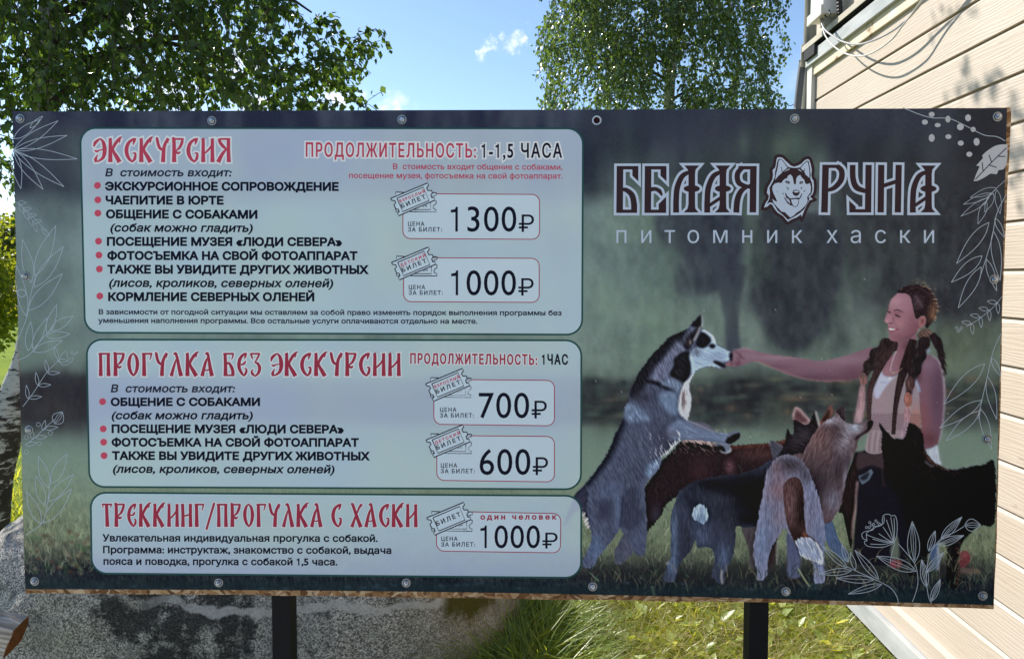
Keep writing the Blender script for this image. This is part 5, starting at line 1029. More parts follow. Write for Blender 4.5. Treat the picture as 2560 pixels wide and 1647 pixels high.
h2, w2 = (RH - 1) // 2 * 2, (RW - 1) // 2 * 2
blk = (cell[:h2, :w2].reshape(h2 // 2, 2, w2 // 2, 2) == 0).all((1, 3))
lowres = np.zeros((h2 // 2, w2 // 2), bool); lowres[: int(h2 / 2 * .78)] = True; coarse = blk & lowres
fine = (cell == 0); fine[:h2, :w2] &= ~np.repeat(np.repeat(coarse, 2, 0), 2, 1)
r, c = np.nonzero(coarse); q2 = np.c_[ii[2 * r, 2 * c], ii[2 * r + 2, 2 * c], ii[2 * r + 2, 2 * c + 2], ii[2 * r, 2 * c + 2]]
INKb = INK.copy()
banner = cut('banner', np.r_[q2, quads_of(fine)], sign)
for lab, name, text in [(1, 'printed_person', 'printed woman with long braids reaching out her hand'), (2, 'printed_dog', 'printed brown dog behind the others'), (3, 'printed_dog', 'printed black dog with white tail tip'), (4, 'printed_dog', 'printed tan and white dog seen from behind'), (5, 'printed_dog', 'printed grey and white husky standing upright'), (7, 'printed_dog', 'printed black dog at the right edge')]:
    cut(name, quads_of(cell == lab), banner, text)
# ------------------------------------------------------------------ vector print: panels, lettering, line drawings
def poly_area(p): x, y = p[:, 0], p[:, 1]; return .5 * np.sum(x * np.roll(y, -1) - np.roll(x, -1) * y)
def fill(contours, extra=None):
    """non-zero union of closed contours (photo px) -> verts, triangles"""
    vs, es, cs = [], [], []
    for c in contours:
        c = np.asarray(c, float)
        if len(c) > 1 and np.abs(c[0] - c[-1]).max() < 1e-6: c = c[:-1]
        c = c[np.abs(c - np.roll(c, 1, 0)).max(1) > 1e-4]
        if len(c) < 3: continue
        b = len(vs); n = len(c); vs += [Vector(p) for p in c]; es += [(b + i, b + (i + 1) % n) for i in range(n)]; cs.append(c)
    if not cs: return np.zeros((0, 2)), []
    if extra is not None: vs += [Vector(p) for p in extra]
    ov, oe, of, _, _, _ = delaunay_2d_cdt(vs, es, [], 0, 1e-5)
    V = np.array([v[:] for v in ov]); T_ = np.array([f for f in of]); M = V[T_].mean(1)
    A0 = np.concatenate(cs); B0 = np.concatenate([np.roll(c, -1, 0) for c in cs]); wn_ = np.zeros(len(M), int)
    for i in range(0, len(M), 400):                          # winding number of every triangle's centre
        m = M[i:i + 400]; y = m[:, 1:2]; x = m[:, 0:1]; up = (A0[:, 1] <= y) & (B0[:, 1] > y); dn = (A0[:, 1] > y) & (B0[:, 1] <= y)
        cr = (B0[:, 0] - A0[:, 0]) * (y - A0[:, 1]) - (x - A0[:, 0]) * (B0[:, 1] - A0[:, 1])
        wn_[i:i + 400] = (up & (cr > 0)).sum(1) - (dn & (cr < 0)).sum(1)
    ar = np.abs((V[T_[:, 1]] - V[T_[:, 0]])[:, 0] * (V[T_[:, 2]] - V[T_[:, 0]])[:, 1] - (V[T_[:, 1]] - V[T_[:, 0]])[:, 1] * (V[T_[:, 2]] - V[T_[:, 0]])[:, 0])
    return V, [tuple(t) for t in T_[(wn_ != 0) & (ar > 1e-7)]]
def offset(c, d):
    """move a closed contour outwards (to the left of clockwise-in-y-down travel) by d px, mitred"""
    c = np.asarray(c, float)
    if np.abs(c[0] - c[-1]).max() < 1e-6: c = c[:-1]
    keep = np.abs(c - np.roll(c, 1, 0)).max(1) > 1e-3; c = c[keep]
    if len(c) < 3: return c
    e = np.roll(c, -1, 0) - c; e /= np.linalg.norm(e, axis=1, keepdims=True); n1 = np.c_[e[:, 1], -e[:, 0]]; n0 = np.roll(n1, 1, 0)
    m = n0 + n1; l = (m ** 2).sum(1); k = l < .35
    m = np.where(k[:, None], unit(m) * 1.25, 2 * m / np.maximum(l, 1e-6)[:, None]); return c + m * d
class Ink:
    """collects flat print in one mesh with several inks; every layer lies a hair above the one before"""
    def __init__(s, h): s.h = h; s.V = []; s.F = []; s.M = []; s.mats = []; s.n = 0; s.px = []
    def mi(s, m):
        if m not in s.mats: s.mats.append(m)
        return s.mats.index(m)
    def add(s, contours, m, dh=0.0, extra=None):
        if len(contours) == 1: contours = [np.asarray(contours[0], float)]
        v, t = fill(contours, extra)
        if len(t) == 0: return
        w = B(v, s.h + dh); s.px.append(v); b = s.n; s.V.append(w); s.n += len(w); s.F += [tuple(b + i for i in f) for f in t]; s.M += [s.mi(m)] * len(t)
    def build(s, name, parent, label=None):
        V = np.concatenate(s.V); F = []
        for f in s.F:                                       # face the viewer
            a, b_, c = V[f[0]], V[f[1]], V[f[2]]; F.append(f if np.cross(b_ - a, c - a) @ BN > 0 else f[::-1])
        o = meshobj(name, V, F, s.mats, parent, sign, s.M)
        if label: o['label'] = label
        return o
def disc(x, y, r, n=20, ry=None): return [(x + r * math.cos(2 * math.pi * k / n), y + (ry or r) * math.sin(2 * math.pi * k / n)) for k in range(n)]
def ribbon(pts, w, closed=False, sm=True):
    q = catmull(pts, 6, closed) if sm else np.asarray(pts, float); w = np.broadcast_to(np.asarray(w, float), (len(pts),)) if np.ndim(w) else np.full(len(pts), float(w))
    n = len(q); ww = np.interp(np.linspace(0, 1, n), np.linspace(0, 1, len(w)), w) / 2
    if closed: q2 = np.r_[q, q[:1]]; t = np.roll(q, -1, 0) - np.roll(q, 1, 0)
    else: t = np.gradient(q, axis=0)
    t = t / (np.linalg.norm(t, axis=1, keepdims=True) + 1e-9); nn = np.c_[-t[:, 1], t[:, 0]]; a = q + nn * ww[:, None]; b = q - nn * ww[:, None]
    if closed: return [a, b[::-1]]
    return [np.r_[a, b[::-1]]]
def rrect(x0, y0, x1, y1, r, dy=0.0, n=8):
    out = []
    for cx, cy, a0 in ((x1 - r, y0 + r, -90), (x1 - r, y1 - r, 0), (x0 + r, y1 - r, 90), (x0 + r, y0 + r, 180)):
        for k in range(n + 1): a = R(a0 + 90 * k / n); x = cx + r * math.cos(a); out.append((x, cy + r * math.sin(a) + dy * (x - x0) / (x1 - x0)))
    return out
# ---- lettering from Blender's own text curves
_tc = {}; ONE_W = .10
def text_contours(s, track=1.0):
    k = (s, track)
    if k in _tc: return _tc[k]
    cu = bpy.data.curves.new('t', 'FONT'); cu.body = s; cu.size = 1; cu.space_character = track; cu.fill_mode = 'NONE'; cu.resolution_u = 4
    ob = bpy.data.objects.new('t', cu); COL.objects.link(ob); bpy.context.view_layer.update()
    me = ob.evaluated_get(bpy.context.evaluated_depsgraph_get()).to_mesh()
    co = np.array([v.co[:2] for v in me.vertices]); nxt = {}
    for e in me.edges: a, b = e.vertices; nxt.setdefault(a, []).append(b); nxt.setdefault(b, []).append(a)
    seen = set(); out = []
    for st in range(len(co)):
        if st in seen or st not in nxt: continue
        loop = [st]; seen.add(st); cur = min(nxt[st])
        while cur != st and cur not in seen:
            loop.append(cur); seen.add(cur); c = [q for q in nxt[cur] if q not in seen]
            if not c: break
            cur = c[0]
        if len(loop) > 2: out.append(co[loop])
    if s != '1' and '1' in s:
        one = text_contours('1')[0]; w1, h1_ = np.ptp(one, 0)
        for i, c in enumerate(out):
            if len(c) == len(one) and np.allclose(np.ptp(c, 0), (w1, h1_), atol=1e-3):
                x1, y0, y1 = c[:, 0].max(), c[:, 1].min(), c[:, 1].max(); sw = ONE_W * (y1 - y0); hh = y1 - y0
                out[i] = np.array([(x1 - sw, y0), (x1, y0), (x1, y1), (x1 - sw * .75, y1), (x1 - sw * 1.15, y1 - .095 * hh), (x1 - .30 * hh, y1 - .13 * hh), (x1 - .30 * hh, y1 - .235 * hh), (x1 - sw, y1 - .215 * hh)])
    ob.to_mesh_clear(); bpy.data.objects.remove(ob); bpy.data.curves.remove(cu); _tc[k] = out; return out
def inside(p, c):
    a, b = c, np.roll(c, -1, 0); k = (a[:, 1] > p[1]) != (b[:, 1] > p[1])
    return (((b[k, 0] - a[k, 0]) * (p[1] - a[k, 1]) / (b[k, 1] - a[k, 1]) + a[k, 0]) > p[0]).sum() % 2 == 1
_dc = {}
def directions(s, track):
    """+1 / -1 per contour: which way 'offset' has to go for the glyph to grow (after y is flipped)"""
    k = (s, track)
    if k not in _dc:
        cs = text_contours(s, track); out = []
        for i, c in enumerate(cs):
            best = c; ba = abs(poly_area(c))
            for j, o in enumerate(cs):
                if j != i and abs(poly_area(o)) > ba and o[:, 0].min() < c[0, 0] < o[:, 0].max() and inside(c[0], o): best, ba = o, abs(poly_area(o))
            f = best * np.array([1, -1.]); out.append(1 if abs(poly_area(offset(f, 1e-3))) > abs(poly_area(f)) else -1)
        _dc[k] = out
    return _dc[k]
CAP = None
def text_px(s, x0, x1, y0, y1, cap, wgt=0.0, shear=0.0, track=1.0, rot=0.0):
    """contours in photo px: left end x0, right end x1, baseline y0 -> y1, capital height cap, extra weight wgt px"""
    global CAP
    if CAP is None: h = np.concatenate(text_contours('Н')); CAP = (h[:, 1].max(), h[:, 1].min())
    cs = text_contours(s, track); dirs = directions(s, track); allp = np.concatenate(cs); mn, mxx = allp[:, 0].min(), allp[:, 0].max()
    sy = (cap - 2 * wgt) / (CAP[0] - CAP[1]); sx = (x1 - x0 - 2 * wgt - shear * cap * .8) / (mxx - mn); out = []
    for c in cs:
        x = (c[:, 0] - mn) * sx + wgt; y = (c[:, 1] - CAP[1]) * sy + wgt; p = np.c_[x0 + x + shear * y, -y]
        if wgt: p = offset(p, wgt * dirs[len(out)])
        p[:, 1] += y0 + (y1 - y0) * (p[:, 0] - x0) / (x1 - x0)
        if rot:
            d = p - np.array([x0, y0]); ca, sa = math.cos(rot), math.sin(rot); p = np.c_[d[:, 0] * ca + d[:, 1] * sa, -d[:, 0] * sa + d[:, 1] * ca] + np.array([x0, y0])
        out.append(p)
    return out
def grow(c, d):                         # grow (or shrink, d < 0) a simple contour whatever its direction
    c = np.asarray(c, float); q = offset(c, d); return q if (abs(poly_area(q)) > abs(poly_area(c))) == (d > 0) else offset(c, -d)

I_BLACK = inkmat('black ink', (26, 27, 38)); I_NAVY = inkmat('grey-black ink', (38, 40, 54)); I_RED = inkmat('red ink', (150, 58, 76)); I_RED2 = inkmat('dark red ink', (128, 46, 62)); I_HALO = inkmat('white halo', (182, 184, 206)); I_GREEN = inkmat('dark green outline', (36, 66, 66)); I_LINE = inkmat('white line ink', (136, 146, 158)); I_LOGOW = inkmat('white logo ink', (146, 158, 176)); I_LOGOD = inkmat('dark brown logo ink', (47, 38, 42)); I_DOT = inkmat('red bullet ink', (160, 66, 84)); I_GREYW = inkmat('grey white ink', (140, 144, 152))
def panelmat(name, c0, c1, c2):
    m = mat(name, rough=.42, spec=.12); N = NT(m); co = N.co()
    a = N.noise(N.n('ShaderNodeMapping', {'Vector': co, 'Scale': (1, 1, .45)}).outputs[0], 7, 5, .6); b = N.noise(N.n('ShaderNodeMapping', {'Vector': co, 'Scale': (.5, 1, 1)}).outputs[0], 4.5, 3)
    c = N.mix(N.maprange(a, .42, .60, 0, 1, True), tuple(ink(c0)), tuple(ink(c1))); c = N.mix(N.maprange(b, .5, .68, 0, .8, True), c, tuple(ink(c2))); N.base(c); return m
PANEL = panelmat('pale panel ink', (138, 157, 168), (137, 149, 175), (136, 158, 162)); PANEL3 = panelmat('pale panel ink with faint turf', (146, 165, 172), (152, 167, 188), (142, 161, 164)); CARD = inkmat('pale price box ink', (160, 175, 203))
# -- three text panels (photo px), each: outline ring + fill
Dk = lambda v: v * K
def wavy(poly, f):
    p = np.asarray(poly, float); return np.c_[p[:, 0], p[:, 1] + f(p[:, 0])]
PAN = [(rrect(204, 322, 1454, 834, 34), (3.0, 4.0, 1, 0)), (rrect(220, 849, 1451, 1218, 34), (1, 4, 6, 0)), (rrect(231, 1233, 1451, 1441, 34), (0, 6, 6, 0))]
# corners measured per panel: TL, TR, BR, BL (photo px)
PC = [[(203, 323), (1455, 324), (1453, 834), (215, 829)], [(219, 851), (1451, 853), (1450, 1220), (226, 1214)], [(229, 1233), (1451, 1241), (1450, 1441), (232, 1430)]]
def quad_rr(c, r, n=8):
    H = homog([(0, 0), (1, 0), (1, 1), (0, 1)], c); w = math.dist(c[0], c[1]); h = math.dist(c[1], c[2]); p = np.array(rrect(0, 0, w, h, r, 0, n)) / np.array([w, h])
    out = []                                              # also subdivide the straight sides
    for a, b in zip(p, np.roll(p, -1, 0)):
        m = 1 if np.abs(a - b).max() < .08 else 6
        for k in range(m): out.append(a + (b - a) * k / m)
    return happly(H, np.array(out))
# the panels are a see-through white: the blurred landscape shows faintly through them
M_PANEL = mat('pale panel ink', rough=.42, spec=.12); N = NT(M_PANEL); N.base(N.n('ShaderNodeVertexColor', layer_name='Col').outputs['Color'])
SOFT = np.stack([blur(blur(IMG[..., k], 7), 5) for k in range(3)], -1)
panels = []
for i, c in enumerate(PC):
    k = Ink(.0002); q = quad_rr(c, 36); k.add([grow(q, 4.6)], I_GREEN, 0)
    gx, gy = np.meshgrid(np.arange(q[:, 0].min() + 6, q[:, 0].max() - 5, 9 if i < 2 else 5), np.arange(q[:, 1].min() + 6, q[:, 1].max() - 5, 9 if i < 2 else 5)); gp = np.c_[gx.ravel(), gy.ravel()]
    n_ = len(k.px[0]); k.add([q], M_PANEL, .00006, gp); o = k.build('text_panel', banner)
    px = np.concatenate(k.px); r_ = np.clip(to_r(px), 0, [RW - 1, RH - 1]).astype(int); bgc = SOFT[r_[:, 1], r_[:, 0]] if i < 2 else (.5 * SOFT + .5 * IMG)[r_[:, 1], r_[:, 0]]
    col = np.array([145, 161, 170]) + (bgc - np.array([92, 104, 100])) * np.array([.13, .19, .08]) + (vnoise(np.c_[px * .006, px[:, :1] * 0 + i], 1, 70, 3) * 8)[:, None] * np.array([-.5, -.4, .8]); c4 = np.ones((len(px), 4), np.float32); c4[:, :3] = ink(col)
    ca = o.data.color_attributes.new('Col', 'FLOAT_COLOR', 'POINT'); ca.data.foreach_set('color', c4.ravel()); panels.append(o)

# -- body lettering. display coordinates of the zoomed overview (2394 px wide) -> photo px
def T(ink_, s, x0, x1, y, cap, m, wgt=0., shear=0., y1=None, track=1., halo=0., hm=None):
    cs = text_px(s, x0 * K, x1 * K, y * K, (y if y1 is None else y1) * K, cap * K, wgt * K, shear, track)
    if halo: ink_.add([offset(c, halo * K * g_) for c, g_ in zip(cs, directions(s, track))], hm or I_HALO, 0)
    ink_.add(cs, m, .00006)
b1 = Ink(.0004)
T(b1, 'В  стоимость входит:', 246, 543, 413, 19, I_NAVY, .75, .19, 413)
rows1 = [('ЭКСКУРСИОННОЕ СОПРОВОЖДЕНИЕ', 246, 792, 446, 447, 21), ('ЧАЕПИТИЕ В ЮРТЕ', 247, 523, 478.5, 479, 21), ('ОБЩЕНИЕ С СОБАКАМИ', 248, 602, 511, 512, 21), ('ПОСЕЩЕНИЕ МУЗЕЯ «ЛЮДИ СЕВЕРА»', 250, 800, 575, 576, 21), ('ФОТОСЪЕМКА НА СВОЙ ФОТОАППАРАТ', 251, 836, 608, 608.5, 21), ('ТАКЖЕ ВЫ УВИДИТЕ ДРУГИХ ЖИВОТНЫХ', 251, 861, 640, 641, 21), ('КОРМЛЕНИЕ СЕВЕРНЫХ ОЛЕНЕЙ', 253, 735, 704, 704.5, 21)]
for s, x0, x1, y, y1, cap in rows1: T(b1, s, x0, x1, y, cap, I_BLACK, 1.35, 0, y1)
T(b1, '(собак можно гладить)', 257, 593, 542, 20, I_BLACK, .85, .2, 543); T(b1, '(лисов, кроликов, северных оленей)', 254, 781, 671, 20, I_BLACK, .85, .2, 672)
for x, y in [(228, 434), (229, 467.5), (229, 498.5), (230.5, 564), (231.5, 596.5), (232.5, 629), (233.5, 692)]: b1.add([disc(x * K, y * K, 8 * K)], I_DOT)
T(b1, 'В зависимости от погодной ситуации мы оставляем за собой право изменять порядок выполнения программы без', 231, 1313, 735, 12.5, I_NAVY, .5, 0, 737.5); T(b1, 'уменьшения наполнения программы. Все остальные услуги оплачиваются отдельно на месте.', 230, 1116, 755, 12.5, I_NAVY, .5, 0, 757)
T(b1, 'В  стоимость входит общение с собаками,', 919, 1315, 396, 13.5, I_RED, .3, 0, 397.5); T(b1, 'посещение музея, фотосъемка на свой фотоаппарат.', 816, 1315, 417, 13.5, I_RED, .3, 0, 418.5)
b1.build('body_lettering', banner)
b2 = Ink(.0004)
T(b2, 'В  стоимость входит:', 259, 551, 917, 19, I_NAVY, .75, .19)
for s, x0, x1, y, y1, cap in [('ОБЩЕНИЕ С СОБАКАМИ', 259, 608, 949, 949, 20), ('ПОСЕЩЕНИЕ МУЗЕЯ «ЛЮДИ СЕВЕРА»', 261, 804, 1012, 1013, 20.5), ('ФОТОСЪЕМКА НА СВОЙ ФОТОАППАРАТ', 261, 839, 1043.5, 1044, 20.5), ('ТАКЖЕ ВЫ УВИДИТЕ ДРУГИХ ЖИВОТНЫХ', 262, 864, 1074.5, 1076, 20.5)]: T(b2, s, x0, x1, y, cap, I_BLACK, 1.3, 0, y1)
T(b2, '(собак можно гладить)', 260, 593, 980, 19.5, I_BLACK, .85, .2); T(b2, '(лисов, кроликов, северных оленей)', 263, 784, 1105, 19.5, I_BLACK, .85, .2, 1106)
for x, y in [(240, 938.5), (241.5, 1002), (242.5, 1033), (243.5, 1064.5)]: b2.add([disc(x * K, y * K, 8 * K)], I_DOT)
b2.build('body_lettering', banner)
for row in [('Увлекательная индивидуальная прогулка с собакой.', 240, 883, 1265, 1266), ('Программа: инструктаж, знакомство с собакой, выдача', 241, 915, 1292.5, 1294), ('пояса и поводка, прогулка с собакой 1,5 часа.', 242, 789, 1319.5, 1321)]:
    b3 = Ink(.0004); T(b3, row[0], row[1], row[2], row[3], 17.5, I_BLACK, .75, 0, row[4]); b3.build('body_lettering', banner)

# -- old Slavonic display capitals: strokes (x, y up, width) in units of the letter height
G = {
 'Э': (.50, [[(.03, .64, .05), (.08, .80, .13), (.20, .92, .10), (.30, .98, .03)], [(.28, .99, .04), (.40, .84, .13), (.455, .60, .17), (.45, .36, .16), (.37, .16, .12), (.16, .015, .05)], [(.13, .0, .10), (.10, .12, .13), (.16, .27, .05), (.20, .32, .02)], [(.05, .50, .03), (.14, .45, .09), (.26, .50, .05), (.42, .52, .05)]]),
 'К': (.56, [[(.08, 1, .14), (.10, .9, .13), (.10, .5, .15), (.10, 0, .18)], [(.18, .50, .07), (.24, .66, .12), (.36, .86, .13), (.50, .985, .14), (.53, .985, .15)], [(.20, .60, .05), (.24, .42, .12), (.34, .24, .16), (.47, .0, .18)], [(.48, .97, .07), (.46, .80, .03)]]),
 'С': (.50, [[(.47, .985, .05), (.34, .94, .10), (.18, .80, .13), (.10, .56, .16), (.12, .32, .15), (.22, .12, .12), (.36, .0, .05)], [(.43, 1.0, .13), (.40, .86, .10), (.36, .72, .03)], [(.33, .01, .05), (.42, .14, .12), (.45, .28, .10), (.44, .37, .08), (.35, .38, .05)]]),
 'У': (.56, [[(.03, .99, .07), (.08, .97, .12), (.13, .74, .12), (.20, .58, .12), (.34, .49, .07)], [(.54, .99, .13), (.45, .86, .12), (.37, .66, .13), (.34, .40, .15), (.32, 0, .17)], [(.52, .96, .07), (.52, .78, .02)]]),
 'Р': (.50, [[(.03, .97, .05), (.10, .96, .14), (.115, .5, .15), (.115, 0, .18)], [(.04, .965, .07), (.30, .965, .08), (.49, .965, .08)], [(.46, .985, .09), (.42, .80, .12), (.34, .62, .11), (.22, .50, .06), (.17, .44, .05)], [(.18, .44, .07), (.27, .38, .11), (.37, .43, .05)]]),
 'И': (.55, [[(.07, .99, .15), (.10, .9, .13), (.10, .5, .14), (.10, 0, .17)], [(.46, .99, .15), (.465, .9, .13), (.465, .5, .14), (.47, 0, .17)], [(.12, .34, .05), (.24, .44, .08), (.36, .58, .08), (.44, .74, .05)]]),
 'Я': (.56, [[(.47, 1, .14), (.47, .5, .14), (.485, 0, .17)], [(.12, .965, .07), (.30, .965, .08), (.5, .965, .08)], [(.10, .985, .12), (.14, .82, .13), (.26, .66, .13), (.40, .53, .07)], [(.42, .56, .06), (.28, .42, .12), (.16, .22, .15), (.06, 0, .18)]]),
 'П': (.52, [[(.09, 1, .13), (.10, .5, .14), (.10, 0, .17)], [(.42, 1, .13), (.42, .5, .14), (.43, 0, .17)], [(.0, .965, .05), (.1, .965, .08), (.42, .965, .08), (.5, .97, .06)]]),
 'О': (.54, [[(.28, 1, .04), (.16, .86, .11), (.10, .62, .15), (.11, .38, .15), (.19, .14, .12), (.31, .0, .04)], [(.26, 1, .04), (.39, .84, .12), (.445, .58, .15), (.43, .34, .14), (.37, .14, .11), (.26, .0, .05)]]),
 'Г': (.44, [[(.09, .97, .14), (.10, .5, .15), (.105, 0, .18)], [(.0, .965, .05), (.1, .965, .08), (.44, .965, .08)], [(.41, .99, .08), (.38, .82, .06), (.33, .68, .02)]]),
 'Л': (.56, [[(.16, .93, .05), (.25, .98, .11), (.33, .72, .12), (.39, .4, .14), (.48, 0, .18)], [(.30, .80, .03), (.22, .56, .09), (.14, .28, .12), (.07, 0, .16)]]),
 'А': (.56, [[(.20, .93, .05), (.29, .99, .11), (.35, .72, .12), (.40, .4, .14), (.48, 0, .18)], [(.32, .84, .03), (.22, .62, .11), (.14, .32, .13), (.07, 0, .16)], [(.16, .28, .05), (.28, .25, .06), (.42, .34, .05)]]),
 'Б': (.48, [[(.08, 1, .13), (.10, .5, .14), (.10, 0, .17)], [(.0, .965, .05), (.12, .965, .08), (.44, .965, .08)], [(.42, .99, .08), (.40, .82, .06), (.34, .70, .02)], [(.14, .46, .04), (.22, .58, .08), (.34, .42, .13), (.41, .20, .14), (.40, .0, .14)], [(.1, .035, .07), (.4, .035, .07)]]),
 'Е': (.46, [[(.42, .985, .05), (.30, .94, .10), (.16, .78, .13), (.10, .55, .15), (.12, .32, .14), (.22, .12, .11), (.33, .0, .05)], [(.39, 1.0, .10), (.37, .86, .09), (.33, .74, .03)], [(.31, .01, .05), (.39, .14, .11), (.41, .28, .08), (.34, .36, .04)], [(.12, .52, .05), (.24, .50, .07), (.33, .56, .10), (.38, .66, .03)]]),
 'З': (.48, [[(.04, .99, .08), (.10, .82, .08), (.13, .72, .02)], [(.06, .965, .07), (.42, .965, .08)], [(.42, .985, .08), (.34, .80, .08), (.22, .58, .05)], [(.20, .60, .04), (.34, .54, .11), (.42, .36, .14), (.37, .14, .12), (.22, -.01, .05)], [(.24, -.01, .04), (.12, .10, .12), (.09, .22, .07), (.16, .30, .03)]]),
 'Т': (.46, [[(.21, 1, .14), (.23, .5, .15), (.25, 0, .18)], [(.0, .965, .08), (.46, .965, .08)], [(.03, .985, .08), (.06, .80, .02)], [(.44, .985, .08), (.39, .80, .02)]]),
 'Н': (.54, [[(.08, 1, .14), (.10, .5, .14), (.10, 0, .17)], [(.44, 1, .14), (.44, .5, .14), (.45, 0, .17)], [(.1, .46, .06), (.28, .50, .08), (.44, .54, .06)]]),
 'Х': (.56, [[(.03, .97, .06), (.10, .98, .13), (.20, .72, .13), (.34, .34, .15), (.48, 0, .18)], [(.53, .99, .13), (.42, .86, .10), (.31, .62, .07), (.20, .36, .10), (.07, 0, .16)]]),
 '/': (.40, [[(.02, -.12, .10), (.18, .40, .10), (.38, 1.04, .10)]]),
}
def slavic(k, s, x0, x1, yt, yb, m, slope=0., halo=2.6, gap=.085):
    """lettering between x0 and x1, top yt, base yb (photo px)"""
    tot = sum(.30 if ch == ' ' else G[ch][0] + gap for ch in s) - gap; sx = (x1 - x0) / tot; sy = yb - yt; x = 0; fills = []; halos = []
    for ch in s:
        if ch == ' ': x += .30; continue
        w, strokes = G[ch]
        for st in strokes:
            q = np.array([(x0 + (x + a) * sx, yb - b * sy + slope * (x + a) / tot) for a, b, _ in st]); wd = [c * (sx * .55 + sy * .45) * 1.02 for _, _, c in st]
            r = ribbon(q, wd)[0]; r = r if poly_area(r) > 0 else r[::-1]; fills.append(r); h = grow(r, halo); halos.append(h if poly_area(h) > 0 else h[::-1])
        x += w + gap
    k.add(halos, I_HALO, 0); k.add(fills, m, .00006)
h1 = Ink(.0004); slavic(h1, 'ЭКСКУРСИЯ', 233, 577, 346, 406, I_RED, 0, 4.2)
def T2(k, s, x0, x1, y, cap, m, wgt, y1, track, halo): T(k, s, x0, x1, y, cap, m, wgt, 0, y1, track, halo)
T2(h1, 'ПРОДОЛЖИТЕЛЬНОСТЬ:', 715, 1113, 367, 34, I_RED, .75, 369.5, 1.22, 3.8); T2(h1, '1-1,5 ЧАСА', 1126, 1314, 369.5, 35, I_BLACK, .8, 369.5, 1.22, 3.8)
h1.build('heading_lettering', banner)
h2_ = Ink(.0004); slavic(h2_, 'ПРОГУЛКА БЕЗ ЭКСКУРСИИ', 246, 1002, 882, 940, I_RED2, 0, 3.0)
T2(h2_, 'ПРОДОЛЖИТЕЛЬНОСТЬ:', 959, 1256, 850, 25, I_RED2, .8, 853, 1.26, 2.0); T2(h2_, '1ЧАС', 1267, 1328, 852, 25, I_BLACK, .9, 852.5, 1.26, 0)
h2_.build('heading_lettering', banner)
h3 = Ink(.0004); slavic(h3, 'ТРЕККИНГ/ПРОГУЛКА С ХАСКИ', 255, 1044, 1258, 1316, I_RED2, 1.0, 1.8); h3.build('heading_lettering', banner)

# -- price boxes with their little tickets (local frame of the first one, crop at (900,450), scale 3.85)
def ticket(k, ox, oy, s, kind):
    """ox, oy: photo px of the box's ticket; s: scale to photo px per crop px"""
    f = lambda pts: [(ox + x * s, oy + y * s) for x, y in pts]
    back = [(344, 118), (740, 122), (738, 148), (712, 152), (690, 176), (690, 196), (734, 200), (732, 230), (706, 250), (706, 276), (730, 290), (736, 308), (360, 308), (376, 300), (372, 280), (345, 282), (344, 140)]
    bk = [(344, 118), (735, 123), (735, 147), (706, 160), (700, 180), (716, 196), (735, 202), (733, 230), (708, 248), (708, 274), (735, 290), (735, 308), (345, 305), (346, 285), (372, 283), (372, 300), (348, 262)]
    k.add([f(bk)], CARD, 0); 
    for r in ([(420, 120), (344, 118), (346, 140)], [(690, 122), (735, 123), (735, 147), (705, 158), (680, 165), (682, 185), (716, 198), (735, 203)], [(735, 203), (733, 228), (706, 250), (706, 274), (733, 288), (735, 308), (480, 306)], [(680, 215), (680, 286), (500, 286)], [(346, 282), (346, 306), (378, 300), (372, 282), (346, 282)]):
        for q in ribbon(f(r), 9.5 * s, False, False): k.add([q], I_BLACK, .00006)
    fr_ = [(297, 178), (652, 30), (660, 52), (642, 78), (655, 104), (688, 102), (697, 126), (682, 146), (692, 172), (712, 172), (722, 195), (372, 346), (362, 322), (378, 306), (368, 282), (345, 280), (328, 240), (345, 222), (336, 200), (305, 196)]
    k.add([f(fr_)], CARD, .00012)
    for q in ribbon(f(fr_ + fr_[:1]), 10.5 * s, False, False): k.add([q], I_BLACK, .00018)
    inn = [(356, 178), (610, 70), (664, 200), (412, 306), (356, 178)]
    for q in ribbon(f(inn), 9.5 * s, False, False): k.add([q], I_BLACK, .00018)
    for q in ([(600, 262), (640, 245)], [(640, 262), (640, 243)]):
        for z in ribbon(f(q), 8 * s, False, False): k.add([z], I_BLACK, .00006)
    an = R(22.5)
    def tt(s_, x, y, wd, cap, m): x_, y_ = f([(x, y)])[0]; k.add(text_px(s_, x_, x_ + wd * s, y_, y_, cap * s, 1.6 * s, 0, 1.45, an), m, .00024)
    if kind: tt(kind, 386, 222, 262, 31, I_RED); tt('БИЛЕТ', 404, 274, 252, 42, I_BLACK)
    else: tt('БИЛЕТ', 396, 258, 250, 46, I_BLACK)
def pricebox(c, price, px, cyl, tick, kind, extra=None):
    k = Ink(.0004); q = quad_rr(c, 19, 6); k.add([grow(q, 1.1)], I_RED2, 0); k.add([grow(q, -1.1)], CARD, .00006)
    T3 = lambda s, x0, x1, y, cap, m, w, tr=1.0: k.add(text_px(s, x0, x1, y, y, cap, w, 0, tr), m, .00012)
    n = len(price); (x0, x1, yb, cap) = px
    T3(price, x0, x1, yb, cap, I_BLACK, cap * .004, 1.06); (rx0, rx1, ryb, rcap) = (x1 + 6, x1 + 44, yb, cap * .66); T3('₽', rx0, rx1, ryb + 1, rcap, I_BLACK, .1)
    (lx, ly) = cyl; T3('ЦЕНА', lx, lx + 41, ly, 11, I_NAVY, .35, 1.25); T3('ЗА БИЛЕТ:', lx, lx + 85, ly + 14.2, 11, I_NAVY, .35, 1.25)
    if extra: T3(*extra)
    ticket(k, *tick, kind); return k.build('price_box', banner)
s385 = 1 / 3.85; s405 = 1 / 4.052
pricebox([(1008, 484.5), (1349, 486.5), (1349, 598.5), (1007, 596.5)], '1300', (1127, 1291, 579, 66), (1020, 565), (900, 450, s385), 'ВЗРОСЛЫЙ')
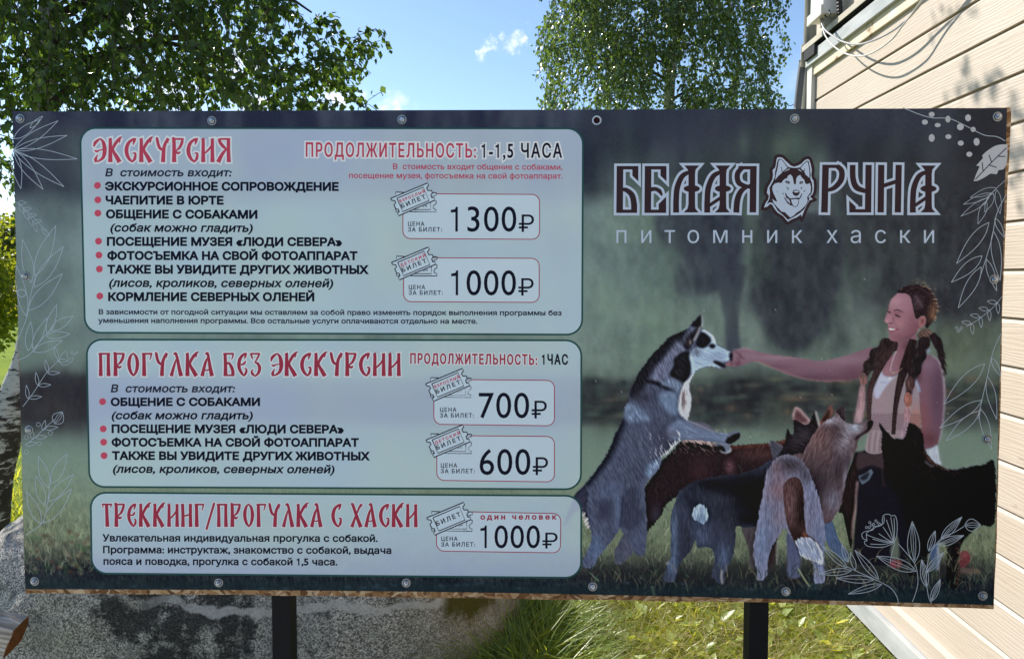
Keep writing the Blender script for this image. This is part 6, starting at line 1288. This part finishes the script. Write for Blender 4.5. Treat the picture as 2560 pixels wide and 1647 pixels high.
pricebox([(1009, 644), (1348, 646), (1348, 756), (1009, 754)], '1000', (1128, 1290, 738, 66), (1022, 723), (902, 610, s385), 'ДЕТСКИЙ')
pricebox([(1084, 948), (1386, 950.5), (1386, 1064), (1085, 1060)], '700', (1197, 1323, 1044.5, 67), (1100, 1029), (987, 913, s385), 'ВЗРОСЛЫЙ')
pricebox([(1092, 1088), (1386, 1090.5), (1386, 1204), (1092, 1200)], '600', (1199, 1326, 1186, 68), (1102, 1168), (988, 1053, s385), 'ДЕТСКИЙ')
pricebox([(1092, 1277), (1402, 1283), (1401, 1381), (1091, 1376.5)], '1000', (1201, 1350, 1369, 60), (1103, 1351), (990, 1247, s385), None, ('один человек', 1201, 1391, 1298, 14.5, I_RED2, .8, 1.5))

# -- logo: the two words, crop at (1500,360), scale 2.66
LG = (1500, 360, 2.66)
def lettermark():
    k = Ink(.0003); fills = []
    def s(pts, w, sm=False):
        q = fr(pts, LG); ww = (np.asarray(w, float) / LG[2]); r = ribbon(q, ww, False, sm)[0]; fills.append(r if poly_area(r) > 0 else r[::-1])
    def pg(pts): q = np.array(fr(pts, LG)); fills.append(q if poly_area(q) > 0 else q[::-1])
    def be(x, d=0): s([(x, 148), (x - 3, 459)], 44); s([(x - 20, 159), (x + 122, 159)], 23); pg([(x + 82, 150), (x + 122, 150), (x + 122, 250), (x + 82, 212)])
    be(133); s([(140, 306), (172, 306), (212, 340), (226, 400), (226, 459)], [18, 30, 38, 40, 40], True); s([(112, 448), (245, 448)], 22)
    be(320); s([(326, 306), (366, 300), (396, 315), (412, 344)], [30, 26, 28, 10], True); s([(300, 448), (440, 448)], 22); pg([(440, 459), (390, 459), (390, 400), (440, 350)])
    def az(x, bar):
        pg([(x - 50, 144), (x + 50, 144), (x + 26, 172), (x + 22, 200), (x + 22, 400), (x + 24, 430), (x + 46, 456), (x - 54, 456), (x - 28, 430), (x - 22, 400), (x - 22, 200), (x - 26, 172)])
        fills.append(np.array(fr(disc(x, 298, 54, 24, 23), LG))); s([(x - 10, 186), (x - 62, 214), (x - 96, 290), (x - 104, 380), (x - 104, 457)], [22, 34, 38, 38, 40], True)
        if bar: s([(x - 100, 416), (x + 4, 346)], 22)
    az(610, False); az(817, True)
    s([(1020, 148), (1016, 456)], 44); s([(920, 159), (1040, 159)], 23); s([(950, 155), (914, 200), (926, 262), (1000, 290)], [30, 36, 36, 20], True); s([(1000, 274), (942, 310), (914, 370), (906, 457)], [16, 34, 40, 40], True)
    s([(1500, 140), (1492, 456)], 44); s([(1478, 150), (1590, 150)], 22); s([(1574, 146), (1606, 180), (1602, 240), (1560, 290), (1510, 310)], [30, 38, 38, 32, 20], True)
    s([(1680, 140), (1682, 230), (1706, 290), (1770, 316)], [38, 38, 40, 26], True); s([(1786, 140), (1782, 456)], 42); s([(1658, 445), (1790, 445)], 22); pg([(1658, 456), (1656, 376), (1700, 416), (1700, 456)])
    s([(1870, 140), (1866, 456)], 42); s([(1986, 140), (1980, 456)], 42); s([(1868, 284), (1984, 246)], 26)
    az(2184, True)
    hal = []
    for f in fills: h = grow(f, 6.3); hal.append(h if poly_area(h) > 0 else h[::-1])
    k.add(hal, I_LOGOW, 0); k.add(fills, I_LOGOD, .00006)
    cs = text_px('питомник', 1541, 2006, 607.5, 607.5, 43, -.15, 0, 1.95)
    k.add(cs, I_LOGOW, .00006); k.add(text_px('хаски', 2066, 2335, 607.5, 607.5, 43, -.15, 0, 1.95), I_LOGOW, .00006)
    return k.build('logo_lettering', banner)
lettermark()
# -- husky head emblem, crop at (1900,370), scale 7.7
def emblem():
    k = Ink(.0005); E_ = (1900, 370, 7.7); f = lambda p: fr(p, E_)
    outer = [(330, 190), (390, 180), (440, 200), (490, 250), (540, 295), (590, 340), (650, 365), (720, 345), (790, 310), (860, 240), (920, 215), (950, 240), (975, 320), (995, 420), (985, 520), (1000, 600), (1025, 625), (1035, 720), (1030, 830), (1010, 890), (960, 940), (1015, 990), (950, 1010), (900, 1100), (860, 1180), (800, 1330), (790, 1280), (700, 1340), (600, 1380), (535, 1420), (440, 1310), (330, 1240), (270, 1160), (230, 1090), (190, 1080), (140, 1130), (75, 1150), (110, 1060), (160, 990), (170, 920), (130, 865), (150, 760), (200, 680), (240, 600), (250, 520), (240, 430), (290, 380), (305, 320), (315, 240)]
    k.add([grow(catmull(f(outer), 3), 7.2)], I_LOGOD, 0); k.add([f(outer)], I_LOGOW, .00006)
    dark = [(345, 230), (390, 210), (440, 240), (490, 310), (540, 370), (620, 385), (700, 388), (770, 375), (830, 310), (900, 245), (935, 260), (960, 400), (975, 520), (965, 600), (1000, 680), (1010, 800), (985, 890), (930, 930), (950, 980), (900, 1090), (840, 1190), (760, 1260), (650, 1330), (535, 1385), (440, 1290), (340, 1210), (280, 1110), (240, 1060), (190, 1050), (130, 1080), (180, 980), (190, 860), (180, 770), (240, 660), (280, 570), (290, 460), (310, 380), (325, 300)]
    k.add([f(dark)], I_LOGOD, .00012)
    W1 = [(360, 250), (395, 222), (430, 250), (480, 320), (525, 385), (440, 455), (400, 500), (350, 540), (290, 620), (305, 520), (335, 400)]
    W2 = [(780, 390), (850, 310), (910, 260), (930, 330), (950, 450), (950, 580), (880, 520), (850, 460), (870, 390), (830, 440)]
    face = [(280, 690), (350, 670), (410, 680), (440, 630), (490, 590), (520, 590), (530, 545), (580, 510), (620, 550), (640, 620), (650, 690), (670, 710), (690, 690), (695, 600), (720, 550), (770, 520), (800, 570), (850, 620), (870, 690), (910, 700), (960, 680), (980, 760), (970, 860), (930, 910), (905, 950), (915, 1020), (880, 1100), (840, 1140), (780, 1200), (700, 1250), (650, 1300), (580, 1340), (530, 1290), (480, 1240), (410, 1225), (340, 1150), (260, 1060), (235, 980), (280, 1020), (330, 1040), (300, 960), (260, 880), (235, 800), (240, 740)]
    for w in (W1, W2, face, [(460, 465), (500, 430), (560, 400), (570, 415), (510, 440)], [(720, 410), (760, 415), (810, 465), (760, 440)]): k.add([f(w)], I_LOGOW, .00018)
    D = [[(475, 655), (510, 632), (550, 640), (580, 680), (540, 692), (505, 680)], [(745, 685), (775, 645), (815, 640), (832, 670), (800, 698)], [(500, 735), (530, 770), (552, 765), (538, 822), (525, 790)], [(775, 750), (790, 770), (820, 740), (800, 785), (795, 810)], [(830, 820), (850, 830), (880, 805), (850, 855)], [(620, 860), (640, 815), (690, 805), (750, 820), (765, 860), (740, 910), (690, 930), (640, 905)], [(315, 830), (335, 840), (355, 875)], [(380, 360), (420, 380), (430, 460), (415, 470), (410, 390)], [(425, 850), (440, 880), (460, 870), (455, 895), (430, 885)]]
    D += [[(480, 865), (500, 870), (520, 920), (580, 975), (690, 960), (760, 960), (800, 880), (815, 875), (790, 950), (750, 995), (745, 1060), (720, 1120), (680, 1145), (640, 1130), (605, 1100), (540, 1040), (500, 970)], [(455, 945), (480, 960), (520, 1030), (610, 1105), (590, 1115), (520, 1060), (480, 1000)]]
    for d in D: k.add([f(d)], I_LOGOD, .00024)
    for w in ([(595, 995), (680, 985), (740, 995), (730, 1070), (700, 1120), (670, 1135), (630, 1100), (605, 1040)], [(500, 950), (560, 1000), (585, 1080), (540, 1030)], [(640, 850), (665, 825), (730, 825), (750, 850), (700, 865)], [(512, 655), (530, 645), (540, 668), (520, 676)], [(785, 665), (800, 655), (808, 680), (792, 685)]): k.add([f(w)], I_LOGOW, .0003)
    for d in ([(650, 870), (675, 858), (690, 900), (665, 895)], [(715, 868), (745, 862), (735, 892), (712, 900)], [(520, 652), (532, 650), (534, 664), (522, 668)], [(790, 664), (800, 662), (800, 676)]): k.add([f(d)], I_LOGOD, .00036)
    return k.build('dog_emblem', banner, 'printed husky head emblem between the two logo words')
emblem()
# -- white line drawings of leaves and flowers
def leafline(k, x0, y0, x1, y1, w, lw=3.0, mid=0, side=0):
    d = np.array([x1 - x0, y1 - y0]); n = np.array([-d[1], d[0]]) / (np.linalg.norm(d) + 1e-9); b = np.array([x0, y0])
    for s_ in (-1, 1):
        pts = [b + d * t + n * s_ * w * .5 * (math.sin(math.pi * t ** .8)) for t in np.linspace(0, 1, 7)]; add(k, pts, lw)
    for j in range(mid): o = ((j + 1) / (mid + 1) - .5) * w * .8; add(k, [b + d * t + n * o * math.sin(math.pi * t) for t in (.06, .3, .6, .94)], lw * .75)
def add(k, pts, lw=3.0, m=None):
    for q in ribbon(pts, lw): k.add([q], m or I_LINE, .00001 * (add.n % 9)); add.n += 1
add.n = 0
def drawing(items, lw=2.6):
    lw *= .55
    k = Ink(.0003)
    for it in items:
        if it[0] == 's': add(k, it[1], lw)
        elif it[0] == 'l': leafline(k, *it[1], lw=lw, mid=it[2] if len(it) > 2 else 0)
        elif it[0] == 'c':
            for q in ribbon(disc(it[1][0], it[1][1], it[1][2], 12), lw * .8, True): pass
            r = ribbon(disc(it[1][0], it[1][1], it[1][2], 12), lw * .8, True); k.add([r[0] if poly_area(r[0]) > 0 else r[0][::-1], r[1] if poly_area(r[1]) < 0 else r[1][::-1]], I_LINE)
        elif it[0] == 'b': k.add([disc(it[1][0], it[1][1], it[1][2], 14, it[1][3])], I_GREYW)
    return k.build('floral_drawing', banner)
d_ = lambda x, y: (x * K, y * K)
def fan(base, tips, w, stem=None, lw=2.6, mid=0):
    out = [('l', (*d_(*base_), *d_(*t), w_ * K), mid) for (base_, t, w_) in [(b, t, w) if len(b) == 2 and not isinstance(b[0], tuple) else (b, t, w) for b, t in tips]] if base is None else [('l', (*d_(*base), *d_(*t), w * K), mid) for t in tips]
    if stem: out.append(('s', [d_(*p) for p in stem]))
    return out
# left edge, from the top: big leaf fan, small sprig, two sprays, two flowers, bottom spray
drawing(fan((31, 352), [(136, 283), (157, 317), (181, 372), (150, 437), (101, 443), (49, 442)], 22) + [('l', (*d_(32, 325), *d_(94, 280), 20 * K)), ('l', (*d_(70, 300), *d_(100, 272), 10 * K))])
drawing([('s', [d_(33, 470), d_(60, 490), d_(85, 515), d_(110, 545)])] + [('l', (*d_(42 + 12 * i, 474 + 15 * i), *d_(62 + 12 * i, 474 + 14 * i), 8 * K)) for i in range(4)] + [('l', (*d_(45 + 12 * i, 478 + 15 * i), *d_(56 + 10 * i, 500 + 14 * i), 8 * K)) for i in range(4)] + [('l', (*d_(98, 535), *d_(116, 552), 10 * K))], 2.0)
drawing([('s', [d_(34, 810), d_(62, 745), d_(72, 690), d_(84, 640)])] + [('l', (*d_(a, b), *d_(c, e), w * K)) for a, b, c, e, w in [(82, 645, 131, 527, 30), (74, 660, 53, 560, 24), (80, 672, 149, 576, 28), (66, 726, 146, 640, 30), (62, 740, 38, 620, 22), (60, 690, 40, 680, 18)]])
drawing([('s', [d_(40, 842), d_(70, 828), d_(100, 790), d_(125, 765)])] + [('l', (*d_(a, b), *d_(c, e), w * K)) for a, b, c, e, w in [(110, 780, 133, 712, 18), (118, 772, 172, 738, 20), (108, 786, 164, 780, 16), (78, 822, 146, 796, 20), (76, 815, 111, 742, 18), (66, 820, 72, 752, 18)]])
drawing([('s', [d_(54, 950), d_(80, 915), d_(110, 870), d_(140, 840)])] + [('l', (*d_(66 + 23 * i, 932 - 31 * i), *d_(62 + 22 * i, 900 - 30 * i), 8 * K)) for i in range(4)] + [('l', (*d_(68 + 22 * i, 930 - 29 * i), *d_(98 + 21 * i, 927 - 28 * i), 8 * K)) for i in range(4)] + [('s', [d_(138, 842), d_(146, 826), d_(156, 822), d_(160, 838), d_(172, 836), d_(166, 846), d_(148, 854), d_(138, 842)])] + [('c', (*d_(168 + 6 * i, 824 + 4 * (i % 2)), 2.4)) for i in range(3)], 2.2)
drawing([('s', [d_(58, 1040), d_(80, 1024), d_(105, 1000), d_(128, 980)]), ('l', (*d_(128, 990), *d_(146, 962), 28 * K), 3)] + [('l', (*d_(a, b), *d_(c, e), 9 * K)) for a, b, c, e in [(76, 1026, 74, 1002), (100, 1006, 106, 982), (104, 1002, 136, 998), (84, 1022, 110, 1020), (60, 1040, 86, 1034)]] + [('c', (*d_(x, y), 5)) for x, y in [(62, 1022), (90, 992), (118, 1012), (92, 1036), (62, 1056)]], 2.2)
drawing([('s', [d_(60, 1250), d_(100, 1220), d_(112, 1170), d_(118, 1120)])] + [('l', (*d_(a, b), *d_(c, e), w * K)) for a, b, c, e, w in [(120, 1130, 157, 1060, 24), (114, 1140, 90, 1066, 22), (112, 1172, 172, 1108, 22), (104, 1180, 84, 1112, 20), (102, 1222, 168, 1142, 26), (96, 1224, 62, 1148, 22)]])
# right edge
drawing([('s', [d_(2110, 252), d_(2150, 268), d_(2180, 276), d_(2220, 278), d_(2260, 296), d_(2300, 316), d_(2330, 320), d_(2350, 330)])] + [('b', (*d_(x, y), a * K, b * K)) for x, y, a, b in [(2178, 268, 7, 6), (2216, 279, 6, 8), (2245, 297, 8, 8), (2162, 286, 7, 6), (2192, 293, 7, 5), (2263, 276, 7, 8), (2275, 303, 6, 6), (2178, 323, 7, 9), (2217, 320, 7, 5.5), (2246, 335, 7, 6), (2283, 332, 7, 9), (2266, 361, 7, 6)]], 3.0)
kk = Ink(.0003); kk.add([catmull(fr([(2276, 424), (2290, 390), (2282, 388), (2298, 370), (2296, 364), (2312, 350), (2330, 340), (2352, 338), (2355, 345), (2354, 378), (2346, 396), (2334, 398), (2330, 408), (2316, 406), (2300, 416)], DS), 2)], I_GREYW)
for q in [[(2280, 420), (2320, 378), (2353, 346)], [(2298, 400), (2296, 380)], [(2312, 386), (2330, 392)], [(2318, 380), (2312, 362)], [(2334, 366), (2350, 366)]]:
    for z in ribbon(fr(q, DS), 2.4): kk.add([z], I_NAVY, .00006)
kk.build('floral_drawing', banner)
drawing([('s', [d_(2352, 420), d_(2320, 450), d_(2300, 480)])] + [('l', (*d_(a, b), *d_(c, e), w * K)) for a, b, c, e, w in [(2330, 440, 2268, 462, 16), (2318, 452, 2252, 478, 14), (2312, 462, 2246, 506, 14), (2306, 470, 2286, 524, 16), (2322, 452, 2302, 496, 16), (2330, 444, 2338, 500, 14)]], 2.0)
drawing([('s', [d_(2352, 456), d_(2330, 500), d_(2318, 560), d_(2300, 620), d_(2290, 650)])] + [('l', (*d_(a, b), *d_(c, e), w * K)) for a, b, c, e, w in [(2312, 520, 2236, 616, 26), (2296, 598, 2224, 660, 24), (2294, 624, 2240, 720, 24), (2322, 540, 2338, 656, 22), (2306, 606, 2330, 680, 16), (2326, 510, 2348, 555, 12)]])
drawing([('s', [d_(2345, 690), d_(2320, 720), d_(2285, 748), d_(2258, 764)])] + [('l', (*d_(2330 - 20 * i, 708 + 16 * i), *d_(2308 - 20 * i, 704 + 16 * i), 9 * K)) for i in range(4)] + [('l', (*d_(2332 - 20 * i, 708 + 16 * i), *d_(2334 - 20 * i, 734 + 16 * i), 8 * K)) for i in range(4)] + [('c', (*d_(2248 - 4 * i, 766 + 4 * (i % 3)), 3)) for i in range(4)], 2.2)
drawing([('s', [d_(2340, 780), d_(2322, 820), d_(2308, 880), d_(2292, 950), d_(2286, 980)])] + [('l', (*d_(a, b), *d_(c, e), w * K)) for a, b, c, e, w in [(2302, 850, 2206, 945, 30), (2296, 935, 2196, 1000, 24), (2290, 960, 2212, 1030, 24), (2308, 880, 2330, 980, 20), (2292, 955, 2318, 1050, 20), (2318, 836, 2340, 880, 12)]])
# bottom right: poppy, striped leaves and bud; crop at (1900,1250), scale 3.627
f8 = lambda pts: fr(pts, (1900, 1250, 3.627))
def l8(a, b, c, e, w): p = f8([(a, b), (c, e)]); return ('l', (*p[0], *p[1], w / 3.627), 0)
def l8m(a, b, c, e, w, m=2): p = f8([(a, b), (c, e)]); return ('l', (*p[0], *p[1], w / 3.627), m)
drawing([('s', f8([(1215, 385), (1130, 420), (1050, 425), (970, 412), (945, 375), (970, 365), (935, 345), (922, 310), (945, 285), (990, 275), (1025, 265), (1030, 235), (1075, 235), (1110, 215), (1108, 180), (1120, 135), (1165, 125), (1190, 140), (1225, 140), (1242, 200), (1240, 310), (1215, 385)])), ('s', f8([(970, 360), (965, 300), (1010, 265), (1070, 230), (1120, 205), (1125, 145)]))] + [('s', f8([(1210, 375), p])) if False else ('s', f8([(1212, 378), ((1212 + p[0]) / 2 + 6, (378 + p[1]) / 2 + 12), p])) for p in [(1000, 395), (960, 310), (1075, 300), (1115, 240), (1145, 175), (1185, 150), (1215, 160), (1020, 350)]] +
        [('c', (*f8([(x, y)])[0], 2.6)) for x, y in [(995, 200), (1050, 185), (1030, 215), (990, 245), (965, 245), (1085, 215), (1010, 225), (1070, 205)]] + [('s', f8([(1222, 390), (1200, 460), (1180, 560)])), ('s', f8([(1250, 390), (1330, 480), (1400, 570), (1425, 650), (1430, 760), (1400, 870), (1380, 920)])), l8m(1400, 565, 1380, 190, 110, 3), l8m(1415, 640, 1055, 505, 100, 2)], 2.6)
drawing([('s', f8([(1258, 940), (1235, 860), (1180, 790), (1060, 725), (940, 670), (850, 630), (790, 600)]))] + [l8m(790, 610, 565, 415, 60, 1), l8m(800, 560, 742, 400, 50, 1), l8m(865, 630, 820, 470, 40, 0), l8m(830, 635, 535, 665, 60, 1), l8m(1075, 715, 860, 450, 70, 1), l8m(1030, 720, 690, 705, 70, 1), l8m(1105, 760, 800, 848, 60, 1)], 2.6)
drawing([('s', f8([(1555, 935), (1530, 880), (1510, 760), (1510, 650), (1530, 520), (1580, 420), (1650, 340), (1760, 290), (1850, 235)])), l8m(1530, 460, 1588, 275, 60, 2), l8m(1640, 350, 1830, 150, 70, 3), l8m(1600, 405, 1848, 318, 70, 3), l8m(1510, 785, 1465, 535, 70, 3), l8m(1505, 655, 1665, 470, 60, 3), l8m(1550, 915, 1635, 715, 60, 3), l8m(1855, 225, 2000, 222, 110, 3)], 2.6)

# ------------------------------------------------------------------ bolts with washers, and one empty eyelet
M_ZINC = mat('zinc plated steel', (.55, .57, .60), .24, .5, 1.0); N = NT(M_ZINC); N.base(N.ramp(N.noise(N.co(), 300, 3), [(.3, (.36, .39, .43)), (.7, (.66, .69, .73))])); M_WASH = mat('grey washer', (.30, .32, .34), .4, .5, .85); M_RINGSHADE = mat('painted washer shade', (.02, .02, .022), .6)  # the near-black ring paints the shade between washer and bolt head
M_EYE = mat('eyelet ring', (.55, .57, .6), .35, .5, .9)
def rev(prof, n, rot=0): 
    V = []; F = []
    for r, z in prof: V += [(r * math.cos(2 * math.pi * k / n + rot), r * math.sin(2 * math.pi * k / n + rot), z) for k in range(n)]
    for i in range(len(prof) - 1): F += [(i * n + k, i * n + (k + 1) % n, (i + 1) * n + (k + 1) % n, (i + 1) * n + k) for k in range(n)]
    F.append(tuple((len(prof) - 1) * n + k for k in range(n))); return V, F
u = .001
def bolt_mesh(head=True):
    mb = MB(); r = 11.6 * PXM
    V, F = rev([(r, 0), (r, 1.4 * u), (r * .92, 2.0 * u), (r * .72, 1.8 * u), (r * .66, 1.0 * u)], 28) ; mb.add(V, F[:-1] if not head else F, 0 if not head else 1)
    if head:
        V, F = rev([(r * .70, 1.1 * u), (r * .68, 2.05 * u), (r * .55, 2.1 * u)], 28); mb.add(V, F, 2); V, F = rev([(r * .56, 2.1 * u), (r * .56, 2.9 * u), (r * .50, 3.3 * u)], 28); mb.add(V, F, 0)
        V, F = rev([(r * .47, 3.2 * u), (r * .47, 7.2 * u), (r * .40, 8.2 * u)], 6, .3); mb.add(V, F)
        V, F = rev([(r * .22, 8.2 * u), (r * .22, 11.5 * u), (r * .17, 12 * u)], 14); mb.add(V, F)
    me = bpy.data.meshes.new('bolt'); me.from_pydata(mb.v, [], mb.f); [me.materials.append(q) for q in ((M_ZINC, M_WASH, M_RINGSHADE) if head else (M_EYE,))]; me.polygons.foreach_set('material_index', np.array(mb.m, np.int32)); me.update(); return me
bm_ = bolt_mesh(); em_ = bolt_mesh(False)
Mrot = Matrix((BX.tolist(), BY.tolist(), BN.tolist())).transposed()
def fasten(name, me, x, y, dark=False):
    o = bpy.data.objects.new(name, me); COL.objects.link(o); o.parent = sign; p = Vector(B([(x * K, y * K)], .0006)[0]) - sign.location
    o.matrix_local = Matrix.Translation(p) @ (Mrot @ Matrix.Rotation(random.uniform(0, 6), 3, 'Z')).to_4x4(); return o
for x, y in [(48, 278), (496, 283), (940, 280), (1857, 278), (2331, 273.5), (60, 646), (69, 1004), (82, 1357.5), (512, 1361), (950, 1361.5), (1385.5, 1370), (1837, 1381.5), (2297, 1391.5), (2323, 653), (2307, 1026)]: fasten('bolt', bm_, x, y)
fasten('eyelet', em_, 1395, 282)
kk = Ink(.0005); kk.add([disc(1395 * K, 282 * K, 7.4)], inkmat('dark hole', (40, 16, 20))); kk.build('eyelet_hole', sign)
